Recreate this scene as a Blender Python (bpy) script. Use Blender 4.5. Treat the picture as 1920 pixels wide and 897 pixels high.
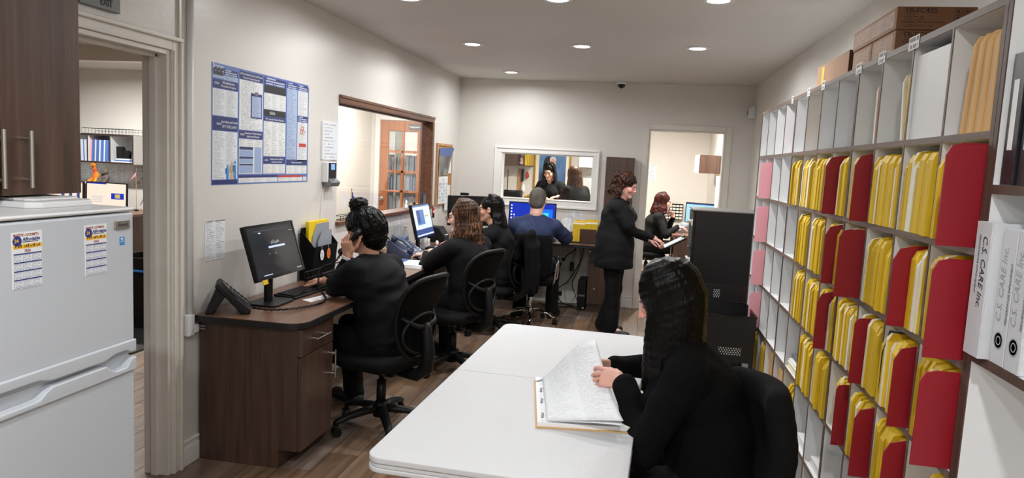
import bpy, bmesh, math, random
import numpy as np
from mathutils import Vector, Matrix, Euler

for _o in list(bpy.data.objects): bpy.data.objects.remove(_o)
scene = bpy.context.scene
COL = scene.collection
rnd = random.Random(7)
PI = math.pi

# ------------------------------------------------------------------ camera
FPX, YAW, PITCH, ROLL = 1334.05, -0.178945, -0.107377, 0.049240
cam_d = bpy.data.cameras.new('camera'); cam = bpy.data.objects.new('camera', cam_d); COL.objects.link(cam)
cam_d.sensor_fit = 'HORIZONTAL'; cam_d.sensor_width = 36.0; cam_d.lens = 36.0 * FPX / 1920.0
cam_d.clip_start = 0.05; cam_d.clip_end = 100
_f = Vector((math.sin(YAW)*math.cos(PITCH), math.cos(YAW)*math.cos(PITCH), math.sin(PITCH)))
_r = Vector((math.cos(YAW), -math.sin(YAW), 0)); _u = _r.cross(_f)
_r2 = _r*math.cos(ROLL) + _u*math.sin(ROLL); _u2 = -_r*math.sin(ROLL) + _u*math.cos(ROLL)
_m = Matrix((( _r2.x, _u2.x, -_f.x, 0), (_r2.y, _u2.y, -_f.y, 0), (_r2.z, _u2.z, -_f.z, 1.6), (0, 0, 0, 1)))
cam.matrix_world = _m
scene.camera = cam

# ------------------------------------------------------------------ light and exposure
w = bpy.data.worlds.new('world'); scene.world = w; w.use_nodes = True
w.node_tree.nodes['Background'].inputs[0].default_value = (0.75, 0.8, 0.9, 1)
w.node_tree.nodes['Background'].inputs[1].default_value = 0.02
vs = scene.view_settings
vs.view_transform = 'Standard'; vs.look = 'None'; vs.exposure = 0.22; vs.gamma = 1.0; vs.use_curve_mapping = False
CEIL = 2.545
LAMP_W = 13.0
def lamp(x, y, z, watts, size=0.13, spread=172, color=(0.985, 0.993, 1.0)):
    l = bpy.data.lights.new('downlight_glow', 'AREA'); l.shape = 'DISK'; l.size = size; l.energy = watts; l.color = color
    l.spread = math.radians(spread)
    o = bpy.data.objects.new('downlight_glow', l); COL.objects.link(o); o.location = (x, y, z)
    return o

# ------------------------------------------------------------------ materials
MATS = {}
def nmat(name):
    m = bpy.data.materials.new(name); m.use_nodes = True
    nt = m.node_tree; b = nt.nodes['Principled BSDF']
    MATS[name] = m
    return m, nt, b
def N(nt, t, **kw):
    n = nt.nodes.new(t)
    for k, v in kw.items():
        if k in ('op',): n.operation = v
        else: setattr(n, k, v)
    return n
def rgba(c): return (c[0], c[1], c[2], 1)
def srgb(r, g, b):
    f = lambda v: (v/255/12.92) if v/255 <= 0.04045 else ((v/255+0.055)/1.055)**2.4
    return (f(r), f(g), f(b))
def mat(name, color, rough=0.5, metal=0.0, var=0.0, scale=8.0, bump=0.0, bscale=60.0, spec=0.5, stretch=(1,1,1), color2=None, emit=None, estr=0, objrand=0.0, coat=0.0, alpha=None, trans=0.0, sheen=0.0, ):
    if name in MATS: return MATS[name]
    m, nt, b = nmat(name)
    b.inputs['Roughness'].default_value = rough; b.inputs['Metallic'].default_value = metal
    b.inputs['Specular IOR Level'].default_value = spec
    b.inputs['Base Color'].default_value = rgba(color)
    if coat: b.inputs['Coat Weight'].default_value = coat
    if trans: b.inputs['Transmission Weight'].default_value = trans
    if sheen: b.inputs['Sheen Weight'].default_value = sheen; b.inputs['Sheen Roughness'].default_value = 0.4
    if alpha is not None: b.inputs['Alpha'].default_value = alpha
    L = nt.links.new
    tc = N(nt, 'ShaderNodeTexCoord'); mp = N(nt, 'ShaderNodeMapping'); mp.inputs['Scale'].default_value = stretch
    L(tc.outputs['Object'], mp.inputs['Vector'])
    out = None
    if var or color2:
        no = N(nt, 'ShaderNodeTexNoise'); no.inputs['Scale'].default_value = scale; no.inputs['Detail'].default_value = 5
        L(mp.outputs[0], no.inputs['Vector'])
        mx = N(nt, 'ShaderNodeMix', data_type='RGBA')
        c2 = color2 if color2 else tuple(max(0, c*(1-var)) for c in color)
        c1 = color if color2 else tuple(min(1, c*(1+var*0.5)) for c in color)
        mx.inputs['A'].default_value = rgba(c1); mx.inputs['B'].default_value = rgba(c2)
        rp = N(nt, 'ShaderNodeMapRange'); rp.inputs[1].default_value = 0.3; rp.inputs[2].default_value = 0.7
        L(no.outputs[0], rp.inputs[0]); L(rp.outputs[0], mx.inputs['Factor'])
        out = mx.outputs['Result']
    if objrand:
        oi = N(nt, 'ShaderNodeObjectInfo'); hs = N(nt, 'ShaderNodeHueSaturation')
        mr = N(nt, 'ShaderNodeMapRange'); mr.inputs[3].default_value = 1-objrand; mr.inputs[4].default_value = 1+objrand*0.6
        L(oi.outputs['Random'], mr.inputs[0]); L(mr.outputs[0], hs.inputs['Value'])
        if out: L(out, hs.inputs['Color'])
        else: hs.inputs['Color'].default_value = rgba(color)
        out = hs.outputs[0]
    if out: L(out, b.inputs['Base Color'])
    if bump:
        n2 = N(nt, 'ShaderNodeTexNoise'); n2.inputs['Scale'].default_value = bscale; n2.inputs['Detail'].default_value = 3
        L(mp.outputs[0], n2.inputs['Vector'])
        bp = N(nt, 'ShaderNodeBump'); bp.inputs['Strength'].default_value = bump; bp.inputs['Distance'].default_value = 0.01
        L(n2.outputs[0], bp.inputs['Height']); L(bp.outputs[0], b.inputs['Normal'])
    if emit:
        b.inputs['Emission Color'].default_value = rgba(emit); b.inputs['Emission Strength'].default_value = estr
    return m
def wood(name, c1, c2, axis='Z', rough=0.4, scale=1.0, objrand=0.0, contrast=1.0):
    m, nt, b = nmat(name); L = nt.links.new
    b.inputs['Roughness'].default_value = rough
    tc = N(nt, 'ShaderNodeTexCoord'); mp = N(nt, 'ShaderNodeMapping')
    s = {'X': (1.2, 22, 22), 'Y': (22, 1.2, 22), 'Z': (22, 22, 1.2)}[axis]
    mp.inputs['Scale'].default_value = tuple(v*scale for v in s)
    oi = N(nt, 'ShaderNodeObjectInfo'); ad = N(nt, 'ShaderNodeVectorMath', op='ADD')
    sc = N(nt, 'ShaderNodeVectorMath', op='SCALE'); sc.inputs['Scale'].default_value = 37.0
    cb = N(nt, 'ShaderNodeCombineXYZ'); L(oi.outputs['Random'], cb.inputs[0]); L(oi.outputs['Random'], cb.inputs[1]); L(oi.outputs['Random'], cb.inputs[2])
    L(cb.outputs[0], sc.inputs[0]); L(tc.outputs['Object'], ad.inputs[0]); L(sc.outputs[0], ad.inputs[1])
    L(ad.outputs[0], mp.inputs['Vector'])
    no = N(nt, 'ShaderNodeTexNoise'); no.inputs['Scale'].default_value = 1.6; no.inputs['Detail'].default_value = 7; no.inputs['Roughness'].default_value = 0.62
    no.inputs['Distortion'].default_value = 0.5
    L(mp.outputs[0], no.inputs['Vector'])
    mr = N(nt, 'ShaderNodeMapRange'); mr.inputs[1].default_value = 0.5-0.22/contrast; mr.inputs[2].default_value = 0.5+0.22/contrast
    L(no.outputs[0], mr.inputs[0])
    mx = N(nt, 'ShaderNodeMix', data_type='RGBA'); mx.inputs['A'].default_value = rgba(c1); mx.inputs['B'].default_value = rgba(c2)
    L(mr.outputs[0], mx.inputs['Factor']); out = mx.outputs['Result']
    if objrand:
        hs = N(nt, 'ShaderNodeHueSaturation'); m2 = N(nt, 'ShaderNodeMapRange'); m2.inputs[3].default_value = 1-objrand; m2.inputs[4].default_value = 1+objrand
        L(oi.outputs['Random'], m2.inputs[0]); L(m2.outputs[0], hs.inputs['Value']); L(out, hs.inputs['Color']); out = hs.outputs[0]
        wn = N(nt, 'ShaderNodeTexWhiteNoise', noise_dimensions='1D'); L(oi.outputs['Random'], wn.inputs['W'])
        m3 = N(nt, 'ShaderNodeMapRange'); m3.inputs[3].default_value = 0.75; m3.inputs[4].default_value = 1.25
        L(wn.outputs[0], m3.inputs[0]); L(m3.outputs[0], hs.inputs['Saturation'])
    L(out, b.inputs['Base Color'])
    bp = N(nt, 'ShaderNodeBump'); bp.inputs['Strength'].default_value = 0.12; bp.inputs['Distance'].default_value = 0.004
    L(no.outputs[0], bp.inputs['Height']); L(bp.outputs[0], b.inputs['Normal'])
    return m
def printed(name, paper, ink, rows=20, cols=1, density=0.55, rough=0.6, fill=0.55, wscale=60, emit=0.0):
    """lines of small print on paper; uses the UV map of the sheet"""
    if name in MATS: return MATS[name]
    m, nt, b = nmat(name); L = nt.links.new
    b.inputs['Roughness'].default_value = rough
    tc = N(nt, 'ShaderNodeTexCoord'); sp = N(nt, 'ShaderNodeSeparateXYZ'); L(tc.outputs['UV'], sp.inputs[0])
    def M(op, a, bb=None, **k):
        n = N(nt, 'ShaderNodeMath', op=op)
        for i, v in enumerate((a, bb)):
            if v is None: continue
            if isinstance(v, (int, float)): n.inputs[i].default_value = v
            else: L(v, n.inputs[i])
        return n.outputs[0]
    vr = M('MULTIPLY', sp.outputs['Y'], rows); row = M('FLOOR', vr); fr = M('FRACT', vr)
    line = M('MULTIPLY', M('GREATER_THAN', fr, 0.5-fill/2), M('LESS_THAN', fr, 0.5+fill/2))
    cu = M('MULTIPLY', sp.outputs['X'], cols); fc = M('FRACT', cu)
    marg = M('MULTIPLY', M('GREATER_THAN', fc, 0.07), M('LESS_THAN', fc, 0.93))
    # ragged line ends
    wr = N(nt, 'ShaderNodeTexWhiteNoise', noise_dimensions='2D'); cb = N(nt, 'ShaderNodeCombineXYZ')
    L(row, cb.inputs[0]); L(M('FLOOR', cu), cb.inputs[1]); L(cb.outputs[0], wr.inputs['Vector'])
    endp = M('LESS_THAN', fc, M('ADD', M('MULTIPLY', wr.outputs[0], 0.55), 0.45))
    wn = N(nt, 'ShaderNodeTexWhiteNoise', noise_dimensions='2D'); c2 = N(nt, 'ShaderNodeCombineXYZ')
    L(M('FLOOR', M('MULTIPLY', sp.outputs['X'], wscale)), c2.inputs[0]); L(row, c2.inputs[1]); L(c2.outputs[0], wn.inputs['Vector'])
    word = M('LESS_THAN', wn.outputs[0], density+0.2)
    f = M('MULTIPLY', M('MULTIPLY', line, marg), M('MULTIPLY', endp, word))
    f = M('MULTIPLY', f, density+0.2)
    mx = N(nt, 'ShaderNodeMix', data_type='RGBA'); mx.inputs['A'].default_value = rgba(paper); mx.inputs['B'].default_value = rgba(ink)
    L(f, mx.inputs['Factor']); L(mx.outputs['Result'], b.inputs['Base Color'])
    if emit:
        L(mx.outputs['Result'], b.inputs['Emission Color']); b.inputs['Emission Strength'].default_value = emit
    return m

M_wall = mat('wall_paint', srgb(224, 220, 213), 0.42, var=0.03, scale=2.0, bump=0.05, bscale=90, spec=0.4)
M_wallL = mat('semi_gloss_wall_paint', srgb(222, 218, 212), 0.34, var=0.03, scale=2.0, bump=0.06, bscale=35, spec=0.5)
M_ceil = mat('ceiling_paint', srgb(214, 212, 208), 0.6, var=0.05, scale=1.3, bump=0.05, bscale=50, spec=0.3)
M_trim = mat('trim_enamel', srgb(226, 221, 212), 0.3, var=0.04, scale=5)
M_trimw = mat('white_window_trim', srgb(240, 238, 234), 0.35, var=0.02)
M_grout = mat('tile_grout', srgb(70, 58, 50), 0.9, var=0.2, scale=30)
M_plank = wood('wood_look_tile', srgb(96, 75, 61), srgb(150, 128, 110), 'Y', 0.38, 0.55, objrand=0.14)
M_walnut = wood('walnut_laminate', srgb(56, 40, 33), srgb(88, 65, 53), 'Z', 0.36, 0.9)
M_walnut2 = wood('walnut_cabinet_laminate', srgb(58, 41, 34), srgb(98, 72, 59), 'Z', 0.38, 0.9)
M_walnutY = wood('walnut_worktop', srgb(92, 64, 50), srgb(134, 98, 78), 'Y', 0.33, 0.8)
M_walnutX = wood('walnut_back_worktop', srgb(92, 64, 50), srgb(134, 98, 78), 'X', 0.33, 0.8)
M_cedar = wood('reddish_stained_wood', srgb(78, 46, 32), srgb(128, 84, 58), 'Y', 0.35, 1.0)
M_door = wood('red_oak_door', srgb(150, 84, 48), srgb(196, 124, 76), 'Z', 0.35, 0.8)
M_shelfedge = wood('brown_grey_edge_banding', srgb(92, 76, 66), srgb(128, 110, 98), 'Y', 0.5, 1.0)
M_shelfedgeZ = wood('brown_side_banding', srgb(66, 48, 40), srgb(96, 76, 66), 'Z', 0.5, 1.0)
M_melamine = mat('white_melamine', srgb(230, 231, 231), 0.4, var=0.03, scale=3)
M_fridge = mat('fridge_white_enamel', srgb(198, 204, 211), 0.3, bump=0.03, bscale=150)
M_black = mat('black_plastic', (0.006, 0.006, 0.0065), 0.48, spec=0.3, bump=0.05, bscale=200)
M_blackg = mat('glossy_black_plastic', (0.01, 0.01, 0.011), 0.2)
M_edge = mat('black_rubber_edge', (0.01, 0.01, 0.011), 0.45)
M_fabric = mat('black_chair_fabric', (0.004, 0.004, 0.0045), 0.9, bump=0.5, bscale=500, spec=0.2)
M_mesh = mat('black_chair_mesh', (0.003, 0.003, 0.0035), 0.8, spec=0.12, bump=0.3, bscale=600)
M_steel = mat('brushed_nickel', srgb(190, 188, 182), 0.28, 1.0)
M_chrome = mat('chrome', srgb(225, 225, 225), 0.08, 1.0)
M_blackmetal = mat('black_painted_metal', (0.005, 0.005, 0.0055), 0.38, bump=0.04, bscale=120)
M_table = mat('white_moulded_plastic', srgb(200, 201, 203), 0.42, var=0.02, scale=5, bump=0.12, bscale=260)
M_paper = mat('white_paper', srgb(238, 239, 240), 0.7, var=0.02)
M_yellow = mat('yellow_chart_card', srgb(230, 191, 32), 0.55, var=0.2, scale=1.0, stretch=(60, 130, 6), objrand=0.2)
M_cream = mat('cream_pages', srgb(238, 232, 200), 0.7, var=0.08, scale=20)
M_red = mat('dark_red_folder_card', srgb(148, 18, 34), 0.5, var=0.08, scale=6, objrand=0.08)
M_pink = mat('pink_divider_card', srgb(240, 168, 178), 0.55, var=0.05, scale=6)
M_manila = mat('manila_card', srgb(218, 176, 118), 0.6, var=0.14, scale=1.0, stretch=(60, 130, 6), objrand=0.08)
M_card = mat('brown_cardboard', srgb(176, 138, 108), 0.75, var=0.1, scale=5, bump=0.05, bscale=80)
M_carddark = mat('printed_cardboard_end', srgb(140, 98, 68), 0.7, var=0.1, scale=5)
M_ink = mat('black_ink', (0.02, 0.02, 0.022), 0.6)
M_inkbr = mat('dark_brown_ink', srgb(70, 48, 38), 0.7)
M_inkred = mat('red_brown_ink', srgb(150, 50, 30), 0.6)
M_white = mat('white_plastic', srgb(228, 229, 230), 0.38)
M_grey = mat('grey_plastic', srgb(110, 112, 116), 0.45)
M_glass_w = None

# ------------------------------------------------------------------ mesh helpers
class MB:
    """collects shapes; build() links them as ONE mesh object"""
    def __init__(s): s.v = []; s.f = []; s.m = []; s.uv = {}; s.cur = 0; s.mats = []
    def use(s, m):
        if m not in s.mats: s.mats.append(m)
        s.cur = s.mats.index(m); return s
    def add(s, vs, fs, uvs=None):
        o = len(s.v); s.v += [tuple(v) for v in vs]
        for i, f in enumerate(fs):
            if uvs: s.uv[len(s.f)] = uvs[i]
            s.f.append([o+k for k in f]); s.m.append(s.cur)
        return s
    def box(s, x0, x1, y0, y1, z0, z1, M=None):
        vs = [Vector((x, y, z)) for z in (z0, z1) for y in (y0, y1) for x in (x0, x1)]
        if M is not None: vs = [M @ v for v in vs]
        return s.add(vs, [(0,2,3,1), (4,5,7,6), (0,1,5,4), (2,6,7,3), (0,4,6,2), (1,3,7,5)])
    def cyl(s, a, b, ra, rb=None, n=12, caps=True):
        a, b = Vector(a), Vector(b); rb = ra if rb is None else rb
        d = (b-a).normalized(); t = Vector((0,0,1)) if abs(d.z) < 0.9 else Vector((1,0,0))
        e = d.cross(t).normalized(); g = d.cross(e)
        vs = []
        for c, r in ((a, ra), (b, rb)):
            for i in range(n):
                q = 2*PI*i/n; vs.append(c + (e*math.cos(q) + g*math.sin(q))*r)
        fs = [(i, i+n, (i+1) % n + n, (i+1) % n) for i in range(n)]
        if caps: fs += [tuple(range(n)), tuple(range(2*n-1, n-1, -1))]
        return s.add(vs, fs)
    def tube(s, pts, r, n=8, closed=False, flat=1.0, up=None):
        P = [Vector(p) for p in pts]; k = len(P); R = r if isinstance(r, (list, tuple)) else [r]*k
        vs = []; prev = None
        for i in range(k):
            if closed: d = P[(i+1) % k] - P[i-1]
            else: d = P[min(i+1, k-1)] - P[max(i-1, 0)]
            d.normalize()
            if up is not None: e = d.cross(Vector(up))
            elif prev is None:
                t = Vector((0,0,1)) if abs(d.z) < 0.9 else Vector((1,0,0)); e = d.cross(t)
            else: e = prev - d*prev.dot(d)
            if e.length < 1e-6: e = d.cross(Vector((0.3,0.5,0.8)))
            e.normalize(); prev = e; g = d.cross(e)
            for j in range(n):
                q = 2*PI*j/n; vs.append(P[i] + e*math.cos(q)*R[i] + g*math.sin(q)*R[i]*flat)
        fs = []
        for i in range(k if closed else k-1):
            a, b = i*n, ((i+1) % k)*n
            for j in range(n): fs.append((a+j, a+(j+1) % n, b+(j+1) % n, b+j))
        if not closed: fs += [tuple(range(n-1, -1, -1)), tuple(range((k-1)*n, k*n))]
        return s.add(vs, fs)
    def lathe(s, prof, c=(0,0,0), n=20, M=None):
        c = Vector(c); vs = []
        for r, z in prof:
            for j in range(n):
                q = 2*PI*j/n; v = Vector((r*math.cos(q), r*math.sin(q), z)); vs.append((M @ v if M is not None else v) + c)
        k = len(prof); fs = []
        for i in range(k-1):
            for j in range(n): fs.append((i*n+j, i*n+(j+1) % n, (i+1)*n+(j+1) % n, (i+1)*n+j))
        fs += [tuple(range(n-1, -1, -1)), tuple(range((k-1)*n, k*n))]
        return s.add(vs, fs)
    def prism(s, poly, h0, h1, axis='Z', M=None):
        """poly in the plane across axis: Z:(x,y) X:(y,z) Y:(x,z)"""
        def mk(p, h):
            if axis == 'Z': return Vector((p[0], p[1], h))
            if axis == 'X': return Vector((h, p[0], p[1]))
            return Vector((p[0], h, p[1]))
        n = len(poly); vs = [mk(p, h) for h in (h0, h1) for p in poly]
        if M is not None: vs = [M @ v for v in vs]
        return s.add(vs, [tuple(range(n-1, -1, -1)), tuple(range(n, 2*n))] + [(i, (i+1) % n, (i+1) % n+n, i+n) for i in range(n)])
    def quad(s, a, b, c, d):
        """flat sheet with UV a=(0,0) b=(1,0) c=(1,1) d=(0,1)"""
        return s.add([a, b, c, d], [(0,1,2,3)], [[(0,0), (1,0), (1,1), (0,1)]])
    def grid(s, fn, nu, nv, thick=0.0, uv=True):
        vs = [Vector(fn(i/nu, j/nv)) for j in range(nv+1) for i in range(nu+1)]
        fs = []; us = []
        for j in range(nv):
            for i in range(nu):
                a = j*(nu+1)+i; fs.append((a, a+1, a+nu+2, a+nu+1))
                us.append([(i/nu, j/nv), ((i+1)/nu, j/nv), ((i+1)/nu, (j+1)/nv), (i/nu, (j+1)/nv)])
        return s.add(vs, fs, us)
    def mesh(s, name, smooth=False):
        me = bpy.data.meshes.new(name); me.from_pydata(s.v, [], s.f)
        for m in s.mats: me.materials.append(m)
        if s.mats: me.polygons.foreach_set('material_index', s.m)
        if s.uv:
            ul = me.uv_layers.new(name='UVMap')
            for fi, u in s.uv.items():
                p = me.polygons[fi]
                for k, li in enumerate(p.loop_indices): ul.data[li].uv = u[k]
        if smooth: me.polygons.foreach_set('use_smooth', [True]*len(me.polygons))
        me.update(); return me
    def build(s, name, m=None, parent=None, bevel=0.0, smooth=False, loc=None, rot=None, seg=2, fix=True, solid=0.0, autosmooth=None):
        if m is not None and not s.mats: s.mats = [m]
        me = s.mesh(name, smooth)
        if fix:
            bm = bmesh.new(); bm.from_mesh(me); bmesh.ops.recalc_face_normals(bm, faces=bm.faces); bm.to_mesh(me); bm.free()
        o = bpy.data.objects.new(name, me); COL.objects.link(o)
        if solid:
            md = o.modifiers.new('solid', 'SOLIDIFY'); md.thickness = solid; md.offset = 0
        if bevel:
            md = o.modifiers.new('bevel', 'BEVEL'); md.width = bevel; md.segments = seg; md.limit_method = 'ANGLE'; md.angle_limit = math.radians(40)
            me.polygons.foreach_set('use_smooth', [True]*len(me.polygons))
            wm = o.modifiers.new('wn', 'WEIGHTED_NORMAL'); wm.keep_sharp = True
        if parent is not None: o.parent = parent
        if loc is not None: o.location = loc
        if rot is not None: o.rotation_euler = rot
        return o
def tag(o, label=None, cat=None, group=None, kind=None):
    if label: o['label'] = label
    if cat: o['category'] = cat
    if group: o['group'] = group
    if kind: o['kind'] = kind
    return o
def thing(name, label, cat, loc=(0,0,0), rz=0.0, group=None):
    o = bpy.data.objects.new(name, None); COL.objects.link(o); o.empty_display_size = 0.1
    o.location = loc; o.rotation_euler = (0, 0, rz)
    return tag(o, label, cat, group)
def struct(name, mb, m=None, **k):
    o = mb.build(name, m, **k); o['kind'] = 'structure'; return o
def share(src, name=None, parent=None, loc=None, rot=None):
    o = src.copy(); COL.objects.link(o)
    if parent is not None: o.parent = parent
    if loc is not None: o.location = loc
    if rot is not None: o.rotation_euler = rot
    return o
def from_mesh(name, me, parent=None, loc=None, rot=None):
    o = bpy.data.objects.new(name, me); COL.objects.link(o)
    if parent is not None: o.parent = parent
    if loc is not None: o.location = loc
    if rot is not None: o.rotation_euler = rot
    return o
def copy_tree(o, parent=None):
    c = o.copy(); COL.objects.link(c)
    if parent is not None: c.parent = parent
    for ch in list(o.children): copy_tree(ch, c)
    return c
def text(s, size, m, parent=None, loc=(0,0,0), rot=(0,0,0), name='lettering', align='LEFT', depth=0.0004, bold=0.0, sx=1.0, shear=0.0):
    cu = bpy.data.curves.new('t', 'FONT'); cu.body = s; cu.size = size; cu.extrude = depth; cu.align_x = align; cu.resolution_u = 2
    cu.offset = bold; cu.shear = shear
    o = bpy.data.objects.new('t', cu); COL.objects.link(o)
    dg = bpy.context.evaluated_depsgraph_get(); dg.update()
    me = bpy.data.meshes.new_from_object(o.evaluated_get(dg)); bpy.data.objects.remove(o); bpy.data.curves.remove(cu)
    me.name = name; me.materials.clear(); me.materials.append(m)
    q = from_mesh(name, me, parent, loc, rot); q.scale = (sx, 1, 1); return q
ROT_LEFT = (PI/2, 0, PI/2)       # a sheet facing +x, reading towards +y
ROT_BACK = (PI/2, 0, 0)          # a sheet facing -y, reading towards +x
ROT_RIGHT = (PI/2, 0, -PI/2)     # a sheet facing -x, reading towards -y
# ================================================================== STRUCTURE
XL, XR, YB, YN = -2.18, 1.13, 8.2, -1.6
XS = 0.81
WT = 0.125
def glass_mat(name, tint=(0.96, 0.98, 0.97)):
    m = bpy.data.materials.new(name); m.use_nodes = True; nt = m.node_tree
    for n in list(nt.nodes): nt.nodes.remove(n)
    out = N(nt, 'ShaderNodeOutputMaterial'); mx = N(nt, 'ShaderNodeMixShader'); tr = N(nt, 'ShaderNodeBsdfTransparent'); gl = N(nt, 'ShaderNodeBsdfGlossy'); fr = N(nt, 'ShaderNodeLayerWeight')
    tr.inputs[0].default_value = rgba(tint); gl.inputs['Roughness'].default_value = 0.02; fr.inputs[0].default_value = 0.5
    pw = N(nt, 'ShaderNodeMath', op='POWER'); pw.inputs[1].default_value = 4.0; nt.links.new(fr.outputs['Facing'], pw.inputs[0])
    ma = N(nt, 'ShaderNodeMath', op='MULTIPLY_ADD'); ma.inputs[1].default_value = 0.75; ma.inputs[2].default_value = 0.05; nt.links.new(pw.outputs[0], ma.inputs[0]); nt.links.new(ma.outputs[0], mx.inputs[0]); nt.links.new(tr.outputs[0], mx.inputs[1]); nt.links.new(gl.outputs[0], mx.inputs[2]); nt.links.new(mx.outputs[0], out.inputs[0])
    return m
M_glass = glass_mat('window_glass')

# floor slab and tiles
fl = struct('floor', MB().box(-9, 2.6, YN-0.2, 13.4, -0.12, -0.004), M_grout)
PW, PL = 0.1594, 0.612
pm = MB().box(-PW/2+0.0018, PW/2-0.0018, -PL/2+0.0018, PL/2-0.0018, -0.012, 0.0).mesh('plank')
pm.materials.append(M_plank)
cand = []
i0 = int(math.floor((-9+2.04)/PW)); i1 = int(math.ceil((2.4+2.04)/PW))
for i in range(i0, i1):
    cx = -2.04+PW*(i+0.5)
    off = ((i*0.382) % 1.0)*PL
    for j in range(-3, 22):
        cy = off+PL*j
        if cy < YN or cy > 13.2: continue
        main = (-2.3 < cx < 0.8 and 2.3 < cy < 8.6) or (-2.3 < cx < 0.3 and 8.2 < cy < 8.9)
        leftp = (-4.6 < cx <= -2.3 and 2.2 < cy < 5.6)
        pri = 0 if main else (1 if leftp else 2)
        cand.append((pri, cx*cx+cy*cy, cx, cy))
cand.sort()
rest = MB()
np_ = 0
for pri, d, cx, cy in cand:
    if pri < 2 and np_ < 300:
        from_mesh('plank', pm, fl, (cx, cy, 0)); np_ += 1
    else:
        rest.box(cx-PW/2+0.0018, cx+PW/2-0.0018, cy-PL/2+0.0018, cy+PL/2-0.0018, -0.012, 0)
o = rest.build('plank_field', M_plank, fl, fix=False); o['kind'] = 'stuff'

struct('ceiling', MB().box(-9, 2.6, YN-0.2, 13.4, CEIL, CEIL+0.1), M_ceil)

# left wall with doorway and window opening
D0, D1, DZ = 2.07, 2.995, 2.035
W0, W1, WZ0, WZ1 = 4.84, 7.17, 1.09, 2.0
mb = MB()
mb.box(XL-WT, XL, YN, D0, 0, CEIL).box(XL-WT, XL, D0, D1, DZ, CEIL).box(XL-WT, XL, D1, W0, 0, CEIL)
mb.box(XL-WT, XL, W0, W1, 0, WZ0).box(XL-WT, XL, W0, W1, WZ1, CEIL).box(XL-WT, XL, W1, YB+0.12, 0, CEIL)
struct('wall_left', mb, M_wallL)
# back wall with window and doorway
BX0, BX1, BZ0, BZ1 = -1.652, -0.583, 1.178, 1.712
DX0, DX1, DBZ = 0.022, 0.85, 2.042
mb = MB()
mb.box(XL, BX0, YB, YB+0.12, 0, CEIL).box(BX0, BX1, YB, YB+0.12, 0, BZ0).box(BX0, BX1, YB, YB+0.12, BZ1, CEIL)
mb.box(BX1, DX0, YB, YB+0.12, 0, CEIL).box(DX0, DX1, YB, YB+0.12, DBZ, CEIL).box(DX1, XR, YB, YB+0.12, 0, CEIL)
struct('wall_back', mb, M_wall)
struct('wall_right', MB().box(XR, XR+0.12, YN, YB+0.12, 0, CEIL), M_wall)
struct('wall_near', MB().box(-9, XR+0.12, YN-0.12, YN, 0, CEIL), M_wall)
# left room and lobby walls
struct('wall_left_room_end', MB().box(-9, -3.86, 8.3, 8.42, 0, CEIL), M_wall)
struct('wall_left_room_side', MB().box(-9.1, -9, YN, 8.42, 0, CEIL), M_wall)
struct('wall_lobby_side', MB().box(-3.98, -3.86, 6.4, 8.3, 0, CEIL).box(-3.98, -3.86, 8.42, 9.8, 0, CEIL), M_wall)
LD0, LD1 = -3.71, -3.08
mb = MB().box(-3.86, LD0-0.02, 9.7, 9.8, 0, CEIL).box(LD0-0.02, LD1+0.02, 9.7, 9.8, 2.11, CEIL).box(LD1+0.02, -2.5, 9.7, 9.8, 0, CEIL)
struct('wall_lobby_end', mb, M_wall)
struct('wall_lobby_return', MB().box(-2.5, -2.38, YB+0.12, 9.8, 0, CEIL).box(-2.5, XL-WT, YB, YB+0.12, 0, CEIL), M_wall)
struct('wall_records_end', MB().box(-5.2, -2.4, 11.9, 12.0, 0, CEIL), M_wall)
struct('wall_records_side', MB().box(-5.3, -5.2, 9.8, 12, 0, CEIL), M_wall)
# back room
struct('wall_back_room_end', MB().box(-3.4, 1.14, 12.1, 12.22, 0, CEIL), M_wall)
struct('wall_back_room_left', MB().box(-2.9, -2.8, 9.8, 12.1, 0, CEIL), M_wall)
struct('wall_back_room_right', MB().box(1.02, 1.14, YB+0.12, 12.1, 0, CEIL), M_wall)
# header beam in the left room
struct('trim_11', MB().box(-9, -3.86, 6.3, 6.45, 2.40, CEIL), M_trim)

# doorway casing, jamb and stop on the left wall
mb = MB()
CW_ = 0.06
mb.box(XL-0.0005, XL+0.014, D1, D1+CW_, 0, DZ+CW_).box(XL-0.0005, XL+0.014, D0-CW_, D0, 0, DZ+CW_).box(XL-0.0005, XL+0.014, D0, D1, DZ, DZ+CW_)
mb.box(XL+0.014, XL+0.028, D1+CW_-0.016, D1+CW_, 0, DZ+CW_-0.018).box(XL+0.014, XL+0.03, D0-CW_, D1+CW_, DZ+CW_-0.018, DZ+CW_)
mb.box(XL+0.014, XL+0.02, D1+0.004, D1+0.014, 0, DZ)
struct('trim_1', mb, M_trim, bevel=0.004)
mb = MB()
mb.box(XL-WT-0.004, XL, D1-0.022, D1, 0, DZ).box(XL-WT-0.004, XL, D0, D0+0.022, 0, DZ).box(XL-WT-0.004, XL, D0+0.022, D1-0.022, DZ-0.022, DZ)
mb.box(XL-0.085, XL-0.05, D1-0.036, D1-0.022, 0, DZ-0.022).box(XL-0.085, XL-0.05, D0+0.022, D1-0.022, DZ-0.036, DZ-0.022)
struct('door_1', mb, M_trim, bevel=0.002)
struct('trim_2', MB().box(XL, XL+0.012, D1+0.052, D1+0.06, DZ+0.0605, CEIL), M_trim)
# glossy white pipe chase beside the casing
struct('trim_3', MB().cyl((XL+0.012, 3.125, 0.76), (XL+0.012, 3.125, CEIL), 0.016, n=14), M_white, smooth=True)

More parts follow.
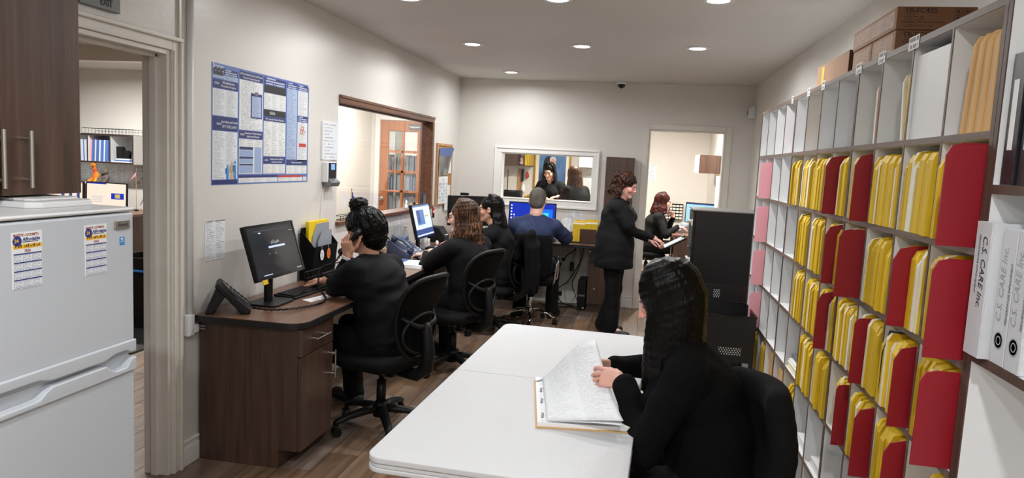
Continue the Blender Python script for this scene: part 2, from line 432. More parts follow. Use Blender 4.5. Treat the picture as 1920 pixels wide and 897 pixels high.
# left wall interior window: stained wood frame
mb = MB()
mb.box(XL-WT, XL+0.012, W0, W1, WZ1-0.035, WZ1+0.022).box(XL-WT, XL+0.012, W1-0.05, W1+0.012, WZ0, WZ1-0.035)
mb.box(XL-WT, XL+0.03, W0-0.015, W1+0.012, WZ0-0.008, WZ0+0.02)
mb.box(XL+0.012, XL+0.02, W0, W1+0.012, WZ1+0.0, WZ1+0.022).box(XL-0.06, XL-0.045, W0, W1-0.05, WZ1-0.05, WZ1-0.035)
win1 = struct('window_1', mb, M_cedar, bevel=0.004)
mb = MB().quad((XL-0.047, W0+0.002, WZ0+0.021), (XL-0.047, W1-0.052, WZ0+0.021), (XL-0.047, W1-0.052, WZ1-0.036), (XL-0.047, W0+0.002, WZ1-0.036))
mb.build('pane', M_glass, win1)
# back wall window: white casing
mb = MB()
c0 = 0.083
c1 = 0.068
for q0, q1, yy in ((0.0, 1.0, YB-0.014), (0.7, 1.0, YB-0.024)):
    X0a, X0b, X1a, X1b = BX0-c0*q0, BX0-c0*q1, BX1+c1*q0, BX1+c1*q1
    Z0a, Z0b, Z1a, Z1b = BZ0-c0*q0, BZ0-c0*q1, BZ1+c1*q0, BZ1+c1*q1
    ye = YB if q0 == 0 else YB-0.014
    mb.box(X0b, X1b, yy, ye, Z1a, Z1b).box(X0b, X1b, yy, ye, Z0b, Z0a).box(X0b, X0a, yy, ye, Z0a, Z1a).box(X1a, X1b, yy, ye, Z0a, Z1a)
mb.box(BX0, BX0+0.012, YB, YB+0.12, BZ0, BZ1).box(BX1-0.012, BX1, YB, YB+0.12, BZ0, BZ1).box(BX0+0.012, BX1-0.012, YB, YB+0.12, BZ1-0.012, BZ1).box(BX0+0.012, BX1-0.012, YB-0.02, YB+0.12, BZ0, BZ0+0.012)
win2 = struct('window_2', mb, M_trimw, bevel=0.004)
MB().quad((BX0+0.012, YB+0.06, BZ0+0.012), (BX1-0.012, YB+0.06, BZ0+0.012), (BX1-0.012, YB+0.06, BZ1-0.012), (BX0+0.012, YB+0.06, BZ1-0.012)).build('pane', M_glass, win2)
# back doorway
mb = MB()
mb.box(DX0-0.065, DX0, YB-0.016, YB, 0, DBZ+0.06).box(DX1, DX1+0.065, YB-0.016, YB, 0, DBZ+0.06).box(DX0, DX1, YB-0.016, YB, DBZ, DBZ+0.06)
mb.box(DX0, DX0+0.018, YB-0.004, YB+0.125, 0, DBZ).box(DX1-0.018, DX1, YB-0.004, YB+0.125, 0, DBZ).box(DX0+0.018, DX1-0.018, YB-0.004, YB+0.125, DBZ-0.018, DBZ)
struct('door_2', mb, M_trim, bevel=0.004)
# baseboards
def baseboard(name, x0, x1, y0, y1, dx, dy):
    mb = MB()
    a, b = 0.016, 0.010
    if dx: mb.box(min(x0, x0+a*dx), max(x0, x0+a*dx), y0, y1, 0, 0.095).box(min(x0, x0+b*dx), max(x0, x0+b*dx), y0, y1, 0.095, 0.118).box(min(x0, x0+a*dx), max(x0, x0+a*dx), y0, y1, 0.118, 0.13)
    else: mb.box(x0, x1, min(y0, y0+a*dy), max(y0, y0+a*dy), 0, 0.095).box(x0, x1, min(y0, y0+b*dy), max(y0, y0+b*dy), 0.095, 0.118).box(x0, x1, min(y0, y0+a*dy), max(y0, y0+a*dy), 0.118, 0.13)
    struct(name, mb, M_trimw, bevel=0.003)
baseboard('baseboard_left', XL, XL, D1+0.062, 7.4, 1, 0)
baseboard('baseboard_back', XL+0.02, DX0-0.067, YB, YB, 0, -1)
baseboard('baseboard_back_right', DX1+0.067, XR, YB, YB, 0, -1)

# lobby door, wood with glass panes
t = struct('door_3', MB().box(LD0, LD0+0.12, 9.66, 9.7, 0.02, 2.1).box(LD1-0.085, LD1, 9.66, 9.7, 0.02, 2.1).box(LD0+0.12, LD1-0.085, 9.66, 9.7, 1.96, 2.1).box(LD0+0.12, LD1-0.085, 9.66, 9.7, 0.02, 0.55), M_door, bevel=0.006)
gx0, gx1 = LD0+0.12, LD1-0.085
gm = (gx0+gx1)/2
mb = MB().box(gm-0.018, gm+0.018, 9.664, 9.696, 0.55, 1.96)
zz = [0.55, 0.83, 1.11, 1.39, 1.67, 1.96]
for z in zz[1:-1]: mb.box(gx0, gx1, 9.664, 9.696, z-0.016, z+0.016)
mb.build('glazing_bars', M_door, t)
for k in range(5):
    for a, b in ((gx0, gm-0.018), (gm+0.018, gx1)):
        MB().quad((a, 9.68, zz[k]+0.016), (b, 9.68, zz[k]+0.016), (b, 9.68, zz[k+1]-0.016), (a, 9.68, zz[k+1]-0.016)).build('pane', M_glass, t)
MB().lathe([(0.012, 0), (0.012, 0.03), (0.03, 0.04), (0.033, 0.055), (0.02, 0.07)], (LD0+0.06, 9.66, 1.0), 14, Matrix.Rotation(PI/2, 3, 'X')).build('door_knob', M_steel, t, smooth=True)
mb = MB()
for x0, x1, z0, z1 in ((LD0-0.09, LD0-0.02, 0, 2.19), (LD1+0.02, LD1+0.09, 0, 2.19), (LD0-0.02, LD1+0.02, 2.11, 2.19)): mb.box(x0, x1, 9.68, 9.7, z0, z1)
struct('trim_4', mb, M_trimw, bevel=0.004)
M_signgrey = mat('grey_sign_plastic', srgb(92, 94, 96), 0.4)
sg = MB().box(-3.29, -3.04, 9.645, 9.655, 1.985, 2.065).build('door_sign', M_signgrey, None); tag(sg, 'small grey Employees Only sign on the lobby door', 'sign')
text('Employees Only', 0.034, M_paper, sg, (-3.275, 9.644, 2.012), ROT_BACK, bold=0.0006, sx=0.9)

# ceiling downlights
LIGHTS = [(-1.45, 7.49), (-1.45, 5.77), (-0.557, 5.77), (0.335, 5.77), (0.335, 4.17), (-0.557, 4.17), (-1.45, 4.17), (-0.557, 2.5), (-0.95, 0.5), (0.3, 0.5), (-0.3, -0.9)]
M_led = mat('led_diffuser', (1, 1, 1), 0.4, emit=(1, 0.99, 0.97), estr=14)
names = ['deepest recessed ceiling light near the back left corner', 'recessed ceiling light above the row of desks, second from the back', 'round recessed ceiling light in the middle of the ceiling', 'round recessed ceiling light right of the middle, towards the shelves', 'recessed ceiling light cut by the top edge of the picture']
ringm = MB()
ringm.lathe([(0.058, 0.0), (0.062, -0.008), (0.085, -0.008), (0.09, 0.0)], (0, 0, 0), 28)
ring_me = ringm.mesh('bezel', True); ring_me.materials.append(M_white)
dif_me = MB().lathe([(0.001, -0.006), (0.06, -0.006), (0.062, 0.0)], (0, 0, 0), 28).mesh('diffuser', True); dif_me.materials.append(M_led)
def downlight(x, y, label, watts=LAMP_W, group='recessed ceiling lights', spread=172, color=(0.985, 0.993, 1.0)):
    t = thing('ceiling_light', label, 'light', (x, y, CEIL), 0, group)
    from_mesh('bezel', ring_me, t); from_mesh('diffuser', dif_me, t)
    l = lamp(0, 0, -0.012, watts, 0.12, spread, color); l.parent = t
    return t
for k, (x, y) in enumerate(LIGHTS):
    lb = names[k] if k < len(names) else 'recessed ceiling light out of view above the table and fridge'
    downlight(x, y, lb, LAMP_W*(1.5 if y < 2 else (0.3 if y < 3 else (0.78 if y < 5 else 1.0))))
# unseen ceiling lights, added to brighten the neighbouring rooms
for x, y, lb, wt in ((-0.9, 10.2, 'unseen back room ceiling light added over the window side desk', 62), (0.35, 9.9, 'unseen back room ceiling light added over the doorway side desk', 66),
                 (-6.2, 6.9, 'unseen left room ceiling light added by the file shelf', 60), (-4.9, 4.6, 'unseen left room ceiling light added near the doorway', 20),
                 (-3.1, 5.4, 'unseen lobby ceiling light added near the interior window', 34), (-3.2, 8.4, 'unseen lobby ceiling light added near the glazed door', 40), (-3.7, 10.8, 'unseen records room ceiling light added behind the glazed door', 46)):
    downlight(x, y, lb, wt, 'unseen added ceiling lights of the neighbouring rooms', 172, (1.0, 0.955, 0.88) if y > 9.8 and x > -2 else (1.0, 0.985, 0.96))
# ================================================================== LARGE FURNITURE
def bar_handle(parent, a, b, out, r=0.006, name='handle'):
    """a, b: ends of the bar on the face; out: vector away from the face"""
    a, b, out = Vector(a), Vector(b), Vector(out); d = (b-a).normalized()*0.0
    mb = MB(); L = (b-a)
    mb.cyl(a+out, b+out, r, n=10)
    for k in (0.14, 0.86): mb.cyl(a+L*k, a+L*k+out, r*0.8, n=8)
    return mb.build(name, M_steel, parent, smooth=False, autosmooth=None)

# ---- refrigerator
FX, FY0, FY1, FZ = -1.55, 1.35, 1.955, 1.405
t = thing('refrigerator', 'white two-door refrigerator with calendar magnets beside the doorway', 'refrigerator', (0, 0, 0))
MB().box(XL+0.05, FX-0.055, FY0, FY1, 0.03, FZ-0.012).build('cabinet_body', M_fridge, t, bevel=0.006)
MB().box(XL+0.05, FX+0.002, FY0-0.002, FY1+0.002, FZ-0.012, FZ).build('top_cap', M_white, t, bevel=0.005)
up = MB().box(FX-0.05, FX, FY0, FY1, 0.985, FZ-0.016).build('upper_door', M_fridge, t, bevel=0.008)
lo = MB().box(FX-0.05, FX, FY0, FY1, 0.05, 0.905).build('lower_door', M_fridge, t, bevel=0.008)
# moulded handle lips, cut away to finger scoops towards the ends
n = 28
def lip(z_of, x0, x1, top):
    mb = MB(); rows = []
    for i in range(n+1):
        y = FY0+(FY1-FY0)*i/n; zl, zh = z_of(i/n)
        rows.append([(x0, y, zl), (x1, y, zl+0.004), (x1, y, zh-0.004), (x0, y, zh)])
    vs = [p for r in rows for p in r]; fs = []
    for i in range(n):
        for j in range(4): fs.append((i*4+j, i*4+(j+1) % 4, (i+1)*4+(j+1) % 4, (i+1)*4+j))
    fs += [(0, 1, 2, 3), (n*4+3, n*4+2, n*4+1, n*4)]
    return mb.add(vs, fs)
def sm(a, b, x): x = min(1, max(0, (x-a)/(b-a))); return x*x*(3-2*x)
def scoop(u): return sm(0.06, 0.12, u)*(1-sm(0.38, 0.46, u)) + sm(0.78, 0.85, u)*(1-sm(0.93, 0.975, u))
lip(lambda u: (0.944+0.012*scoop(u), 0.992), FX-0.045, FX+0.007, True).build('handle_lip', M_fridge, up, bevel=0.004)
lip(lambda u: (0.885, 0.936-0.026*scoop(u)), FX-0.045, FX+0.008, False).build('handle_lip', M_fridge, lo, bevel=0.004)
MB().box(FX-0.052, FX-0.02, FY0+0.005, FY1-0.004, 0.90, 0.985).build('door_gap', M_fridge, t)
MB().box(FX, FX+0.006, 1.87, 1.931, 1.341, 1.368).build('brand_badge', M_steel, t, bevel=0.002)
text('Avanti', 0.016, M_ink, t, (FX+0.0062, 1.879, 1.3495), ROT_LEFT, shear=0.3)
M_blue = mat('bright_blue_print', srgb(60, 140, 215), 0.5)
st = MB().box(FX, FX+0.0008, 1.893, 1.913, 1.291, 1.316).build('energy_sticker', M_blue, t)
MB().box(FX+0.0008, FX+0.0012, 1.896, 1.910, 1.302, 1.304).box(FX+0.0008, FX+0.0012, 1.897, 1.907, 1.308, 1.313).build('sticker_print', M_paper, st)
for x in (-2.05, -1.66):
    for y in (FY0+0.05, FY1-0.05): MB().cyl((x, y, 0), (x, y, 0.031), 0.018).build('foot', M_black, t)

# calendar magnets on the fridge
M_navy = mat('navy_print', srgb(36, 52, 130), 0.5)
M_gold = mat('yellow_orange_print', srgb(240, 186, 50), 0.5)
M_calcells = printed('calendar_digits', srgb(232, 236, 242), srgb(120, 130, 150), 6, 1, 0.5, wscale=12)
def magnet(y0, y1, z0, z1, label):
    W_, H_ = y1-y0, z1-z0
    sheet = MB().box(FX, FX+0.0012, y0, y1, z0, z1)
    g = sheet.build('calendar_magnet', M_paper); tag(g, label, 'magnet', 'locksmith calendar magnets on the fridge')
    x = FX+0.0013; Y = lambda u: y0+W_*u; Z = lambda v: z0+H_*v
    text('MAJESTIC LOCKSMITH', 0.0088*W_/0.085, M_inkred, g, (x, Y(0.05), Z(0.925)), ROT_LEFT, sx=0.8, bold=0.0003, depth=0.0001)
    d = MB().lathe([(0.001, 0.0006), (0.013, 0.0006), (0.0135, 0)], (x, Y(0.17), Z(0.845)), 18, Matrix.Rotation(PI/2, 3, 'Y')).build('round_emblem', M_navy, g)
    text('24', 0.013, M_gold, d, (x+0.0007, Y(0.07), Z(0.82)), ROT_LEFT, bold=0.0004, depth=0.0001)
    text('Affordable', 0.0125, M_navy, g, (x, Y(0.34), Z(0.84)), ROT_LEFT, bold=0.0004, depth=0.0001, shear=0.2)
    mb = MB().box(x-0.0002, x+0.0002, Y(0.34), Y(0.86), Z(0.815), Z(0.828)); mb.build('rule', M_ink, g)
    MB().box(x-0.0002, x+0.0002, Y(0.04), Y(0.98), Z(0.71), Z(0.785)).build('yellow_band', M_gold, g)
    k = MB()
    for i, u in enumerate((0.1, 0.2, 0.27, 0.4, 0.46, 0.52, 0.6, 0.67, 0.72, 0.8, 0.87)):
        k.box(x, x+0.0004, Y(u), Y(u+0.035), Z(0.73), Z(0.73+0.03+0.012*(i % 3)))
    k.build('tool_silhouettes', M_inkbr, g)
    text('2026', 0.0095, M_inkred, g, (x, Y(0.40), Z(0.645)), ROT_LEFT, bold=0.0003, depth=0.0001)
    cells = MB(); hd = MB()
    for r in range(4):
        zt = 0.625-r*0.152
        hd.box(x-0.0002, x+0.0002, Y(0.05), Y(0.97), Z(zt-0.022), Z(zt))
        for c in range(3):
            a, b = 0.06+c*0.305, 0.06+c*0.305+0.29
            cells.quad((x+0.0001, Y(a), Z(zt-0.145)), (x+0.0001, Y(b), Z(zt-0.145)), (x+0.0001, Y(b), Z(zt-0.024)), (x+0.0001, Y(a), Z(zt-0.024)))
    for c in range(4): hd.box(x-0.0002, x+0.0002, Y(0.05+c*0.305), Y(0.055+c*0.305), Z(0.625-4*0.152), Z(0.625))
    hd.box(x-0.0002, x+0.0002, Y(0.05), Y(0.97), Z(0.014), Z(0.019))
    hd.build('month_rules', M_navy, g); cells.build('month_cells', M_calcells, g, fix=False)
magnet(1.517, 1.609, 1.216, 1.362, 'calendar magnet on the fridge door, left of the two')
magnet(1.755, 1.839, 1.216, 1.362, 'calendar magnet on the fridge door beside the metal badge')
# white tray on the fridge
tr = MB()
tr.prism([(-1.97, 1.70), (-1.69, 1.70), (-1.66, 1.73), (-1.66, 1.91), (-1.69, 1.94), (-1.97, 1.94)], FZ, FZ+0.018)
tr.prism([(-1.95, 1.72), (-1.71, 1.72), (-1.69, 1.74), (-1.69, 1.89), (-1.71, 1.91), (-1.95, 1.91)], FZ+0.018, FZ+0.026)
tag(tr.build('plastic_lid', M_white, None, bevel=0.004), 'shallow white plastic lid lying on top of the fridge', 'lid')

# ---- wall cabinet above the fridge
CX = -1.75
t = thing('wall_cabinet', 'dark walnut wall cabinet with bar handles above the fridge', 'cabinet')
MB().box(XL+0.002, CX-0.02, 1.05, 1.972, 1.44, 2.5).build('carcass', M_walnut2, t)
for y0, y1, hy in ((1.69, 1.972, 1.757), (1.40, 1.683, 1.668), (1.05, 1.393, 1.12)):
    d = MB().box(CX-0.02, CX, y0, y1, 1.437, 2.5).build('door', M_walnut2, t, bevel=0.002)
    bar_handle(d, (CX, hy, 1.46), (CX, hy, 1.622), (0.03, 0, 0), 0.0065)

# ---- exit sign above the doorway
M_exit = mat('grey_exit_sign', srgb(122, 124, 124), 0.45)
s_ = MB().box(XL+0.0005, XL+0.02, 2.44, 2.657, 2.126, 2.19).build('exit_sign', M_exit, None, bevel=0.003); tag(s_, 'grey EXIT sign on the wall above the left doorway', 'sign')
text('EXIT', 0.04, M_ink, s_, (XL+0.021, 2.545, 2.1425), ROT_LEFT, bold=0.001, sx=0.8)

# ---- worktops
WZ = 0.765
def worktop(name, poly, label, m):
    t = thing(name, label, 'worktop')
    MB().prism(poly, WZ-0.003, WZ).build('laminate_top', m, t)
    cx = sum(p[0] for p in poly)/len(poly); cy = sum(p[1] for p in poly)/len(poly)
    MB().prism(poly, WZ-0.034, WZ-0.003).build('edge_band', M_edge, t, bevel=0.002)
    return t
def arc(cx, cy, r, a0, a1, k=6): return [(cx+r*math.cos(math.radians(a0+(a1-a0)*i/k)), cy+r*math.sin(math.radians(a0+(a1-a0)*i/k))) for i in range(k+1)]
wx1 = -1.587
worktop('long_worktop', [(XL+0.018, 3.155)] + arc(wx1-0.09, 3.155+0.09, 0.09, -90, 0) + [(wx1, 7.498), (XL+0.018, 7.498)], 'long walnut worktop with black edge along the left wall', M_walnutY)
worktop('back_worktop', [(XL+0.018, 7.502)] + [(-0.15, 7.502), (-0.13, 7.522), (-0.13, YB-0.018), (XL+0.018, YB-0.018)], 'walnut worktop with black edge under the back window', M_walnutX)

def pedestal(name, label, x0, x1, y0, y1, face, drawer_z=0.585, knob=False):
    """base cabinet; face '+x' or '-y'"""
    t = thing(name, label, 'cabinet'); zt = WZ-0.036
    if face == '+x':
        MB().box(x0, x1-0.12, y0, y1, 0, 0.1).box(x0, x1-0.021, y0, y1, 0.1, zt).build('carcass', M_walnut, t)
        d = MB().box(x1-0.02, x1, y0, y1-0.003, drawer_z+0.003, zt-0.003).build('drawer', M_walnut, t, bevel=0.0015)
        c = (y0+y1)/2; bar_handle(d, (x1, c-0.075, (drawer_z+zt)/2), (x1, c+0.085, (drawer_z+zt)/2), (0.03, 0, 0), 0.005)
        d = MB().box(x1-0.02, x1, y0, y1-0.003, 0.1, drawer_z-0.003).build('door', M_walnut, t, bevel=0.0015)
        bar_handle(d, (x1, y1-0.035, drawer_z-0.19), (x1, y1-0.035, drawer_z-0.035), (0.032, 0, 0), 0.005)
    else:
        MB().box(x0, x1, y0+0.06, y1, 0, 0.1).box(x0, x1, y0+0.021, y1, 0.1, zt).build('carcass', M_walnut, t)
        d = MB().box(x0, x1, y0, y0+0.02, drawer_z+0.003, zt-0.003).build('drawer', M_walnut, t, bevel=0.0015)
        MB().cyl((x0+0.012, y0, zt-0.05), (x0+0.012, y0-0.02, zt-0.05), 0.008).build('knob', M_steel, d)
        d = MB().box(x0, x1, y0, y0+0.02, 0.1, drawer_z-0.003).build('door', M_walnut, t, bevel=0.0015)
        bar_handle(d, (x0+0.06, y0, drawer_z-0.25), (x0+0.06, y0, drawer_z-0.04), (0, -0.03, 0), 0.005)
        MB().cyl((x0+0.075, y0, drawer_z-0.29), (x0+0.075, y0-0.008, drawer_z-0.29), 0.011).build('lock', M_steel, d)
    return t
pedestal('base_cabinet', 'walnut base cabinet with drawer and door at the near end of the left worktop', XL+0.018, -1.605, 3.195, 3.56, '+x')
pedestal('base_cabinet', 'walnut base cabinet under the left worktop behind the office chairs', XL+0.018, -1.66, 5.62, 5.98, '+x')
pedestal('base_cabinet', 'walnut base cabinet with lock under the back worktop by the doorway', -0.535, -0.17, 7.72, YB-0.03, '-y', 0.56)
# tall narrow cabinet on the back wall behind the standing woman
t = thing('wall_cabinet', 'tall narrow walnut wall cabinet left of the back doorway', 'cabinet')
MB().box(-0.425, -0.118, 7.955, YB-0.001, 0.98, 1.712).build('carcass', M_walnut2, t)
d = MB().box(-0.425, -0.118, 7.935, 7.953, 0.98, 1.712).build('door', M_walnut2, t, bevel=0.002)
bar_handle(d, (-0.155, 7.935, 1.02), (-0.155, 7.935, 1.2), (0, -0.03, 0), 0.006)
# cabinet must rest on the wall: fixing rail
MB().box(-0.42, -0.123, YB-0.012, YB-0.0005, 1.6, 1.66).build('fixing_rail', M_melamine, t)

# ---- pigeonhole shelf
CY0, CW, NCOL = 1.903, 0.296, 12
ZB = [1.732, 1.445, 1.158, 0.871, 0.584, 0.297, 0.012]
ZTOP = 2.047
def col_y(c): return CY0+CW*c
YF = col_y(NCOL)
XB = XR-0.012
shelf = thing('pigeonhole_shelf', 'floor-to-ceiling white pigeonhole shelf with brown edges full of charts', 'shelf')
BT = 0.018
def board(name, x1, y0, y1, z0, z1, parent, edge=M_shelfedge):
    mb = MB().use(M_melamine).box(XS+0.003, x1, y0, y1, z0, z1).use(edge).box(XS, XS+0.003, y0, y1, z0, z1)
    return mb.build(name, None, parent)
MB().box(XB, XR-0.001, CY0, YF, 0, ZTOP-0.001).build('back_panel', M_melamine, shelf)
board('side_panel', XB, CY0-BT/2, CY0+BT/2, 0, ZTOP-0.02, shelf, M_shelfedgeZ)
MB().use(M_melamine).box(XS+0.003, XR-0.001, YF-BT/2, YF+BT/2, 0, ZTOP-0.02).use(M_shelfedgeZ).box(XS-0.001, XS+0.003, YF-BT/2, YF+BT/2, 0, ZTOP-0.02).build('side_panel', None, shelf)
board('top_board', XB, CY0-BT/2, YF+BT/2, ZTOP-0.02, ZTOP, shelf)
for z in ZB:
    board('shelf_board', XB, CY0+BT/2, YF-BT/2, z-BT, z, shelf)
zt = [ZTOP-0.02] + [z-BT for z in ZB]
for c in range(1, NCOL):
    th = 0.024 if c in (4, 8) else 0.011
    for r in range(7):
        board('divider', XB, col_y(c)-th/2, col_y(c)+th/2, ZB[r], zt[r], shelf, M_shelfedgeZ if c in (4, 8) else M_shelfedge)
M_scrawl = printed('handwritten_tag', srgb(236, 236, 234), srgb(60, 60, 70), 2, 1, 0.6, wscale=14, fill=0.6)
for c, w_ in ((2.0, 0.09), (3.05, 0.075), (4.0, 0.08), (5.95, 0.06), (7.0, 0.06), (8.4, 0.05)):
    y = col_y(c)
    MB().quad((XS-0.0015, y+w_/2, ZTOP-0.03), (XS-0.0015, y-w_/2, ZTOP-0.03), (XS-0.0015, y-w_/2, ZTOP+0.012), (XS-0.0015, y+w_/2, ZTOP+0.012)).build('label_card', M_scrawl, shelf, fix=False)

# ---- binder shelf at the near end
NB0, NB1 = 0.75, CY0-BT/2-0.003
bs = thing('binder_shelf', 'grey-white binder shelf with brown boards at the right edge of the picture', 'shelf')
MB().box(XB, XR-0.001, NB0, NB1, 0, 2.3).build('back_panel', M_melamine, bs)
board('side_panel', XB, NB1-BT, NB1, 0, 2.3, bs, M_shelfedgeZ); board('side_panel', XB, NB0, NB0+BT, 0, 2.3, bs, M_shelfedgeZ)
for z in (2.3, 1.603, 1.197, 0.62, 0.05): board('shelf_board', XB, NB0+BT+0.001, NB1-BT-0.001, z-0.022, z, bs, M_shelfedgeZ)

# ---- black filing cabinet
t = thing('filing_cabinet', 'tall black four-drawer filing cabinet behind the far end of the shelf', 'cabinet')
kx0, kx1, ky0, ky1, kz = 0.405, 1.12, 5.85, 6.32, 1.298
MB().box(kx0+0.02, kx1, ky0, ky1, 0.0, kz-0.012).build('body', M_blackmetal, t, bevel=0.003)
MB().box(kx0-0.003, kx1, ky0-0.003, ky1+0.003, kz-0.012, kz).build('top', mat('grey_cabinet_top', srgb(120, 118, 114), 0.45), t, bevel=0.003)
for k in range(4):
    z0 = 0.03+k*0.314
    d = MB().box(kx0, kx0+0.019, ky0+0.012, ky1-0.012, z0, z0+0.302).build('drawer', M_blackmetal, t, bevel=0.002)
    MB().box(kx0-0.022, kx0, ky0+0.13, ky1-0.13, z0+0.2, z0+0.225).build('handle', M_steel, d, bevel=0.003)
    MB().box(kx0-0.006, kx0, ky0+0.03, ky0+0.1, z0+0.19, z0+0.24).build('label_holder', M_white, d)

# ---- black perforated file cart between cabinet and shelf
t = thing('file_cart', 'black perforated metal file bin cart beside the filing cabinet', 'cart')
x0, x1, y0, y1 = 0.44, 0.755, 4.62, 5.12
zb, ztp = 0.40, 0.70
def perforated(mb, x0, x1, z0, z1, y, hx0, hx1, hz0, hz1, nx, nz, th=0.004):
    mb.box(x0, hx0, y, y+th, z0, z1).box(hx1, x1, y, y+th, z0, z1).box(hx0, hx1, y, y+th, z0, hz0).box(hx0, hx1, y, y+th, hz1, z1)
    pw = (hx1-hx0)/nx; ph = (hz1-hz0)/nz
    for j in range(nz+1):
        z = hz0+ph*j; mb.box(hx0, hx1, y, y+th, max(hz0, z-ph*0.2), min(hz1, z+ph*0.2))
    for j in range(nz):
        for i in range(nx+1):
            x = hx0+pw*(i+(0.5 if j % 2 else 0)); mb.box(max(hx0, x-pw*0.27), min(hx1, x+pw*0.27), y, y+th, hz0+ph*(j+0.13), hz0+ph*(j+0.87))
mb = MB(); perforated(mb, x0, x1, zb, ztp, y0, 0.535, 0.678, 0.445, 0.497, 9, 4); mb.build('front_panel', M_blackmetal, t)
MB().box(0.533, 0.68, y0+0.0008, y0+0.0016, 0.443, 0.499).build('bright_hole_backing', M_paper, t)  # white card added so the holes look bright, standing in for light through them
mb = MB(); perforated(mb, x0, x1, zb, ztp+0.12, y1, 0.53, 0.575, 0.725, 0.785, 3, 5); MB().box(0.529, 0.576, y1+0.0008, y1+0.0016, 0.724, 0.786).build('bright_hole_backing', M_paper, t); mb.build('rear_panel', M_blackmetal, t)  # rear holes get the same added card in place of light showing through
MB().box(x0, x0+0.004, y0+0.004, y1, zb, ztp).build('side_panel', M_blackmetal, t); MB().box(x1-0.004, x1, y0+0.004, y1, zb, ztp).build('side_panel', M_blackmetal, t)
MB().box(x0+0.004, x1-0.004, y0+0.004, y1, zb, zb+0.004).build('bin_floor', M_blackmetal, t)
MB().tube([(x0, y0, ztp), (x1, y0, ztp), (x1, y1, ztp), (x0, y1, ztp)], 0.007, closed=True).build('rim', M_blackg, t)
for x in (x0+0.012, x1-0.012):
    for y in (y0+0.012, y1-0.012):
        l = MB().box(x-0.011, x+0.011, y-0.011, y+0.011, 0.06, zb).build('leg', M_blackmetal, t)
        MB().cyl((x-0.01, y, 0.03), (x+0.01, y, 0.03), 0.03, n=14).build('caster', M_black, l)
MB().box(x0+0.002, x1-0.002, y0+0.002, y1-0.002, 0.1, 0.11).build('lower_shelf', M_blackmetal, t)
cp = MB().box(0.5, 0.70, 4.66, 4.72, 0.405, 0.60).build('paper_stack', M_paper); tag(cp, 'white papers inside the black perforated file cart', 'paper')

# ---- folding table
TX, TY, TR = -0.335, 2.765, -1.9
t = thing('folding_table', 'long white plastic folding table with a centre seam in the foreground', 'table', (TX, TY, 0), math.radians(TR))
def rrect(hx, hy, r, k=6, ox=0, oy=0):
    P = []
    for sx, sy, a in ((1, 1, 0), (-1, 1, 90), (-1, -1, 180), (1, -1, 270)): P += arc(ox+sx*(hx-r), oy+sy*(hy-r), r, a, a+90, k)
    return P
hl, hw = 0.915, 0.374
for s in (-1, 1):
    # half leaf with rounded outer corners
    P = []
    if s > 0: P = [(hw, 0.0012)] + arc(hw-0.05, hl-0.05, 0.05, 0, 90) + arc(-hw+0.05, hl-0.05, 0.05, 90, 180) + [(-hw, 0.0012)]
    else: P = [(-hw, -0.0012)] + arc(-hw+0.05, -hl+0.05, 0.05, 180, 270) + arc(hw-0.05, -hl+0.05, 0.05, 270, 360) + [(hw, -0.0012)]
    top = MB().prism(P, 0.722, 0.74).build('tabletop', M_table, t, bevel=0.003)
    Q = [(x*0.992, y*0.996+(0.0 if abs(y) > 0.01 else 0)) for x, y in P]
    MB().prism(Q, 0.708, 0.722).build('rim', M_table, top, bevel=0.003)
    MB().prism(P, 0.694, 0.708).build('rim', M_table, top, bevel=0.003)
M_greymetal = mat('grey_powder_coated_steel', srgb(120, 122, 124), 0.4, 0.6)
for s in (-1, 1):
    for x in (-0.27, 0.27):
        MB().tube([(x, s*0.72, 0.694), (x, s*0.76, 0.35), (x, s*0.78, 0.012)], 0.014, 10).build('leg', M_greymetal, t, smooth=True)
    MB().cyl((-0.27, s*0.765, 0.25), (0.27, s*0.765, 0.25), 0.011).build('crossbar', M_greymetal, t, smooth=True)
    MB().tube([(0, s*0.765, 0.25), (0, s*0.4, 0.69)], 0.009, 8).build('brace', M_greymetal, t)
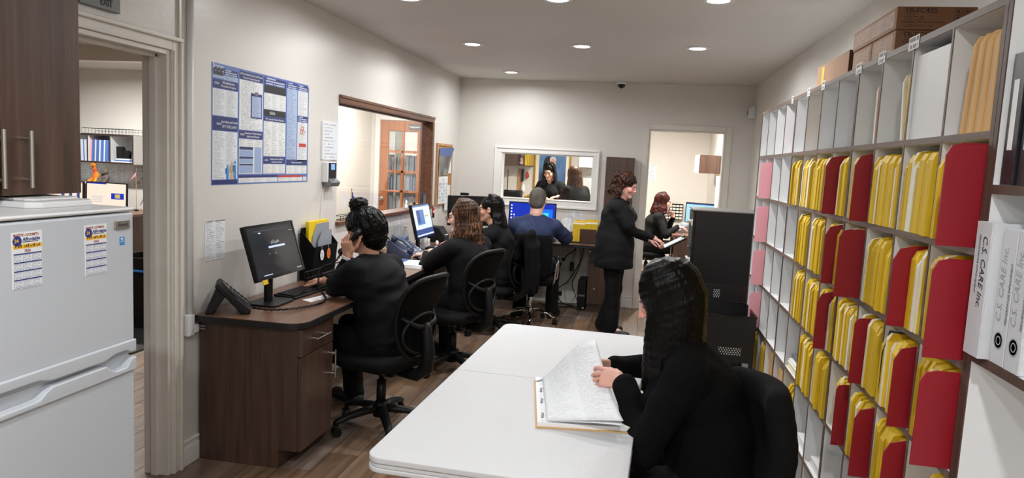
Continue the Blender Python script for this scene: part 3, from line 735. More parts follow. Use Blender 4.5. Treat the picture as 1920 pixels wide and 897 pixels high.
# ================================================================== SMOOTH BODIES (signed distance field -> surface nets)
def V3(*a): return np.array(a, float)
def nrm(v): v = np.asarray(v, float); return v/np.linalg.norm(v)
class Field:
    def __init__(s, lo, hi, h):
        s.lo = np.array(lo, float); s.h = h
        s.n = np.maximum(4, np.ceil((np.array(hi)-s.lo)/h).astype(int)+1)
        s.D = np.full(tuple(s.n), 0.2, np.float32)
    def _win(s, lo, hi):
        a = np.floor((np.array(lo)-s.lo)/s.h).astype(int); b = np.ceil((np.array(hi)-s.lo)/s.h).astype(int)+1
        a = np.clip(a, 0, s.n); b = np.clip(b, 0, s.n)
        if (b <= a).any(): return None
        ax = [(s.lo[i]+np.arange(a[i], b[i])*s.h).astype(np.float32) for i in range(3)]
        sl = tuple(slice(a[i], b[i]) for i in range(3))
        return sl, ax[0][:, None, None], ax[1][None, :, None], ax[2][None, None, :]
    def _put(s, sl, d, k, sub=False):
        A = s.D[sl]
        if sub:
            d = -d
            if k > 0:
                hh = np.clip(0.5-0.5*(A-d)/k, 0, 1); A[...] = A*(1-hh)+d*hh+k*hh*(1-hh)
            else: np.maximum(A, d, out=A)
        elif k > 0:
            hh = np.clip(0.5+0.5*(A-d)/k, 0, 1); A[...] = A*(1-hh)+d*hh-k*hh*(1-hh)
        else: np.minimum(A, d, out=A)
    def cap(s, a, b, ra, rb=None, k=0.015, grow=0.0, noise=None, sub=False):
        rb = ra if rb is None else rb; a = np.asarray(a, float); b = np.asarray(b, float); ra += grow; rb += grow
        m = max(ra, rb)+0.03+k
        w_ = s._win(np.minimum(a, b)-m, np.maximum(a, b)+m)
        if w_ is None: return s
        sl, X, Y, Z = w_; d = b-a; L2 = float(d@d)+1e-9
        t = np.clip(((X-a[0])*d[0]+(Y-a[1])*d[1]+(Z-a[2])*d[2])/L2, 0, 1)
        dist = np.sqrt((X-a[0]-t*d[0])**2+(Y-a[1]-t*d[1])**2+(Z-a[2]-t*d[2])**2)-(ra+(rb-ra)*t)
        if noise: dist = dist+noise(X, Y, Z)
        s._put(sl, dist.astype(np.float32), k, sub); return s
    def ecap(s, a, b, e, ra, rb, qa, qb=None, k=0.03, grow=0.0, noise=None):
        """elliptic tapered capsule: e lateral axis, r lateral radius, q depth/lateral ratio"""
        qb = qa if qb is None else qb; a = np.asarray(a, float); b = np.asarray(b, float); d = b-a; L = np.linalg.norm(d); u = d/L
        e = np.asarray(e, float); e = nrm(e-u*(e@u)); g = np.cross(u, e)
        m = max(ra, rb)+grow+0.03+k
        w_ = s._win(np.minimum(a, b)-m, np.maximum(a, b)+m)
        if w_ is None: return s
        sl, X, Y, Z = w_; x = X-a[0]; y = Y-a[1]; z = Z-a[2]
        al = x*u[0]+y*u[1]+z*u[2]; t = np.clip(al/L, 0, 1); ov = al-t*L
        la = x*e[0]+y*e[1]+z*e[2]; de = x*g[0]+y*g[1]+z*g[2]
        r = ra+(rb-ra)*t+grow; rd = (ra*qa+(rb*qb-ra*qa)*t)+grow
        om = np.minimum(r, rd)
        k0 = np.sqrt((la/r)**2+(de/rd)**2+(ov/om)**2); k1 = np.sqrt((la/r**2)**2+(de/rd**2)**2+(ov/om**2)**2)+1e-6
        dist = k0*(k0-1)/k1
        if noise: dist = dist+noise(X, Y, Z)
        s._put(sl, dist.astype(np.float32), k); return s
    def ell(s, c, r, R=None, k=0.015, grow=0.0, noise=None, sub=False):
        c = np.asarray(c, float); r = np.asarray(r, float)+grow; m = r.max()+0.03+k
        w_ = s._win(c-m, c+m)
        if w_ is None: return s
        sl, X, Y, Z = w_; x = X-c[0]; y = Y-c[1]; z = Z-c[2]
        if R is not None: x, y, z = (x*R[0, i]+y*R[1, i]+z*R[2, i] for i in range(3))
        k0 = np.sqrt((x/r[0])**2+(y/r[1])**2+(z/r[2])**2); k1 = np.sqrt((x/r[0]**2)**2+(y/r[1]**2)**2+(z/r[2]**2)**2)+1e-6
        dist = k0*(k0-1)/k1
        if noise: dist = dist+noise(X, Y, Z)
        s._put(sl, dist.astype(np.float32), k, sub); return s
    def cut(s, p, n):
        """keep the side where (x-p).n < 0"""
        n = nrm(n); ax = [(s.lo[i]+np.arange(s.n[i])*s.h).astype(np.float32) for i in range(3)]
        d = (ax[0][:, None, None]-p[0])*n[0]+(ax[1][None, :, None]-p[1])*n[1]+(ax[2][None, None, :]-p[2])*n[2]
        np.maximum(s.D, d.astype(np.float32), out=s.D); return s
    def net(s):
        D = s.D; D[0] = D[-1] = 0.2; D[:, 0] = D[:, -1] = 0.2; D[:, :, 0] = D[:, :, -1] = 0.2
        I = D < 0
        c = [I[i:i-1 or None, j:j-1 or None, k:k-1 or None] for i in (0, 1) for j in (0, 1) for k in (0, 1)]
        sm_ = sum(x.astype(np.int8) for x in c); act = (sm_ > 0) & (sm_ < 8)
        idx = np.argwhere(act)
        if len(idx) == 0: return np.zeros((0, 3)), np.zeros((0, 4), int)
        vid = np.full(act.shape, -1, np.int32); vid[act] = np.arange(len(idx))
        off = np.array([(i, j, k) for i in (0, 1) for j in (0, 1) for k in (0, 1)])
        val = np.stack([D[tuple((idx+o).T)] for o in off], 1)
        E_ = [(0, 1), (2, 3), (4, 5), (6, 7), (0, 2), (1, 3), (4, 6), (5, 7), (0, 4), (1, 5), (2, 6), (3, 7)]
        P = np.zeros((len(idx), 3)); C = np.zeros(len(idx))
        for a, b in E_:
            va, vb = val[:, a], val[:, b]; m = (va < 0) != (vb < 0)
            t = np.where(m, va/np.where(m, va-vb, 1), 0)
            P += np.where(m[:, None], off[a]+t[:, None]*(off[b]-off[a]), 0); C += m
        P = (idx+P/C[:, None])*s.h+s.lo
        F = []
        for ax in range(3):
            o = np.zeros(3, int); o[ax] = 1; b1, b2 = [(1, 2), (2, 0), (0, 1)][ax]
            A = I[tuple(slice(0, -1) if i == ax else slice(1, -1) for i in range(3))]; B = I[tuple(slice(1, None) if i == ax else slice(1, -1) for i in range(3))]
            q = np.argwhere(A != B)
            if not len(q): continue
            fl = A[tuple(q.T)]
            base = q.copy()
            for i in range(3):
                if i != ax: base[:, i] += 1
            e1 = np.zeros(3, int); e1[b1] = 1; e2 = np.zeros(3, int); e2[b2] = 1
            Q = np.stack([vid[tuple((base-e1-e2).T)], vid[tuple((base-e2).T)], vid[tuple(base.T)], vid[tuple((base-e1).T)]], 1)
            Q[~fl] = Q[~fl][:, ::-1]; F.append(Q)
        return P, np.concatenate(F)
def smooth_pts(P, F, it=1, lam=0.5):
    for _ in range(it):
        S = np.zeros_like(P); C = np.zeros(len(P))
        for a, b in ((0, 1), (1, 2), (2, 3), (3, 0)):
            np.add.at(S, F[:, a], P[F[:, b]]); np.add.at(C, F[:, a], 1)
            np.add.at(S, F[:, b], P[F[:, a]]); np.add.at(C, F[:, b], 1)
        P = P+(S/np.maximum(C, 1)[:, None]-P)*lam
    return P
def nets_obj(name, parts, m, parent, color=None, sm_it=0):
    Ps, Fs, n = [], [], 0
    for f in parts:
        P, F = f.net()
        if sm_it: P = smooth_pts(P, F, sm_it)
        Ps.append(P); Fs.append(F+n); n += len(P)
    P = np.concatenate(Ps); F = np.concatenate(Fs)
    me = bpy.data.meshes.new(name)
    me.vertices.add(len(P)); me.vertices.foreach_set('co', P.astype(np.float32).ravel())
    me.loops.add(len(F)*4); me.loops.foreach_set('vertex_index', F.astype(np.int32).ravel())
    me.polygons.add(len(F)); me.polygons.foreach_set('loop_start', np.arange(0, len(F)*4, 4, dtype=np.int32))
    me.polygons.foreach_set('use_smooth', np.ones(len(F), bool)); me.update(calc_edges=True); me.validate()
    if color is not None:
        ca = me.color_attributes.new('Col', 'FLOAT_COLOR', 'POINT'); col = color(P); ca.data.foreach_set('color', np.concatenate([col, np.ones((len(P), 1))], 1).astype(np.float32).ravel())
    me.materials.append(m)
    return from_mesh(name, me, parent)

def skin_material():
    m, nt, b = nmat('skin'); b.inputs['Roughness'].default_value = 0.5
    a = N(nt, 'ShaderNodeAttribute', attribute_name='Col'); no = N(nt, 'ShaderNodeTexNoise'); no.inputs['Scale'].default_value = 40
    hs = N(nt, 'ShaderNodeHueSaturation'); mr = N(nt, 'ShaderNodeMapRange'); mr.inputs[3].default_value = 0.92; mr.inputs[4].default_value = 1.06
    nt.links.new(no.outputs[0], mr.inputs[0]); nt.links.new(mr.outputs[0], hs.inputs['Value']); nt.links.new(a.outputs['Color'], hs.inputs['Color']); nt.links.new(hs.outputs[0], b.inputs['Base Color'])
    b.inputs['Subsurface Weight'].default_value = 0.08; b.inputs['Subsurface Radius'].default_value = (0.01, 0.004, 0.002)
    return m
M_skin = skin_material()
def hair_mat(name, c1, c2, rough=0.38):
    m, nt, b = nmat(name); b.inputs['Roughness'].default_value = rough; b.inputs['Specular IOR Level'].default_value = 0.14; L = nt.links.new
    tc = N(nt, 'ShaderNodeTexCoord'); mp = N(nt, 'ShaderNodeMapping'); mp.inputs['Scale'].default_value = (1, 1, 0.08); L(tc.outputs['Object'], mp.inputs[0])
    no = N(nt, 'ShaderNodeTexNoise'); no.inputs['Scale'].default_value = 130; no.inputs['Detail'].default_value = 4; L(mp.outputs[0], no.inputs[0])
    n2 = N(nt, 'ShaderNodeTexNoise'); n2.inputs['Scale'].default_value = 14; L(tc.outputs['Object'], n2.inputs[0])
    mx = N(nt, 'ShaderNodeMix', data_type='RGBA'); mx.inputs['A'].default_value = rgba(c1); mx.inputs['B'].default_value = rgba(c2)
    mr = N(nt, 'ShaderNodeMapRange'); mr.inputs[1].default_value = 0.42; mr.inputs[2].default_value = 0.68; L(no.outputs[0], mr.inputs[0])
    mu = N(nt, 'ShaderNodeMath', op='MULTIPLY'); m2 = N(nt, 'ShaderNodeMapRange'); m2.inputs[1].default_value = 0.35; m2.inputs[2].default_value = 0.65; L(n2.outputs[0], m2.inputs[0])
    L(mr.outputs[0], mu.inputs[0]); L(m2.outputs[0], mu.inputs[1]); L(mu.outputs[0], mx.inputs['Factor']); L(mx.outputs['Result'], b.inputs['Base Color'])
    bp = N(nt, 'ShaderNodeBump'); bp.inputs['Strength'].default_value = 0.6; bp.inputs['Distance'].default_value = 0.004; L(no.outputs[0], bp.inputs['Height']); L(bp.outputs[0], b.inputs['Normal'])
    return m
M_hblack = hair_mat('black_hair', (0.003, 0.0027, 0.0025), (0.008, 0.007, 0.0065), 0.33)
M_hauburn = hair_mat('auburn_highlighted_hair', srgb(38, 24, 18), srgb(150, 106, 74))
M_hbrown = hair_mat('brown_curly_hair', srgb(40, 24, 18), srgb(104, 68, 48))
M_hred = hair_mat('dark_red_hair', srgb(36, 14, 12), srgb(100, 34, 28))
M_hmid = hair_mat('straight_brown_hair', srgb(56, 34, 24), srgb(110, 72, 52))
M_hgrey = hair_mat('short_grey_hair', srgb(88, 82, 76), srgb(138, 132, 124), 0.7)
def scrub(name, c, rough=0.82): return mat(name, c, rough, var=0.25, scale=7, bump=0.25, bscale=25, spec=0.18)
M_scrub = scrub('black_scrub_cloth', (0.0060, 0.0060, 0.0066))
M_scrub2 = scrub('faded_black_scrub_cloth', (0.0085, 0.0085, 0.0095))
M_knit = mat('black_knit', (0.0036, 0.0036, 0.004), 0.95, bump=0.6, bscale=220, spec=0.12)
M_trous = scrub('black_trouser_cloth', (0.0045, 0.0045, 0.005))
M_blueT = scrub('navy_tshirt_cloth', srgb(52, 60, 90))
M_shoe = mat('black_shoe_leather', (0.008, 0.008, 0.008), 0.5)

def folds(seed, amp, freq=1.0):
    r = np.random.RandomState(seed); W = r.normal(0, 22*freq, (4, 3)); W[:, 2] *= 1.3; ph = r.rand(4)*6.28
    def f(X, Y, Z):
        a = 0
        for i in range(4): a = a+np.sin(X*W[i, 0]+Y*W[i, 1]+Z*W[i, 2]+ph[i]+1.5*np.sin(Z*17*freq+ph[i]*2))
        return (a*amp/2.5).astype(np.float32)
    return f
def rotm(yaw, pitch, roll=0):
    """head frame: yaw turns left(+), pitch bends down(+)"""
    cy, sy, cp, sp, cr, sr = math.cos(yaw), math.sin(yaw), math.cos(pitch), math.sin(pitch), math.cos(roll), math.sin(roll)
    Rz = np.array([[cy, -sy, 0], [sy, cy, 0], [0, 0, 1]]); Rx = np.array([[1, 0, 0], [0, cp, sp], [0, -sp, cp]]); Ry = np.array([[cr, 0, sr], [0, 1, 0], [-sr, 0, cr]])
    return Rz @ Rx @ Ry
def ik(s, t, l1, l2, pole):
    s = np.asarray(s, float); t = np.asarray(t, float); d = t-s; L = np.linalg.norm(d)
    if L > (l1+l2)*0.995: t = s+d/L*(l1+l2)*0.995; d = t-s; L = np.linalg.norm(d)
    a = (l1*l1-l2*l2+L*L)/(2*L); hgt = math.sqrt(max(0, l1*l1-a*a)); u = d/L
    p = np.asarray(pole, float); p = p-u*(p@u); p = nrm(p)
    return s+u*a+p*hgt, t
def add_hand(f, wrist, d, n, side, curl=(0.5, 0.6, 0.7, 0.8), spread=0.0, thumb=0.4, s=1.0, thumb_in=0.3, fore=None):
    """d: wrist to knuckles, n: palm normal (fingers curl towards it), side: towards the thumb"""
    d = nrm(d); n = nrm(n-d*(np.asarray(n)@d)); sd = nrm(np.cross(d, n)); sd = sd if sd@np.asarray(side) > 0 else -sd
    wrist = np.asarray(wrist, float)
    fo = d if fore is None else nrm(fore)
    f.cap(wrist-fo*0.06*s, wrist, 0.026*s, 0.0245*s, k=0.01); f.cap(wrist, wrist+d*0.012*s, 0.0245*s, 0.024*s, k=0.01)
    f.ecap(wrist+d*0.012*s, wrist+d*0.075*s, sd, 0.028*s, 0.037*s, 0.5, 0.38, k=0.012)
    f.cap(wrist+d*0.02*s+sd*0.012*s+n*0.006*s, wrist+d*0.05*s+sd*0.024*s+n*0.006*s, 0.013*s, k=0.012)
    Ls = (0.072, 0.08, 0.075, 0.058)
    for i in range(4):
        off = 0.027-0.018*i
        p = wrist+d*(0.084-0.004*abs(i-1.2))*s+sd*off*s; dd = nrm(d+sd*spread*(1.3-i)); c = curl[i] if hasattr(curl, '__len__') else curl
        rr = 0.0085*s if i < 3 else 0.0074*s; nn = n
        for j, fr in enumerate((0.45, 0.31, 0.24)):
            ca, sa = math.cos(c*(0.9 if j else 0.75)), math.sin(c*(0.9 if j else 0.75)); dn = nrm(dd*ca+nn*sa); nn = nrm(nn*ca-dd*sa); dd = dn
            q = p+dd*Ls[i]*fr*s; f.cap(p, q, rr, rr*0.92, k=0.004); p = q; rr *= 0.92
    p = wrist+d*0.028*s+sd*0.028*s; dd = nrm(d*0.62+sd*(0.75*thumb+0.2)+n*thumb_in); rr = 0.0108*s
    for j, L in enumerate((0.042, 0.034, 0.027)):
        q = p+dd*L*s; f.cap(p, q, rr, rr*0.9, k=0.006); p = q; rr *= 0.9; dd = nrm(dd+d*0.35-sd*0.12)
    return f

def add_head(f, H, R, neck, s=1.0, plump=0.0, male=False):
    T = lambda *p: H+R @ (np.array(p)*s)
    g = plump
    f.ell(T(0, -0.016, 0.03), np.array([0.075, 0.097, 0.087])*s, R, 0.0)
    f.ell(T(0, 0.02, -0.035), np.array([0.058+g, 0.072, 0.082])*s, R, 0.03)
    for x in (-1, 1):
        f.cap(T(x*(0.047+g), -0.005, -0.055), T(x*0.012, 0.066, -0.102), 0.021*s, 0.017*s, k=0.02)
        f.ell(T(x*(0.036+g*0.7), 0.058, -0.03), np.array([0.026, 0.026, 0.026])*s, R, 0.015)
    f.ell(T(0, 0.076, -0.098), np.array([0.02, 0.018, 0.017])*s, R, 0.015)
    f.cap(T(-0.034, 0.08, 0.022), T(0.034, 0.08, 0.022), 0.013*s, k=0.015)
    for x in (-1, 1): f.ell(T(x*0.031, 0.103, 0.004), np.array([0.016, 0.014, 0.011])*s, R, 0.01, sub=True)
    for x in (-1, 1): f.ell(T(x*0.031, 0.079, 0.003), np.array([0.013, 0.0125, 0.0105])*s, R, 0.003)
    f.cap(T(0, 0.088, 0.01), T(0, 0.112, -0.031), 0.0075*s, 0.0115*s, k=0.008)
    for x in (-1, 1): f.ell(T(x*0.012, 0.1, -0.035), np.array([0.009, 0.011, 0.008])*s, R, 0.006)
    f.cap(T(-0.015, 0.0865, -0.058), T(0.015, 0.0865, -0.058), 0.006*s, k=0.008); f.cap(T(-0.012, 0.086, -0.067), T(0.012, 0.086, -0.067), 0.007*s, k=0.008)
    for x in (-1, 1):
        f.ell(T(x*0.077, -0.008, -0.005), np.array([0.011, 0.021, 0.031])*s, R, 0.006); f.ell(T(x*0.088, 0.002, -0.003), np.array([0.006, 0.011, 0.017])*s, R, 0.004, sub=True)
    nr = (0.056 if male else 0.05)*s
    f.cap(T(0, -0.022, -0.055), neck, nr, nr*1.12, k=0.025)
    f.cap(T(0, 0.01, -0.085), neck+R @ V3(0, 0.02, 0), nr*0.75, nr*0.8, k=0.025)

def head_color(H, R, skin, lip, s=1.0, brow=(0.03, 0.02, 0.015)):
    skin = np.array(skin); lip = np.array(lip)
    def f(P):
        q = ((P-H) @ R)/s
        C = np.tile(skin, (len(P), 1))
        def blend(mask, c, a=1.0):
            mk = np.clip(mask, 0, 1)[:, None]*a; C[:] = C*(1-mk)+np.array(c)*mk
        fr = (q[:, 1] > 0.05)
        chk = np.exp(-(((np.abs(q[:, 0])-0.04)/0.02)**2+((q[:, 2]+0.03)/0.022)**2))*fr; blend(chk, skin*np.array([1.05, 0.72, 0.68]), 0.5)
        nose = np.exp(-((q[:, 0]/0.014)**2+((q[:, 2]+0.03)/0.014)**2))*(q[:, 1] > 0.09); blend(nose, skin*np.array([1.05, 0.75, 0.7]), 0.4)
        l = ((np.abs(q[:, 0]) < 0.020) & (np.abs(q[:, 2]+0.063) < 0.0085) & (q[:, 1] > 0.078)).astype(float); blend(l, lip, 0.6)
        b = ((np.abs(np.abs(q[:, 0])-0.031) < 0.019) & (np.abs(q[:, 2]-0.0235) < 0.0045) & (q[:, 1] > 0.06)).astype(float); blend(b, brow, 0.85)
        e = ((np.abs(np.abs(q[:, 0])-0.031) < 0.0135) & (np.abs(q[:, 2]-0.001) < 0.003) & (q[:, 1] > 0.07)).astype(float); blend(e, brow, 0.9)
        return C
    return f

def hair_locks(f, H, R, s, n, length, rng, r0=0.011, wave=0.0, wfreq=18.0, front=55, back_bias=0.0, spread=1.0, top=(0, 0.02, 0.122), taper=0.45, k=0.006, part=0.0, tuck=None, gravity=V3(0, 0, -1), nseg=9, az=None, lift=0.0, flip=0.0):
    """locks run from the parting over the skull and hang down"""
    for i in range(n):
        u = (i+rng.random()*0.8)/n
        if az: a = math.radians(az[0]+(az[1]-az[0])*u)
        else: a = math.radians(front+(360-2*front)*u)           # 0 = face, clockwise
        sx, cy = math.sin(a), math.cos(a)
        px = part+(0.012 if sx > 0 else -0.012)
        rx, ry, rzz = 0.0845+0.006*rng.random(), 0.106+0.006*rng.random(), 0.097+0.004*rng.random()+lift
        pts = []
        for th in (4, 22, 40, 58, 75, 90):
            q = math.radians(th); pts.append(H+R @ (np.array([px*(1-th/90)+sx*rx*math.sin(q), -0.022+(top[1]+0.022)*max(0, 1-th/45)*0.4+cy*ry*math.sin(q), 0.032+rzz*math.cos(q)])*s))
        pts.append(H+R @ (np.array([sx*rx*1.03, -0.022+cy*ry*1.0, -0.03])*s))
        L = length*(0.86+0.28*rng.random()); base = pts[-1]; outw = R @ np.array([sx, cy*0.9, 0]); outw[2] = 0; ph = rng.random()*6.28
        m = nseg
        for j in range(1, m+1):
            t = j/m; w_ = wave*math.sin(wfreq*t+ph)*(0.3+0.7*t)
            q = base+gravity*(L*t)+outw*(0.02*spread*math.sin(min(1, t*1.6)*1.57)+w_+flip*t*t)+np.array([math.cos(ph), math.sin(ph), 0])*wave*0.6*math.cos(wfreq*0.8*t+ph)
            if tuck is not None: q = tuck(q, t)
            pts.append(q)
        tot = len(pts)-1
        for j in range(tot):
            ra = r0*s*(1-(1-taper)*max(0, (j-6)/(tot-6))); rb = r0*s*(1-(1-taper)*max(0, (j-5)/(tot-6)))
            f.cap(pts[j], pts[j+1], ra, rb, k=k)
def hair_cap(f, H, R, s, grow=0.0, noise=None, hairline=0.0):
    f.ell(H+R @ (V3(0, -0.022, 0.032)*s), np.array([0.0835, 0.103, 0.094])*s+grow, R, 0.0, noise=noise)
    f.ell(H+R @ (V3(0, -0.05, -0.03)*s), np.array([0.076, 0.076, 0.085])*s+grow, R, 0.02, noise=noise)
    f.ell(H+R @ (V3(0, 0.105+hairline, -0.02)*s), np.array([0.068, 0.075, 0.083])*s, R, 0.012, sub=True)
    for x in (-1, 1): f.ell(H+R @ (V3(x*0.07, 0.05, -0.05)*s), np.array([0.03, 0.045, 0.06])*s, R, 0.01, sub=True)

SKINS = {'fair': srgb(222, 176, 156), 'tan': srgb(204, 152, 126), 'light': srgb(226, 182, 162), 'rosy': srgb(224, 168, 152)}
def person(label, loc, face, pelvis_z, lean=(0.15, 0.25), head=(0, 0.1, 0), hands=None, legs='sit', s=1.0, h=(0.011, 0.0075, 0.005), skin='fair', top=M_scrub, trousers=M_trous, male=False, hair=None, bulk=0.0, bust=0.02, sleeve='long', short_over=False, tunic=0.0, seed=1, group='office staff', knees=None, plump=0.0, headfwd=0.02, foldamp=0.004, name='person', headscale=1.0):
    fx, fy = nrm(face); rz = math.atan2(-fx, fy)
    t = thing(name, label, 'person', (loc[0], loc[1], 0), rz, group)
    c, s_ = math.cos(rz), math.sin(rz)
    def toL(p): x, y = p[0]-loc[0], p[1]-loc[1]; return V3(c*x+s_*y, -s_*x+c*y, p[2])
    def dirL(v): return V3(c*v[0]+s_*v[1], -s_*v[0]+c*v[1], v[2])
    X = V3(1, 0, 0); P = V3(0, 0, pelvis_z)
    d1 = V3(0, math.sin(lean[0]), math.cos(lean[0])); d2 = V3(0, math.sin(lean[1]), math.cos(lean[1]))
    waist = P+d1*0.17*s; chest = waist+d2*0.17*s; neck = chest+d2*0.165*s
    sw = (0.178 if male else 0.158)*s+bulk*0.3
    g1 = np.cross(X, d1)
    sh = {k: chest+d2*(0.06 if male else 0.078)*s+X*(sw*k) for k in (-1, 1)}
    R = rotm(*head); Hn = nrm(d2*0.6+V3(0, 0.25+headfwd*4, 0.9)); H = neck+Hn*0.135*s+V3(0, headfwd, 0)
    hs = s*(1.02 if male else 0.98)*headscale
    # arms: hands = {-1: dict(w=wrist world, d=hand dir world, n=palm normal world, th=thumb side world, pole=..., curl=...)}
    hands = hands or {}
    arm = {}
    for k in (-1, 1):
        hd = hands.get(k)
        if hd is None: hd = dict(w=None)
        w_ = toL(hd['w']) if hd.get('w') is not None else V3(k*0.2*s, 0.28*s, pelvis_z+0.12*s)
        pole = dirL(hd['pole']) if 'pole' in hd else V3(k*0.6, -0.4, -0.8)
        el, w_ = ik(sh[k], w_, 0.275*s, 0.245*s, pole)
        if 'e' in hd: el = toL(hd['e'])
        dd = dirL(hd['d']) if 'd' in hd else nrm(w_-el); nn = dirL(hd['n']) if 'n' in hd else V3(0, 0, -1); th = dirL(hd['th']) if 'th' in hd else V3(-k, 0, 0)
        arm[k] = (el, w_, dd, nn, th, hd.get('curl', (0.35, 0.4, 0.45, 0.5)), hd.get('spread', 0.05), hd.get('thumb', 0.5), hd.get('tin', 0.3))
    # legs
    leg = {}
    for k in (-1, 1):
        hip = P+X*(0.088*s*k)-V3(0, 0, 0.02)
        if legs == 'sit':
            kn = hip+V3(k*0.06, 0.40*s, 0.02); an = kn+V3(k*0.02, -0.03, -(kn[2]-0.085)); toe = an+V3(k*0.03, 0.15*s, -0.045)
            if knees: kn = kn+V3(*knees.get('k', (0, 0, 0))); an = an+V3(*knees.get('a', (0, 0, 0))); toe = an+V3(k*0.03, 0.15*s, -0.045)
        else:
            kn = hip+V3(k*0.012, 0.02, -(hip[2]-0.47*s)); an = V3(hip[0]*1.05, hip[1]-0.03+0.05*k*(1 if legs == 'stand' else 1), 0.085); toe = an+V3(k*0.03, 0.15*s, -0.045)
        leg[k] = (hip, kn, an, toe)
    allp = [P, neck, H] + [q for k in (-1, 1) for q in (sh[k], arm[k][0], arm[k][1], leg[k][0], leg[k][1], leg[k][2], leg[k][3])]
    lo = np.min(allp, 0)-0.24; hi = np.max(allp, 0)+0.24; lo[2] = max(lo[2], -0.02)
    # ---- skin: one body mesh (coarse under the clothes, finer head and hands)
    f = Field(lo, hi, h[0])
    br = 0.0
    f.ecap(P, waist, X, 0.145*s, 0.115*s, 0.72, 0.7, k=0.03); f.ecap(waist, chest, X, 0.115*s, 0.135*s, 0.7, 0.68, k=0.03); f.ecap(chest, chest+d2*0.1*s, X, 0.135*s, 0.09*s, 0.68, 0.6, k=0.03)
    f.cap(sh[-1], sh[1], 0.045*s, k=0.03); f.cap(neck-d2*0.03, neck+d2*0.02, 0.052*s, k=0.03)
    for k in (-1, 1):
        el, w_ = arm[k][:2]; f.cap(sh[k], el, 0.044*s, 0.036*s, k=0.02); f.cap(el, w_, 0.036*s, 0.024*s, k=0.02)
        hip, kn, an, toe = leg[k]; f.cap(hip, kn, 0.075*s, 0.05*s, k=0.03); f.cap(kn, an, 0.05*s, 0.034*s, k=0.02); f.cap(an, toe, 0.03*s, 0.024*s, k=0.02)
    fh = Field(np.minimum(H, neck)-0.16, np.maximum(H, neck)+0.17, h[2]); add_head(fh, H, R, neck, hs, plump, male)
    parts = [f, fh]
    for k in (-1, 1):
        el, w_, dd, nn, th, curl, spr, tb, tin = arm[k]
        q = Field(w_-0.23, w_+0.23, h[2]*(0.6 if h[2] > 0.0035 else 1)); add_hand(q, w_, dd, nn, th, curl, spr, tb, s*0.98, tin, w_-el); parts.append(q)
    sc = SKINS[skin]
    nets_obj('body', parts, M_skin, t, head_color(H, R, sc, tuple(np.array(sc)*np.array([0.85, 0.42, 0.42])), hs))
    # ---- top
    nz = folds(seed, foldamp)
    f = Field(lo, hi, h[1]); G = 0.016
    f.ecap(P+d1*0.02, waist, X, 0.158*s+bulk, 0.135*s+bulk, 0.78, 0.8, k=0.04, grow=G, noise=nz); f.ecap(waist, chest, X, 0.135*s+bulk, 0.15*s+bulk*0.8, 0.8, 0.74, k=0.04, grow=G, noise=nz)
    f.ecap(chest, chest+d2*0.10*s, X, 0.15*s+bulk*0.8, 0.10*s, 0.74, 0.62, k=0.04, grow=G, noise=nz)
    if bust > 0:
        for k in (-1, 1): f.ell(chest+X*(0.07*s*k)-d2*0.015+np.cross(X, d2)*(-(0.075*s+bulk*0.6)), np.array([0.068, 0.06, 0.068])*s+bust*0.5, None, 0.04, noise=nz)
    f.cap(sh[-1], sh[1], 0.046*s, k=0.05, grow=G*0.7)
    for k in (-1, 1): f.cap(sh[k]*0.4+neck*0.6-d2*0.012, sh[k], 0.036*s, 0.046*s, k=0.04, grow=G*0.5)
    if tunic:
        f.ecap(P+d1*0.05, P-V3(0, 0, tunic-0.05), X, 0.165*s+bulk, 0.172*s+bulk, 0.82, 0.84, k=0.05, grow=G, noise=nz); f.cut(P-V3(0, 0, tunic), (0, 0, -1))
    for k in (-1, 1):
        el, w_ = arm[k][:2]
        if sleeve == 'long':
            ex = 0.0 if not short_over else -0.007
            f.cap(sh[k], el, 0.050*s, 0.043*s, k=0.03, grow=G*0.7+ex*0, noise=nz); wd = nrm(w_-el); f.cap(el, w_-wd*0.012, 0.045*s, 0.031*s, k=0.02, grow=G*0.5+ex, noise=nz)
            if short_over: f.cap(sh[k], sh[k]+(el-sh[k])*0.78, 0.062*s, 0.066*s, k=0.012, grow=G*0.6, noise=nz)
        else:
            f.cap(sh[k], sh[k]+(el-sh[k])*0.8, 0.058*s, 0.062*s, k=0.03, grow=G*0.7, noise=nz)
    # neck opening
    f.cap(neck-d2*0.005, neck+Hn*0.2, 0.062*s, 0.07*s, k=0.006, sub=True); fwd = -np.cross(X, d2)*-1
    f.ell(neck+V3(0, 0.075, -0.02)*s, np.array([0.045, 0.05, 0.05])*s, None, 0.01, sub=True)
    if sleeve == 'long':
        pass
    nets_obj('top', [f], top, t)
    # ---- trousers
    f = Field(lo, hi, h[1]*1.15); nz2 = folds(seed+50, foldamp)
    f.ecap(P-d1*0.03, P+d1*0.09, X, 0.165*s+bulk, 0.15*s+bulk, 0.8, 0.78, k=0.03, noise=nz2)
    for k in (-1, 1):
        hip, kn, an, toe = leg[k]
        f.cap(hip, kn, 0.092*s+bulk*0.4, 0.068*s, k=0.03, noise=nz2)
        if legs == 'sit': f.cap(kn, an, 0.066*s, 0.062*s, k=0.03, noise=nz2)
        else: f.cap(kn, an-V3(0, 0, 0.02), 0.072*s, 0.082*s, k=0.02, noise=nz2)
    f.cut(V3(0, 0, 0.05), (0, 0, -1))
    nets_obj('trousers', [f], trousers, t)
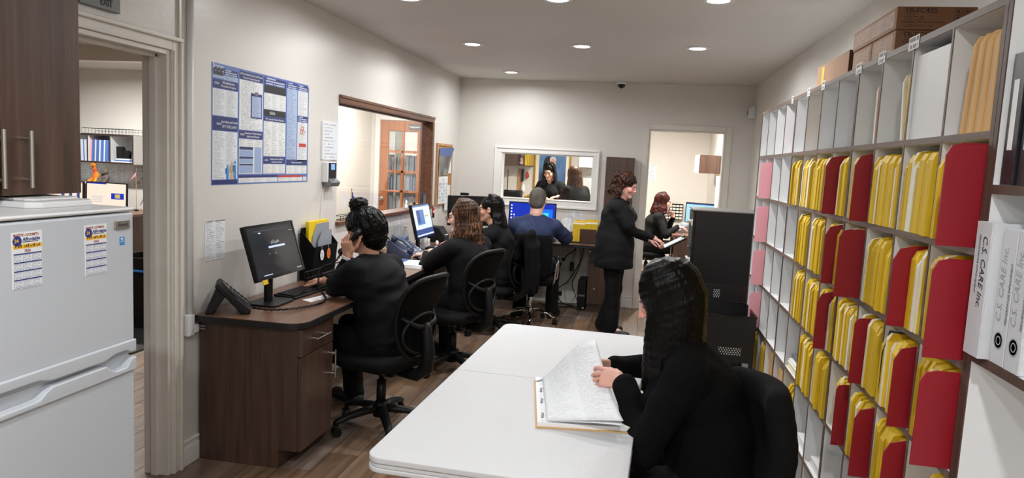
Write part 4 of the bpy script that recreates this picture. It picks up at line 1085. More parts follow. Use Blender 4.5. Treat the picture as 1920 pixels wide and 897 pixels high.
    for k in (-1, 1):
        hip, kn, an, toe = leg[k]
        f = Field(np.minimum(an, toe)-0.1, np.maximum(an, toe)+0.1, 0.008); d_ = nrm(V3(toe[0]-an[0], toe[1]-an[1], 0))
        f.cap(V3(an[0], an[1], 0.045)-d_*0.03, V3(toe[0], toe[1], 0.035)+d_*0.02, 0.042*s, 0.038*s, k=0.01); f.cap(V3(an[0], an[1], 0.05), an, 0.042*s, 0.042*s, k=0.02); f.cut(V3(0, 0, 0.002), (0, 0, -1))
        nets_obj('shoe', [f], M_shoe, t)
    if hair:
        hair(t, H, R, hs, neck, d2, h[2])
    for k in (-1, 1):
        pass
    t['_dummy'] = 0; del t['_dummy']
    return dict(t=t, H=H, R=R, toL=toL, neck=neck, arm=arm, sh=sh, hs=hs)
def hfield(H, h, lo=(-0.2, -0.22, -0.3), hi=(0.2, 0.2, 0.3)): return Field(H+V3(*lo), H+V3(*hi), h)
# ================================================================== PEOPLE
M_clip = mat('dark_hair_clip', (0.02, 0.018, 0.016), 0.3)
M_frame = mat('thin_metal_spectacles', srgb(80, 60, 55), 0.3, 0.6)
M_lens = glass_mat('spectacle_lens')
def ringpts(H, R, c, r, n=16, sq=0.8): return [H+R @ (V3(*c)+V3(r*math.cos(2*PI*i/n), 0.0, r*sq*math.sin(2*PI*i/n))) for i in range(n)]
def glasses(p):
    H, R, t = p['H'], p['R'], p['t']; mb = MB(); s = p['hs']
    for x in (-1, 1):
        mb.tube(ringpts(H, R, (x*0.032*s, 0.112*s, -0.002), 0.024*s), 0.0018, 6, closed=True)
        mb.tube([H+R @ V3(x*0.056*s, 0.112*s, 0.004), H+R @ V3(x*0.083*s, 0.05*s, 0.006), H+R @ V3(x*0.086*s, -0.02*s, 0.004)], 0.0016, 6)
    mb.tube([H+R @ V3(-0.008, 0.112*s, 0), H+R @ V3(0.008, 0.112*s, 0)], 0.0016, 6)
    g = mb.build('spectacles', M_frame, t, smooth=True)
    for x in (-1, 1):
        l = MB(); q = ringpts(H, R, (x*0.032*s, 0.112*s, -0.002), 0.0235*s); l.add(q, [tuple(range(16))]); l.build('lens', M_lens, g)

def hair_bun(t, H, R, s, neck, d2, h):
    rg = random.Random(3); nz = folds(9, 0.0015, 3.2)
    f = hfield(H, h*0.8); hair_cap(f, H, R, s, 0.006, nz)
    f.ell(H+R @ (V3(0, -0.055, -0.06)*s), np.array([0.074, 0.058, 0.062])*s, R, 0.02, noise=nz)
    for i in range(90):       # strands swept up from the hairline into the bun
        a = 2*PI*(i+rg.random())/90; th0 = 88 if math.cos(a) > 0.3 else (104 if math.cos(a) > -0.3 else 130); lf = 0.004+0.012*rg.random(); pts = []
        for q in np.linspace(th0, 14, 9):
            r_ = math.radians(q+6*math.sin(q*0.12+i)); pts.append(H+R @ (V3((0.0845+lf)*math.sin(r_)*math.sin(a), -0.022+(0.106+lf)*math.sin(r_)*math.cos(a)+0.02*(1-q/th0), 0.032+(0.099+lf)*math.cos(r_))*s))
        for j in range(8): f.cap(pts[j], pts[j+1], 0.0085, 0.0085, k=0.004)
    f.cap(H+R @ V3(0, 0.0, 0.10), H+R @ V3(0, 0.012, 0.15), 0.03, 0.03, k=0.02); f.ell(H+R @ V3(0, 0.012, 0.162), [0.042, 0.042, 0.034], R, 0.012)
    for i in range(70):       # bun coil
        a = rg.random()*6.28; b = a+0.9+0.5*rg.random(); z0 = 0.128+0.07*rg.random(); rr = 0.046*math.sqrt(max(0.15, 1-((z0-0.163)/0.045)**2))
        z1 = z0+0.02*(rg.random()-0.5); m_ = (a+b)/2
        f.cap(H+R @ V3(rr*math.cos(a), 0.012+rr*math.sin(a), z0), H+R @ V3(rr*1.12*math.cos(m_), 0.012+rr*1.12*math.sin(m_), (z0+z1)/2), 0.0075, 0.0085, k=0.003)
        f.cap(H+R @ V3(rr*1.12*math.cos(m_), 0.012+rr*1.12*math.sin(m_), (z0+z1)/2), H+R @ V3(rr*math.cos(b), 0.012+rr*math.sin(b), z1), 0.0085, 0.006, k=0.003)
    for i in range(40):
        a = math.radians(70+220*rg.random()); p0 = H+R @ V3(0.088*math.sin(a), -0.02+0.108*math.cos(a), 0.07-0.14*rg.random())
        f.cap(p0, p0+R @ V3(0.016*math.sin(a), 0.016*math.cos(a), 0.04*(rg.random()-0.5)), 0.006, 0.003, k=0.004)
    nets_obj('hair', [f], M_hblack, t)
    MB().tube(ringpts(H, R, (0, 0.006, 0.128), 0.037, 20, 0.0), 0.006, 6, closed=True).build('hair_tie', M_black, t)
def mk_long(mat_, n=70, length=0.26, wave=0.012, r0=0.0115, front=48, spread=1.0, seed=1, capg=0.006, top=(0, 0.02, 0.122), hi=0.2, wf=16, zmin=None, clip=False, flip=0.0, wid=0.2, hairline=0.0, lift=0.0, tuck=None):
    def fn(t, H, R, s, neck, d2, h):
        rg = random.Random(seed); f = hfield(H, h*0.9, (-wid-0.05, -wid-0.08, -0.2-length*1.2), (wid+0.05, wid+0.05, hi))
        hair_cap(f, H, R, s, capg, folds(seed, 0.002, 3), hairline)
        hair_locks(f, H, R, s, n, length, rg, r0, wave, wf, front, spread=spread, top=top, flip=flip, lift=lift, tuck=tuck)
        nets_obj('hair', [f], mat_, t)
        if clip: MB().box(-0.03, 0.03, -0.008, 0.008, -0.012, 0.012).build('hair_clip', M_clip, t, bevel=0.004, loc=Vector(H+R @ V3(0, -0.118, 0.045)))
    return fn
def hair_curly(t, H, R, s, neck, d2, h):
    rg = random.Random(5); f = hfield(H, h*0.85); hair_cap(f, H, R, s, 0.012, folds(3, 0.004, 4.5), 0.004)
    hair_locks(f, H, R, s, 54, 0.085, rg, 0.0105, 0.014, 17, 84, spread=1.6, top=(0.01, 0.03, 0.124), k=0.003, lift=0.006)
    for i in range(170):
        a = math.radians(80+200*rg.random()); z = 0.095-0.20*rg.random(); rr = math.sqrt(max(0.2, 1-((z-0.03)/0.115)**2)) if z > 0.03 else 1.0
        c = V3(0.098*rr*math.sin(a), -0.022+0.118*rr*math.cos(a), z)
        if math.cos(a) > -0.1 and z < -0.02: continue
        a2 = rg.random()*6.28
        f.cap(H+R @ c, H+R @ (c+V3(0.014*math.cos(a2), 0.014*math.sin(a2), -0.016)), 0.010, 0.007, k=0.002)
    nets_obj('hair', [f], M_hbrown, t)
def hair_short(t, H, R, s, neck, d2, h):
    f = hfield(H, h*0.9); f.ell(H+R @ (V3(0, -0.02, 0.032)*s), np.array([0.080, 0.101, 0.092])*s, R, 0.0, noise=folds(4, 0.0012, 6))
    f.ell(H+R @ (V3(0, -0.058, -0.025)*s), np.array([0.068, 0.062, 0.066])*s, R, 0.02)
    f.ell(H+R @ (V3(0, 0.11, -0.01)*s), np.array([0.075, 0.085, 0.085])*s, R, 0.01, sub=True)
    for x in (-1, 1): f.ell(H+R @ (V3(x*0.08, 0.02, -0.03)*s), np.array([0.03, 0.05, 0.05])*s, R, 0.008, sub=True)
    nets_obj('hair', [f], M_hgrey, t)

# woman on the telephone at the near desk
P1 = person('woman with a black hair bun talking on the phone at the near desk', (-1.43, 3.93), (-0.955, 0.296), 0.52, lean=(0.16, 0.36), head=(0.24, 0.18, -0.05), s=1.03, skin='tan', hair=hair_bun, bulk=0.03, short_over=True, seed=2, headfwd=0.0, plump=0.003, foldamp=0.006,
    hands={-1: dict(w=(-1.662, 3.862, 1.008), e=(-1.735, 3.86, 0.825), d=(-0.10, -0.08, 0.98), n=(0.05, 0.97, 0.2), th=(0.9, -0.2, -0.3), pole=(-0.9, 0.1, -0.5), curl=(0.6, 0.68, 0.75, 0.85), spread=0.08, thumb=0.5),
            1: dict(w=(-1.86, 4.02, 0.83), d=(-0.9, 0.2, -0.1), n=(0, 0, -1), th=(-0.2, -1, 0), pole=(0.3, 1, 0.0), curl=0.4)})
# woman with wavy auburn hair
P2 = person('woman with long wavy auburn hair using a mouse at the second desk', (-1.25, 5.22), (-0.88, 0.47), 0.52, lean=(0.05, 0.14), head=(0.38, 0.12, 0), s=1.02, skin='light', bulk=0.014, short_over=True, seed=4,
    hair=mk_long(M_hauburn, 84, 0.28, 0.015, 0.012, 66, 1.5, 11, 0.0, wf=13),
    hands={-1: dict(w=(-1.665, 5.40, 0.84), d=(-0.93, 0.34, -0.12), n=(0, 0, -1), th=(0.2, 0.9, 0), pole=(0.3, -0.8, -0.15), curl=(0.3, 0.35, 0.4, 0.45)),
            1: dict(w=(-1.66, 5.68, 0.84), d=(-0.9, 0.3, -0.1), n=(0, 0, -1), th=(-0.3, -0.9, 0), pole=(0.6, 0.9, -0.1))})
glasses(P2)
# woman with glasses and black hair
P3 = person('woman with glasses and clipped black hair typing at the third desk', (-1.25, 6.52), (-0.99, 0.08), 0.515, lean=(0.1, 0.24), head=(0.12, 0.08, 0), s=1.02, skin='tan', bulk=0.02, short_over=True, seed=6, h=(0.012, 0.009, 0.0055),
    hair=mk_long(M_hblack, 60, 0.17, 0.006, 0.011, 104, 1.2, 21, 0.002, clip=True, flip=0.02, hairline=-0.004),
    hands={-1: dict(w=(-1.70, 6.36, 0.84), d=(-0.95, 0.1, -0.1), n=(0, 0, -1), th=(0, 1, 0), pole=(0.2, -0.9, -0.1), curl=0.4),
            1: dict(w=(-1.70, 6.62, 0.84), d=(-0.95, -0.1, -0.1), n=(0, 0, -1), th=(0, -1, 0), pole=(0.2, 0.9, -0.1), curl=0.4)})
glasses(P3)
# man in a navy T-shirt
P4 = person('man with short grey hair in a navy T-shirt seen from behind', (-1.045, 7.0), (0.03, 1.0), 0.565, lean=(0.08, 0.14), head=(0.0, 0.12, 0), s=1.05, skin='fair', top=M_blueT, male=True, hair=hair_short, bulk=0.02, bust=0.0, sleeve='short', seed=8, h=(0.009, 0.009, 0.0055), knees=dict(k=(0, -0.02, 0), a=(0, -0.1, 0)),
    hands={1: dict(w=(-0.80, 7.5, 0.87), d=(-0.1, 0.9, 0.35), n=(-0.9, 0, -0.3), th=(0, 0.2, 1), pole=(0.7, -0.6, -0.6), curl=0.9),
           -1: dict(w=(-1.24, 7.46, 0.84), d=(0.1, 0.95, 0), n=(0, 0, -1), th=(1, 0, 0), pole=(-0.7, -0.6, -0.3), curl=0.4)})
# standing woman
P5 = person('standing woman with curly brown hair in black scrubs reaching for a clipboard', (-0.235, 6.80), (0.985, -0.12), 0.845, lean=(0.0, 0.08), head=(-0.12, 0.3, 0), s=0.93, skin='rosy', legs='stand', hair=hair_curly, bulk=0.042, bust=0.045, short_over=True, tunic=0.19, seed=10, h=(0.012, 0.0085, 0.005), top=M_scrub2, plump=0.005,
    hands={1: dict(w=(0.125, 6.70, 0.965), d=(0.9, 0.0, -0.42), n=(-0.25, 0.1, -0.95), th=(0.1, 0.9, 0.0), pole=(-0.4, -0.2, -0.9), curl=(0.25, 0.7, 0.9, 1.0), thumb=0.35),
           -1: dict(w=(0.08, 7.02, 0.92), d=(0.9, -0.1, -0.3), n=(0, 0, -1), th=(0, -1, 0), pole=(-0.4, 0.3, -0.9))})
# woman in the foreground
def tuck_fg(q, t): return q
P6 = person('woman with long straight black hair in a black sweater seated at the white table', (0.295, 2.46), (-0.99, 0.12), 0.52, lean=(0.14, 0.30), head=(0.0, 0.45, 0), s=1.04, skin='rosy', top=M_knit, bulk=0.014, bust=0.03, headscale=0.93, seed=12, h=(0.012, 0.0075, 0.0045), foldamp=0.005,
    hair=mk_long(M_hblack, 96, 0.27, 0.002, 0.0105, 30, 0.5, 31, -0.003, wid=0.24),
    hands={-1: dict(w=(-0.02, 2.46, 0.85), d=(-0.86, 0.28, 0.1), n=(-0.15, 0.75, -0.62), th=(0.0, 0.5, 0.85), pole=(0.5, -0.75, -0.3), curl=(0.45, 0.62, 0.85, 1.05), spread=0.14, thumb=0.35, tin=0.7),
            1: dict(w=(-0.07, 2.80, 0.815), d=(-0.9, -0.15, 0.05), n=(-0.1, -0.6, -0.7), th=(0, -0.5, 0.8), pole=(0.5, 0.6, -0.25), curl=(0.8, 0.9, 1.0, 1.0))})
# two women beyond the back window
P7 = person('dark haired woman looking down behind the back window', (-1.33, 10.55), (-0.35, -0.94), 0.885, lean=(0.05, 0.22), head=(0.15, 0.42, 0.0), s=0.97, skin='fair', legs='stand', bulk=0.03, seed=14, sleeve='short', h=(0.014, 0.011, 0.006), group='women beyond the back window',
    hair=mk_long(M_hblack, 50, 0.12, 0.004, 0.0115, 66, 1.0, 41, 0.002),
    hands={1: dict(w=(-1.46, 10.20, 1.14), d=(0.7, -0.6, -0.1), n=(0, 0, -1), th=(0.5, 0.5, 0), pole=(-0.6, 0.2, -0.8)), -1: dict(w=(-1.2, 10.2, 1.14), d=(-0.7, -0.5, -0.1), n=(0, 0, -1), th=(-0.5, 0.5, 0), pole=(0.6, 0.2, -0.8))})
P8 = person('woman with straight brown hair seen from behind through the back window', (-0.90, 9.85), (-0.65, 0.6), 0.855, lean=(0.02, 0.12), head=(0.1, 0.2, 0), s=0.95, skin='tan', legs='stand', bulk=0.03, seed=16, sleeve='short', h=(0.014, 0.011, 0.006), group='women beyond the back window',
    hair=mk_long(M_hmid, 60, 0.2, 0.003, 0.012, 60, 0.9, 51, 0.002))
# woman at the desk beyond the back doorway
P9 = person('woman with dark red hair on the phone beyond the back doorway', (0.15, 10.22), (0.97, 0.1), 0.525, lean=(0.1, 0.2), head=(-0.05, 0.1, 0), s=1.0, skin='fair', bulk=0.03, seed=18, h=(0.014, 0.011, 0.006), group='people beyond the back doorway',
    hair=mk_long(M_hred, 56, 0.14, 0.006, 0.012, 62, 1.4, 61, 0.004, flip=0.03),
    hands={1: dict(w=(0.50, 10.10, 0.82), d=(0.95, 0, -0.1), n=(0, 0, -1), th=(0, 1, 0), pole=(-0.1, -0.6, -0.8), curl=0.5),
           -1: dict(w=(0.44, 10.34, 0.93), d=(-0.3, -0.1, 0.9), n=(-0.4, -0.8, 0), th=(-0.8, 0.3, 0.2), pole=(0.3, 0.5, -0.9), curl=0.9)})
# ================================================================== OFFICE CHAIRS
def superpad(mb, cx, cy, z0, z1, hx, hy, e=3.2, n=32, crown=0.012, dip=0.0):
    """rounded cushion: superellipse outline, soft edges, crowned top"""
    rings = [(0.90, z0, 0), (0.97, z0+(z1-z0)*0.18, 0), (1.0, z0+(z1-z0)*0.5, 0), (0.975, z0+(z1-z0)*0.82, 0), (0.90, z1, 0), (0.6, z1+crown*0.7, 0), (0.25, z1+crown, 0)]
    vs = []
    for sc, z, _ in rings:
        for i in range(n):
            a = 2*PI*i/n; c, s = math.cos(a), math.sin(a)
            x = math.copysign(abs(c)**(2/e), c)*hx*sc; y = math.copysign(abs(s)**(2/e), s)*hy*sc
            zz = z-(0.03*max(0, (y/hy-0.6)/0.4)**2 if z > z0+0.01 else 0)-dip*math.exp(-(y/hy)**2*3)*(1-(x/hx)**2)*(1 if z >= z1 else 0)
            vs.append((cx+x, cy+y, zz))
    k = len(rings); fs = []
    for j in range(k-1):
        for i in range(n): fs.append((j*n+i, j*n+(i+1) % n, (j+1)*n+(i+1) % n, (j+1)*n+i))
    fs += [tuple(range(n-1, -1, -1)), tuple(range((k-1)*n, k*n))]
    return mb.add(vs, fs)
caster_mb = MB()
for x in (-0.013, 0.013): caster_mb.cyl((x-0.009, 0.012, 0.026), (x+0.009, 0.012, 0.026), 0.026, n=16)
caster_mb.tube([(0, 0.02, 0.05), (0, 0.0, 0.056), (0, 0.0, 0.075)], [0.016, 0.014, 0.008], 8)
caster_me = caster_mb.mesh('caster', False); caster_me.materials.append(M_black)
def star_base(t, r, m, hub_z=0.10, chrome=False, rot=0.0):
    mb = MB()
    for i in range(5):
        a = rot+2*PI*i/5; c, s = math.cos(a), math.sin(a)
        if chrome: P = [(c*q, s*q, z) for q, z in ((0.02, 0.125), (0.10, 0.128), (0.19, 0.112), (r-0.03, 0.082), (r, 0.07))]; R_ = [0.017, 0.015, 0.013, 0.012, 0.011]
        else: P = [(c*q, s*q, z) for q, z in ((0.02, 0.12), (0.10, 0.118), (0.20, 0.105), (r-0.02, 0.085), (r, 0.075))]; R_ = [0.036, 0.032, 0.027, 0.022, 0.018]
        mb.tube(P, R_, 8, flat=0.72)
        from_mesh('caster', caster_me, t, (c*r, s*r, 0), (0, 0, a+0.7*i))
    mb.cyl((0, 0, 0.075), (0, 0, 0.16), 0.046 if not chrome else 0.03, 0.036 if not chrome else 0.027, 18)
    return mb.build('star_base', m, t, smooth=True)
def back_outline(zb, zt, wb, wt, n=40):
    """closed outline of the back seen from behind: wide rounded top, narrow rounded foot"""
    P = []
    for i in range(n):
        a = 2*PI*i/n; c, s = math.cos(a), math.sin(a); e = 2/3.4
        u = math.copysign(abs(c)**e, c); v = math.copysign(abs(s)**e, s)*0.5+0.5
        w_ = wb+(wt-wb)*(v**0.8)
        P.append((u*w_, v))
    return P
def task_chair(label, loc, face, seat_z=0.47, jacket=False, rotb=0.3, scale=1.0):
    rz = math.atan2(-face[0], face[1])
    t = thing('office_chair', label, 'chair', (loc[0], loc[1], 0), rz, 'black office chairs along the desks')
    star_base(t, 0.29, M_black, rot=rotb)
    MB().cyl((0, 0, 0.15), (0, 0, 0.29), 0.028, n=16).cyl((0, 0, 0.29), (0, 0, seat_z-0.09), 0.016, n=14).build('gas_column', M_black, t, smooth=True)
    mc = MB().box(-0.085, 0.085, -0.13, 0.12, seat_z-0.11, seat_z-0.055).build('tilt_mechanism', M_black, t, bevel=0.012)
    for y in (-0.075, -0.025): MB().cyl((0.085, y, seat_z-0.085), (0.092, y, seat_z-0.085), 0.014, n=14).build('bolt', M_grey, mc); 
    for y in (-0.075, -0.025): MB().cyl((-0.085, y, seat_z-0.085), (-0.092, y, seat_z-0.085), 0.014, n=14).build('bolt', M_grey, mc)
    MB().tube([(0.07, 0.03, seat_z-0.075), (0.2, 0.04, seat_z-0.085), (0.25, 0.045, seat_z-0.085)], [0.006, 0.006, 0.010], 8).build('lever', M_black, mc)
    superpad(MB(), 0, 0.02, seat_z-0.055, seat_z+0.012, 0.245, 0.245).build('seat', M_fabric, t, smooth=True)
    # back: curved frame with stretched mesh
    zb, zt = seat_z+0.02, seat_z+0.50
    out = back_outline(zb, zt, 0.15, 0.235)
    def bp(u, v):   # u lateral, v 0..1 up
        y = -0.255-0.035*math.sin(v*PI)*-1-0.10*(v-0.15)**2+0.10*(u/0.24)**2*0.45
        return (u, y-0.03*v, zb+(zt-zb)*v)
    MB().tube([bp(u, v) for u, v in out], 0.0125, 8, closed=True).build('back_frame', M_black, t, smooth=True)
    pan = MB(); n = len(out); cen = [(sum(p[0] for p in out)/n, 0.5)]
    rings = []
    for sc in (1.0, 0.66, 0.33, 0.0):
        rings.append([bp(u*sc, 0.5+(v-0.5)*sc) for u, v in out] if sc else [bp(0, 0.5)])
    vs = [p for r in rings for p in r]; fs = []
    for j in range(2):
        for i in range(n): fs.append((j*n+i, j*n+(i+1) % n, (j+1)*n+(i+1) % n, (j+1)*n+i))
    for i in range(n): fs.append((2*n+i, 2*n+(i+1) % n, 3*n))
    pan.add(vs, fs).build('back_mesh', M_mesh, t, smooth=True, solid=0.006)
    # lumbar ring and spine behind the mesh
    ring = []
    for i in range(28):
        a = 2*PI*i/28; u = 0.17*math.cos(a); v = 0.30+0.24*math.sin(a)
        p = bp(u, v); ring.append((p[0], p[1]-0.03-0.012*math.cos(a)**2*0, p[2]))
    MB().tube(ring, 0.013, 8, closed=True, flat=0.7).build('lumbar_ring', M_black, t, smooth=True)
    mb = MB()
    for s in (-1, 1): mb.tube([bp(s*0.165, 0.52), (s*0.10, bp(0, 0.42)[1]-0.045, bp(0, 0.42)[2]), (0.0, bp(0, 0.36)[1]-0.05, bp(0, 0.36)[2])], [0.011, 0.014, 0.018], 8)
    mb.build('yoke', M_black, t, smooth=True)
    z3 = bp(0, 0.36)[2]
    MB().tube([(0, -0.10, seat_z-0.085), (0, -0.24, seat_z-0.09), (0, -0.305, seat_z-0.04), (0, -0.31, seat_z+0.06), (0, bp(0, 0.36)[1]-0.05, z3), (0, bp(0, 0.36)[1]-0.045, z3+0.03)], [0.026, 0.03, 0.034, 0.034, 0.03, 0.022], 10, flat=1.25).build('spine', M_black, t, smooth=True)
    if jacket:
        f = Field((-0.32, -0.48, 0.3), (0.32, -0.1, 1.1), 0.008); nz = folds(77, 0.005, 0.55)
        for i in range(22):
            u = -0.225+0.45*i/21
            tp = V3(*bp(u*0.92, 0.98)); tp[2] += 0.012
            lo_ = 0.46+0.05*math.sin(i*0.9)
            q1 = tp+V3(0, -0.05, -0.1); q2 = V3(u, tp[1]-0.07, lo_)
            f.cap(tp, q1, 0.024, 0.022, k=0.025, noise=nz); f.cap(q1, q2, 0.022, 0.018+0.006*math.sin(i*1.3), k=0.025, noise=nz)
            q3 = tp+V3(0, 0.05, -0.08); f.cap(tp, q3, 0.024, 0.022, k=0.03, noise=nz); f.cap(q3, q3+V3(0, 0.0, -0.12), 0.022, 0.016, k=0.03, noise=nz)
        f.cap((-0.08, -0.345, 0.945), (0.09, -0.345, 0.945), 0.026, 0.026, k=0.03, noise=nz)
        f.cap((0.22, -0.36, 0.85), (0.26, -0.34, 0.46), 0.04, 0.03, k=0.02, noise=nz)
        j = nets_obj('jacket', [f], M_knit, None); j.location = (loc[0], loc[1], 0); j.rotation_euler = (0, 0, rz)
        tag(j, 'black jacket draped over the back of the third office chair', 'jacket')
    return t
task_chair('black mesh office chair of the woman with the bun', (-1.44, 3.88), (-0.965, 0.25), 0.45, rotb=0.15)
task_chair('black mesh office chair of the woman with auburn hair', (-1.345, 5.13), (-0.93, 0.36), 0.46, rotb=0.5)
task_chair('black office chair of the woman with clipped black hair', (-1.34, 6.44), (-0.99, 0.05), 0.44, jacket=True, rotb=0.1)
task_chair('black office chair of the woman beyond the back doorway', (0.10, 10.22), (0.97, 0.1), 0.43, rotb=0.3)

# chair of the man: chrome five-star base, chrome loop arms
t = thing('office_chair', 'black office chair with chrome base and loop arms under the man', 'chair', (-1.055, 7.0, 0), 0.12, 'black office chairs along the desks')
star_base(t, 0.27, M_chrome, chrome=True, rot=-0.25)
MB().cyl((0, 0, 0.12), (0, 0, 0.30), 0.024, n=16).cyl((0, 0, 0.30), (0, 0, 0.40), 0.014, n=14).build('gas_column', M_chrome, t, smooth=True)
superpad(MB(), 0, 0.02, 0.405, 0.475, 0.235, 0.235).build('seat', M_fabric, t, smooth=True)
MB().grid(lambda u, v: ((u-0.5)*0.40*(1-0.12*(2*abs(v-0.5))**3), -0.25+0.06*((u-0.5)*2)**2*0.6-0.06*v, 0.50+0.42*v), 14, 10).build('backrest', M_fabric, t, smooth=True, solid=0.03)
for s in (-1, 1):
    a = [(s*0.235, 0.12, 0.425), (s*0.265, 0.13, 0.45), (s*0.272, 0.10, 0.60), (s*0.268, 0.0, 0.66), (s*0.262, -0.14, 0.66), (s*0.25, -0.20, 0.62), (s*0.235, -0.16, 0.45), (s*0.22, -0.12, 0.42)]
    ar = MB().tube(a, 0.011, 8).build('arm_loop', M_chrome, t, smooth=True)
    MB().tube([(s*0.27, 0.08, 0.668), (s*0.264, -0.13, 0.672)], 0.018, 8, flat=0.7).build('arm_pad', M_black, ar, smooth=True)
MB().box(-0.03, 0.03, -0.27, -0.10, 0.385, 0.41).build('seat_plate', M_black, t, bevel=0.006)
MB().tube([(0, -0.20, 0.40), (0, -0.27, 0.42), (0, -0.285, 0.55)], 0.018, 8).build('back_bar', M_chrome, t, smooth=True)

# chair of the woman at the table: tall padded back
t = thing('office_chair', 'black padded chair with rounded back beside the pigeonhole shelf', 'chair', (0.165, 2.33, 0), math.atan2(0.93, -0.36))
star_base(t, 0.29, M_black, rot=0.4)
MB().cyl((0, 0, 0.15), (0, 0, 0.36), 0.026, n=16).build('gas_column', M_black, t, smooth=True)
superpad(MB(), 0, 0.02, 0.36, 0.43, 0.24, 0.24).build('seat', M_fabric, t, smooth=True)
MB().tube([(0, -0.15, 0.36), (0, -0.28, 0.37), (0, -0.30, 0.5), (0, -0.29, 0.6)], 0.025, 8).build('back_bar', M_black, t, smooth=True)
def padback(t):
    f = Field((-0.34, -0.52, 0.4), (0.34, -0.12, 1.15), 0.009)
    for i in range(9):
        v = i/8; z = 0.49+0.37*v; w_ = 0.205-0.05*max(0, v-0.6)/0.4-0.03*max(0, 0.3-v)/0.3; y = -0.275-0.045*math.sin(v*2.6)-0.02*v
        for j in range(9):
            u = -1+2*j/8; f.cap((u*w_*0.85, y+0.05*u*u, z), (u*w_*0.85, y+0.05*u*u, z+0.03), 0.035, 0.035, k=0.03)
    nets_obj('backrest', [f], M_fabric, t)
padback(t)
# ================================================================== CHARTS, BINDERS, BOXES
ROWN = ['top', 'second', 'third', 'fourth', 'fifth', 'sixth', 'bottom']
COLN = ['first', 'second', 'third', 'fourth', 'fifth', 'sixth', 'seventh', 'eighth', 'ninth', 'tenth', 'eleventh', 'last']
def folder_mesh(name, depth, height, th, m1, m2=None, lean=0.0, corner=0.03, bow=0.0, tab=0.0, curl=0.0):
    """a file standing on its long edge: x = depth (0 is the front edge), y = thickness, z = up.  bow bends it, curl folds the front edge sideways"""
    prof = [(0, 0), (depth, 0), (depth, height), (corner*1.2, height), (corner*0.35, height-corner*0.25), (0, height-corner)]
    rows = [0, 0.35, 0.7, 1.0]; mb = MB(); mb.use(m1)
    def warp(x, y, z):
        f = z/height
        return (x+lean*0, y+bow*math.sin(f*PI)+tab*f*f+curl*max(0, 1-x/0.10)**2, z)
    n = len(prof); vs = []
    zc = [0, height*0.33, height*0.66, height]
    # front strip subdivided in height, thickness rounded at the top
    def ringpts(y):
        return [warp(0.0, y, 0), warp(0.0, y, height*0.3), warp(0.0, y, height*0.6), warp(0.0, y, height-corner), warp(corner*0.35, y, height-corner*0.25), warp(corner*1.2, y, height), warp(depth*0.5, y, height), warp(depth, y, height), warp(depth, y, height*0.5), warp(depth, y, 0)]
    a, b = ringpts(0), ringpts(th); k = len(a)
    vs = a+b; fs = [tuple(range(k-1, -1, -1)), tuple(range(k, 2*k))]
    mb.add(vs, fs)
    mb.use(m2 or m1)
    mb.add(vs, [(i, (i+1) % k, (i+1) % k+k, i+k) for i in range(k)])
    return mb.mesh(name)
FD = 0.285
YM = []
rg = random.Random(21)
for k in range(10):
    th = (0.018, 0.022, 0.028, 0.034)[k % 4]
    YM.append((th, folder_mesh('chart_folder', FD, 0.236+0.018*rg.random(), th, M_yellow, M_yellow if k % 5 else M_cream, bow=0.002*(rg.random()-0.5), tab=0.003*(rg.random()-0.5), corner=0.02+0.03*rg.random())))
CM = [(0.014, folder_mesh('chart_papers', FD-0.01, 0.225, 0.014, M_cream, M_paper, bow=0.001, tab=0.002))]
RM = [folder_mesh('red_folder', FD+0.082, 0.256, 0.006, M_red, None, corner=0.03, curl=0.003), folder_mesh('red_folder', FD+0.05, 0.25, 0.006, M_red, None, corner=0.045, curl=0.004, tab=0.001), folder_mesh('red_folder', FD+0.038, 0.24, 0.006, M_red, None, corner=0.02, curl=0.0)]
PM = folder_mesh('pink_divider', 0.36, 0.235, 0.004, M_pink, None, corner=0.025)
MM = [(0.012, folder_mesh('manila_folder', FD, 0.255, 0.012, M_manila, M_manila, bow=0.001, corner=0.03))]
def span(c):
    th0 = 0.024 if c in (4, 8) else (0.018 if c in (0, 12) else 0.011); th1 = 0.024 if c+1 in (4, 8) else (0.018 if c+1 in (0, 12) else 0.011)
    return col_y(c)+th0/2, col_y(c+1)-th1/2
def put(me, name, x, y, z, label, cat, group, tilt=0.0):
    o = from_mesh(name, me, None, (x, y, z+0.0006+max(0.0, -math.sin(tilt))*0.016), (tilt, 0, 0)); return tag(o, label, cat, group)
def where(r, c): return '%s row, %s column from the binder shelf' % (ROWN[r], COLN[c])
def fill(r, c, fr=1.0, red=None, cream=0, start=0.0, protr=0.0, redi=0, tilt=0.0):
    """yellow files from the far side towards the near side of the cubby; red at fraction red (0 near .. 1 far)"""
    y0, y1 = span(c); W_ = y1-y0; z = ZB[r]
    y = y0+0.012+W_*start; end = y0+W_*fr-0.004; k = 0; ry = y0+W_*red if red is not None else None; nred = False
    rr = random.Random(r*100+c); TL = 0.02+0.03*rr.random(); y += 0.262*math.sin(TL)
    items = 0
    while True:
        if ry is not None and not nred and y >= ry-0.02:
            put(RM[redi], 'red_folder', XS-(0.086, 0.054, 0.042)[redi]+0.004*rr.random(), y, z, 'dark red folder jutting out of %s' % where(r, c), 'folder', 'red folders on the shelf', TL); y += 0.0125; nred = True; continue
        if cream and k % 4 == 1 and cream > 0 and rr.random() < 0.8:
            th, me = CM[0]; nm, lb, gp = 'chart_papers', 'white papers between yellow charts in %s' % where(r, c), 'loose chart papers on the shelf'; cream -= 1
        else:
            th, me = YM[rr.randrange(10)]; nm, lb, gp = 'chart_folder', 'yellow chart folder in %s' % where(r, c), 'yellow chart folders on the shelf'
        if y+th+0.004 > end: break
        put(me, nm, XS+0.004+protr-0.014*rr.random(), y, z, lb, 'folder', gp, TL+0.006*(rr.random()-0.5)); y += th+0.0045; k += 1
